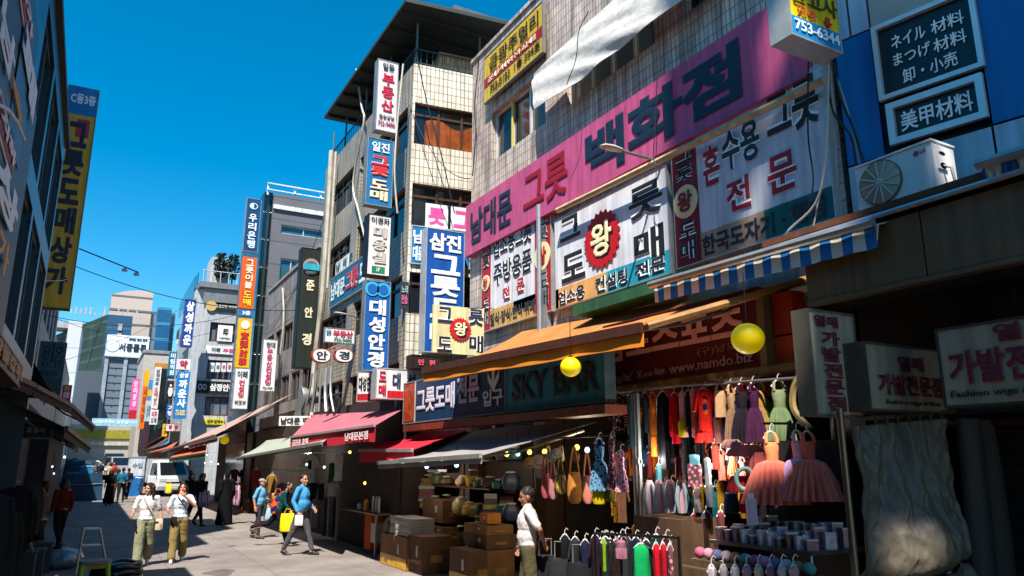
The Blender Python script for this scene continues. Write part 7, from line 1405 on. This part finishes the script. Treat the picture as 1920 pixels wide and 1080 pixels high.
# distant walkers: photo foot point, height, clothes
FARP = [
 ((308, 930), 1.6, (.1, 1), 'c09aa4', '1e3a48', 'person in a pink shirt walking away by the truck', .13, {}),
 ((277, 917), 1.6, (.3, -1), '6f8cae', '2c3a50', 'person in a pale blue shirt left of the truck cab', 0, {}),
 ((202, 948), 1.62, (0, 1), '14161a', '101114', 'person in long dark clothes nearest in the shaded group', .1, dict(longskirt=True)),
 ((216, 938), 1.6, (0, 1), '16404e', '131a20', 'person in a dark teal top in the shaded group', .1, {}),
 ((225, 942), 1.66, (.1, 1), '1d5a74', '15181c', 'person in a blue teal shirt in the middle of the shaded group', 0, {}),
 ((236, 936), 1.6, (-.2, 1), '1c1e24', '15161a', 'person in a black jacket in the shaded group', 0, {}),
 ((248, 930), 1.55, (.3, -1), '2a4450', '1a2026', 'person in a slate blue top right in the shaded group', .1, {}),
 ((259, 928), 1.6, (0, 1), '34505a', '1c2228', 'person in a grey green top beside the blue stall', 0, {}),
 ((188, 892), 1.7, (0, -1), '1c222a', '16181c', 'dark dressed pedestrian far down the sunlit street', 0, {}),
 ((207, 892), 1.66, (0, 1), 'b89a78', 'a88a5a', 'pedestrian in tan clothes far down the sunlit street', .1, {}),
 ((213, 890), 1.66, (0, -1), 'a83a34', '3a2a2c', 'pedestrian in a red top far down the sunlit street', .1, {}),
 ((181, 905), 1.62, (0, 1), '23282e', '1a1c20', 'dark pedestrian beside the blue covered tables', 0, {}),
 ((174, 890), 1.66, (.2, 1), '5a5e62', '26282c', 'grey dressed pedestrian far behind the blue covered tables', 0, {}),
]
for fp, h, f, a, b_, l, hlen, kw in FARP:
    g = onZ(*fp)
    if fp[1] < 895: rw = ray(fp[0], 880); g = V((rw.x / rw.y * 60, 60, RISE(60)))
    person(l, g, h, f, a, b_, '2a2a2a', HAIRM, hlen, res=.02, legs=((.28, .1), (-.25, .3)), sleeve=.6, **kw)
# a yellow bag by the pink shirt
g = onZ(314, 934); held('carrier_bag', 'small yellow bag held by the person in the pink shirt', 'bag', (g.x, g.y - .2, .75), .3, .14, .5, pm('yellow_plastic', 'd8bc10'))
# dark sellers at the left
g = V((-.75, 13.2, 0)); person('seller in a black sweater with a small pale print standing in the dark left stall', g, 1.62, (.7, -.6), '17181b', '131316', '1a1a1a', HAIRM, 0, sleeve=.95, res=.014, fat=.03)
m = MB()
g = V((-.62, 17.2, 0)); person('seller in a tan jacket facing the goods of the left stall', g, 1.62, (-.9, .3), '5a4a3c', '2a2622', '1a1a1a', HAIRM, 0, sleeve=.95, res=.014)
g = V((-.35, 20.5, 0)); person('customer with an orange red top far inside the left stalls', g, 1.6, (-.4, .8), '5a2412', '1c1c1e', '1a1a1a', HAIRM, .1, sleeve=.9, res=.018)
# ================================================================ vehicles
def vehicle(name, label, cat, c, fwd, L_, W, prof, mat, glass, wheels, wr=.3, extras=None, cabw=.86):
    """prof: lower body outline and glass house given as (y forward, z) polylines"""
    Fd = V((fwd[0], fwd[1], 0)).normalized(); Rt = V((Fd.y, -Fd.x, 0)); c = V(c); c.z = .005 + RISE(c.y + .6); t = thing(name, label, cat, c)
    Wd = lambda x, y, z: c + Rt * x + Fd * y + Z1 * z
    m = MB(); rings = []
    for x, q in ((-W / 2, .94), (-W / 2 + .06, 1), (W / 2 - .06, 1), (W / 2, .94)):
        zm = sum(p[1] for p in prof) / len(prof); rings.append([Wd(x, p[0] * (.99 if q < 1 else 1), zm + (p[1] - zm) * q) for p in prof])
    m.loft(rings); m.build('body', mat, t)
    m = MB(); zc = min(p[1] for p in glass)
    m.loft([[Wd(x * (1 if p[1] <= zc + .01 else cabw), p[0], p[1]) for p in glass] for x in (-W / 2 + .03, W / 2 - .03)]); m.build('cabin', mat, t)
    for y in wheels:
        for s in (-1, 1):
            o = Wd(s * (W / 2 - .12), y, wr); m = MB(); m.lathe(o - Rt * .1, [(wr * .6, 0), (wr * .95, .01), (wr, .05), (wr, .15), (wr * .95, .2), (wr * .6, .2)], 22, Rt); w_ = m.build('wheel', pm('tyre', '19191a', .8, var=.1), t, True); m = MB(); m.lathe(o + Rt * (s * .1 - .01), [(wr * .58, 0), (wr * .58, .02), (wr * .2, .03)], 16, Rt); m.build('rim', metal('9a9c9e'), w_)
    return t, Wd
WHV = pm('white_paint', 'c9c9c9', .3, var=.06, spec=.5)
gc = onZ(322, 931); tf = V((.26, -.965, 0)).normalized()
c = gc - tf * 2.3
t, Wd = vehicle('light_truck', 'white cab over light truck with a box bed facing the camera under the awnings', 'truck', c, tf, 4.9, 1.72, [(2.35, .35), (2.4, .5), (2.4, .98), (2.28, 1.12), (.75, 1.12), (.7, .42), (1.0, .32)], WHV, [(2.26, 1.12), (1.72, 1.9), (1.6, 1.97), (.85, 1.97), (.78, 1.12)], (1.75, -1.35), .32)
GLV = pm('car_glass', '12181b', .06, var=.2, spec=.8)
m = MB(); P = [Wd(x * .72 * q, y + .02, z) for x, q, y, z in ((-1, 1.0, 2.24, 1.17), (1, 1.0, 2.24, 1.17), (1, .9, 1.77, 1.84), (-1, .9, 1.77, 1.84))]; m.loft([P, [p + tf * .02 + Z1 * .012 for p in P]]); m.build('windscreen', GLV, t)
for s in (-1, 1):
    m = MB(); P = [Wd(s * x, y, z) for x, y, z in ((.835, 2.1, 1.17), (.835, .95, 1.17), (.745, .97, 1.82), (.745, 1.68, 1.82))]; q = (Wd(s, 0, 0) - Wd(0, 0, 0)) * .014; m.loft([P, [p + q for p in P]]); m.build('side_window', GLV, t)
    m = MB(); o = Wd(s * .62, 2.405, .82); m.box(o - (Wd(.16, 0, 0) - Wd(0, 0, 0)), Wd(.32, 0, 0) - Wd(0, 0, 0), Z1 * .17, tf * .012); m.build('headlight', pm('headlight', 'b8bcc0', .1, spec=.8), t)
    m = MB(); o = Wd(s * .98, 2.2, 1.3); m.ball(o, (.07, .05, .13), 10); m.tube([o, Wd(s * .84, 2.15, 1.4)], .012, 5); m.build('mirror', BLACKM, t, True)
m = MB(); m.box(Wd(-.86, 2.405, .36), Wd(1.72, 0, 0) - Wd(0, 0, 0), Z1 * .2, tf * .05); m.build('bumper', pm('bumper_grey', '8d8f91', .5), t); m = MB(); m.box(Wd(-.42, 2.405, .72), Wd(.84, 0, 0) - Wd(0, 0, 0), Z1 * .07, tf * .01); m.build('grille', BLACKM, t); m = MB(); m.box(Wd(-.25, 2.46, .42), Wd(.5, 0, 0) - Wd(0, 0, 0), Z1 * .11, tf * .006); m.build('number_plate', sg('b8c0b0'), t)
m = MB(); m.box(Wd(-.9, -2.4, .75), Wd(1.8, 0, 0) - Wd(0, 0, 0), tf * 3.1, Z1 * 1.3); m.build('cargo_box', pm('cargo_white', 'a9adb0', .5, var=.2, wave=(.3, 0, '9a9ea2')), t); m = MB(); m.box(Wd(-.4, -2.3, .45), Wd(.8, 0, 0) - Wd(0, 0, 0), tf * 3, Z1 * .29); m.build('chassis', BLACKM, t)
m = MB(); letter(m, '남대문', Wd(.868, 1.75, .95) if False else Wd(-.868, 1.0, .92), tf, Z1, Wd(-1, 0, 0) - Wd(0, 0, 0), .6, .14, .006, .03); m.build('lettering', ink('a8283a'), t)
SIL = pm('silver_paint', '9a9ea0', .3, metal=.5, var=.06); DKC = pm('dark_paint', '1c2226', .25, var=.06, spec=.6)
def car(label, px_, fw, mat, s=1, tall=0):
    Yc = px_[1]; rw = ray(px_[0], 880); g = V((rw.x / rw.y * Yc, Yc, 0)); f = V((fw[0], fw[1], 0)).normalized(); c = g - f * 2.2; H1 = .95 + tall * .15; H2 = 1.45 + tall * .35
    t, Wd = vehicle('parked_car', label, 'car', c, f, 4.5, 1.8, [(2.2, .35), (2.25, .6), (2.1, .82), (1.1, H1), (-2.0, H1), (-2.2, .8), (-2.15, .35)], mat, [(1.1, H1), (.35, H2 - .04), (.1, H2), (-1.6, H2), (-2.0, H1)], (1.4, -1.35), .33)
    m = MB(); P = [Wd(x * .74 * q, y + .02, z) for x, q, y, z in ((-1, 1, 1.06, H1 + .05), (1, 1, 1.06, H1 + .05), (1, .9, .4, H2 - .1), (-1, .9, .4, H2 - .1))]; m.loft([P, [p + f * .015 + Z1 * .015 for p in P]]); m.build('windscreen', GLV, t)
    for s in (-1, 1):
        m = MB(); P = [Wd(s * x, y, z) for x, y, z in ((.875, .9, H1 + .04), (.875, -1.8, H1 + .04), (.775, -1.5, H2 - .08), (.775, .25, H2 - .08))]; q = (Wd(s, 0, 0) - Wd(0, 0, 0)) * .012; m.loft([P, [p + q for p in P]]); m.build('side_window', GLV, t)
        m = MB(); m.ball(Wd(s * .65, 2.2, .7), (.16, .1, .08), 10); m.build('headlight', pm('headlight', 'b8bcc0', .1, spec=.8), t, True)
    m = MB(); m.box(Wd(-.5, 2.245, .5), Wd(1, 0, 0) - Wd(0, 0, 0), Z1 * .1, f * .02); m.build('grille', BLACKM, t); return t
car('silver van like car facing the camera in the middle of the far street', (236, 66), (.15, -1), SIL, tall=1)
car('dark car behind and left of the silver one', (213, 80), (0, -1), DKC, tall=1)
car('pale grey car at the left of the far street', (178, 68), (.25, -1), pm('pale_paint', 'a8aaac', .3, var=.06))
# ================================================================ blue stalls left middle, booth
BLT = pm('blue_tarp', '0b3a52', .6, var=.45, scale=2, bump=.2, bscale=8)
for l, q, Y in (('long table hidden under a dark blue tarpaulin on the left of the street', (118, 886, 192, 928), 44), ('taller dark blue tarpaulin heap behind the long covered table', (120, 862, 158, 905), 47)):
    a, c = onY(q[0], q[1], Y), onY(q[2], q[3], Y); t = thing('covered_table', l, 'table', ((a.x + c.x) / 2, Y + .5, 0)); m = MB()
    W_ = c.x - a.x; pr = [(0, .02), (.02, .6), (.08, .95), (.5, 1.0), (.92, .95), (.98, .6), (1, .02)]
    m.loft([[V((a.x + W_ * s, Y + d * 1.1, a.z * z * (1 + .06 * math.sin(s * 9 + d * 4)))) for s, z in pr] for d in (0, .2, .5, .8, 1)]); m.build('tarpaulin', BLT, t, True)
    m = MB(); m.tube([(a.x + W_ * .0, Y - .03, a.z * .6), (a.x + W_ * .5, Y - .06, a.z * .57), (a.x + W_, Y - .03, a.z * .6)], .02, 6); m.build('tie_cord', paint('6a7a7c'), t, True)
a, c = onY(153, 873, 44.6), onY(173, 889, 44.6); t = thing('cool_box', 'bright blue cool box standing on the blue covered table', 'box', ((a.x + c.x) / 2, 44.8, c.z)); m = MB(); m.bx(a.x, 44.6, c.z, c.x, 45.2, a.z - .06); m.build('box_body', paint('1674a8'), t); m = MB(); m.bx(a.x - .02, 44.58, a.z - .058, c.x + .02, 45.22, a.z); m.build('lid', paint('7ab4cc'), t)
a, c = onY(243, 858, 48.1), onY(268, 912, 48.1); t = thing('market_booth', 'small booth with a white top half and a blue lower half left of the truck', 'booth', ((a.x + c.x) / 2, 48.4, 0)); m = MB(); m.bx(a.x, 48.1, 0, c.x, 49.0, 1.1); m.build('lower_panel', paint('1560a0'), t); m = MB(); m.bx(a.x, 48.1, 1.102, c.x, 49.0, a.z); m.build('upper_panel', paint('b4bcc4'), t); m = MB(); m.bx(a.x - .03, 48.07, a.z + .002, c.x + .03, 49.03, a.z + .06); m.build('roof', paint('8a9298'), t); m = MB(); letter(m, '수입', V((a.x + .2, 48.095, a.z - .6)), V((1, 0, 0)), Z1, V((0, -1, 0)), .5, .3, .008, .03); m.build('lettering', ink('5a6470'), t)
# scooter by the truck
g = onZ(262, 930); t = thing('scooter', 'dark scooter parked at the left front of the white truck', 'scooter', g)
for y in (-.55, .55): m = MB(); m.lathe(g + V((-.05, y, .24)), [(.13, 0), (.23, .01), (.24, .05), (.23, .09), (.13, .1)], 16, (1, 0, 0)); m.build('wheel', pm('tyre', '19191a'), t, True)
m = MB(); m.capsule(g + V((0, .45, .45)), g + V((0, -.1, .4)), .16, .13); m.capsule(g + V((0, -.1, .35)), g + V((0, -.45, .35)), .1, .1); m.capsule(g + V((0, -.5, .35)), g + V((0, -.4, .95)), .08, .07); m.build('body', DKC, t, remesh=.03); m = MB(); m.capsule(g + V((0, .5, .72)), g + V((0, .05, .7)), .1, .1); m.build('seat', BLACKM, t, True); m = MB(); m.tube([g + V((-.32, -.32, 1.02)), g + V((0, -.42, 1.0)), g + V((.32, -.32, 1.02))], .02, 6); m.build('handlebar', STEEL, t, True)
# ================================================================ foreground left
AL = metal('a8acae', .35); LIME = pm('lime_plastic', '9ab010', .4, var=.12)
c = onZ(172, 1096); t = thing('step_ladder', 'aluminium step ladder standing open behind the lime stool', 'ladder', c)
tp4 = [onY(157, 990, c.y + .25), onY(187, 990, c.y + .25)]; bt4 = [V((c.x - .26, c.y, 0)), V((c.x + .26, c.y, 0))]
for a, b_ in zip(tp4, bt4): m = MB(); m.tube([a, b_], .018, 8); m.build('rail', AL, t, True)
for k in (.0, .3, .62): a, b_ = tp4[0].lerp(bt4[0], k), tp4[1].lerp(bt4[1], k); m = MB(); m.box(a + V((0, -.03, -.02)), b_ - a, V((0, .09, 0)), V((0, 0, .025))); m.build('step', AL, t)
for s, a in zip((-1, 1), tp4): m = MB(); m.tube([a + V((0, .03, 0)), V((c.x + s * .24, c.y + .75, 0))], .014, 6); m.build('rear_leg', AL, t, True)
c = onZ(170, 1130); c = V((c.x, c.y, 0)); zt5 = onY(170, 1050, c.y).z
t = thing('stool', 'lime green stool with a tan seat top at the bottom left', 'stool', c)
m = MB(); m.loft([[c + V((math.copysign(abs(math.cos(a)) ** .5, math.cos(a)) * .21 * q, math.copysign(abs(math.sin(a)) ** .5, math.sin(a)) * .17 * q, z)) for a in [2 * math.pi * i / 24 for i in range(24)]] for z, q in ((zt5 - .05, .96), (zt5 - .045, 1), (zt5 - .01, 1), (zt5, .95))]); m.build('seat', pm('tan_seat', '8a7462', .6, var=.2), t, True)
for sx in (-1, 1):
    for sy in (-1, 1): m = MB(); m.tube([c + V((sx * .16, sy * .12, zt5 - .05)), c + V((sx * .21, sy * .16, 0))], [.034, .026], 8); m.build('leg', LIME, t, True)
m = MB(); m.box(c + V((-.17, -.14, zt5 - .11)), V((.34, 0, 0)), V((0, .02, 0)), V((0, 0, .055))); m.build('apron', paint('c8901c'), t)
c = onZ(216, 1092); c.z = 0; t = thing('plastic_coil', 'black plastic wrapped bundle lying beside the lime stool', 'bundle', c)
BPL = pm('black_plastic', '121214', .22, var=.3, bump=.6, bscale=18, spec=.6)
for k in range(3): m = MB(); q = [c + V((.36 * math.cos(a) * (1 - .04 * k), .3 * math.sin(a), .07 + .1 * k + .015 * math.sin(5 * a + k))) for a in [2 * math.pi * i / 36 for i in range(37)]]; m.tube(q, .062, 10); m.build('coil', BPL, t, True)
m = MB(); m.ball(c + V((0, 0, .12)), (.3, .24, .17), 20); m.build('core', BPL, t, True)
c = onZ(118, 1066); c.z = .17; t = thing('clear_bag', 'clear plastic bag of goods lying on the ground at the left', 'bag', (c.x, c.y, 0)); m = MB(); m.ball(c, (.34, .28, .18), 22); o = m.build('bag_body', pm('clear_plastic', '76828a', .15, var=.5, scale=9, bump=.7, bscale=14, spec=.8), t, True)
for v in o.data.vertices: v.co += v.normal * (.05 * mnoise.noise(v.co * 8))
m = MB(); m.lathe(c + V((-.05, 0, .12)), [(.06, 0), (.03, .1), (.08, .17)], 10); m.build('knot', pm('clear_plastic', '76828a'), t, True)
g = onZ(20, 1000); a, b_ = onY(37, 830, 13), onY(20, 945, 13); m = MB(); m.tube([a, b_, b_ + (b_ - a).normalized() * .6], .02, 8); tag(m.build('wooden_pole', pm('raw_wood', '8a5a3a', .6, var=.2), None, True, loc=b_), 'slanting raw wooden pole in front of the dark left stall', 'pole')
# left stall racks of dark clothing
rr = random.Random(21)
for k in range(14):
    y = 8.8 + k * .55; x = -1.0 + .25 * math.sin(k * 2.1); z = 1.55 + .15 * math.sin(k)
    P = V((x, y, z)); U_ = V((.8, .6, 0)); t = thing('hanging_coat', ['black', 'charcoal', 'navy', 'dark brown', 'dark olive', 'deep maroon', 'slate'][k % 7] + ' coat hanging in the dark left stall, ' + ('on the near rack' if k < 7 else 'on the far rack'), 'coat', P, 'coats in the left stall'); cc = ['111113', '1b1c20', '151b28', '231a15', '20221a', '26121a', '2a2e33'][k % 7]
    m = MB(); m.loft([rg(P - Z1 * z_, w_, th, 5, .06, k, U=U_, N=V((.6, -.8, 0))) for z_, w_, th in ((0, .06, .04), (.06, .2, .07), (.3, .22, .09), (.9, .24, .1))]); m.build('coat_body', cloth(cc), t, True)
    for s in (-1, 1): m = MB(); m.tube([P + U_ * (s * .17) - Z1 * .07, P + U_ * (s * .24) - Z1 * .35, P + U_ * (s * .24) - Z1 * .65], [.055, .05, .04], 8); m.build('sleeve', cloth(cc), t, True)
m = MB(); m.tube([(-1.0, 8.5, 1.62), (-1.0, 16.5, 1.62)], .016, 6)
tag(m.build('clothes_rail', BLACKM, None, True, loc=(-1, 12, 1.62)), 'long black rail carrying coats in the dark left stall', 'rail')
for i, (x, y, w_, h_, c_) in enumerate(((28, 985, .4, .4, '1d4a54'), (45, 1050, .5, .35, '1c1c20'), (100, 960, .4, .6, '231f1c'), (112, 985, .35, .5, '2a2a2c'), (120, 930, .3, .5, '30281f'))):
    g = V((-.9 + .1 * i, 11.5 + i * 1.3, 0)); t = thing('goods_crate', ['teal lidded', 'flat black', 'brown', 'grey', 'tan'][i] + ' crate of goods on the ground in the dark left stall', 'crate', g); m = MB(); m.bx(g.x - w_ / 2, g.y - .2, 0, g.x + w_ / 2, g.y + .2, h_); m.build('crate_body', paint(c_), t); m = MB(); m.bx(g.x - w_ / 2 - .02, g.y - .22, h_ + .002, g.x + w_ / 2 + .02, g.y + .22, h_ + .04); m.build('lid', paint(['2a6a78', '1c1c20', '2e2722', '38383a', '453a2c'][i]), t)
m = MB(); m.bx(-1.49, -2, .01, -1.46, 26, 2.7); tag(m.build('stall_wall', DARK, None, loc=(-1.48, 10, 0)), 'black back wall of the left stalls', 'wall')

for i, (a, b_, sag_, l) in enumerate((((-1.5, 22, 7.2), (5.9, 24, 6.8), .5, 'thin wire spanning the street beside the dark green vertical sign'), ((-1.7, 30, 6.9), (5.9, 31, 8.2), .6, 'thin wire spanning the street by the stacked orange and yellow signs'), ((-1.8, 36, 7.8), (5.9, 47, 9.5), .7, 'long wire rising toward the navy sign of the pale corner block'), ((-2, 42, 6.5), (5.2, 50, 12.2), .5, 'wire climbing from the left roofs to the pale corner block'), ((5.95, 23, 9.8), (5.9, 31, 7.2), .6, 'wire sagging from the tower to the low grey building'), ((5.9, 15.6, 10.4), (6.9, 14.2, 8.2), .5, 'wire looping from the tower corner to the tiled building'))):
    a, b_ = V(a), V(b_); pipe('overhead_wire', l, [a.lerp(b_, k / 12) - Z1 * (sag_ * 4 * (k / 12) * (1 - k / 12)) for k in range(13)], .011, BC, 'wire', n=4)
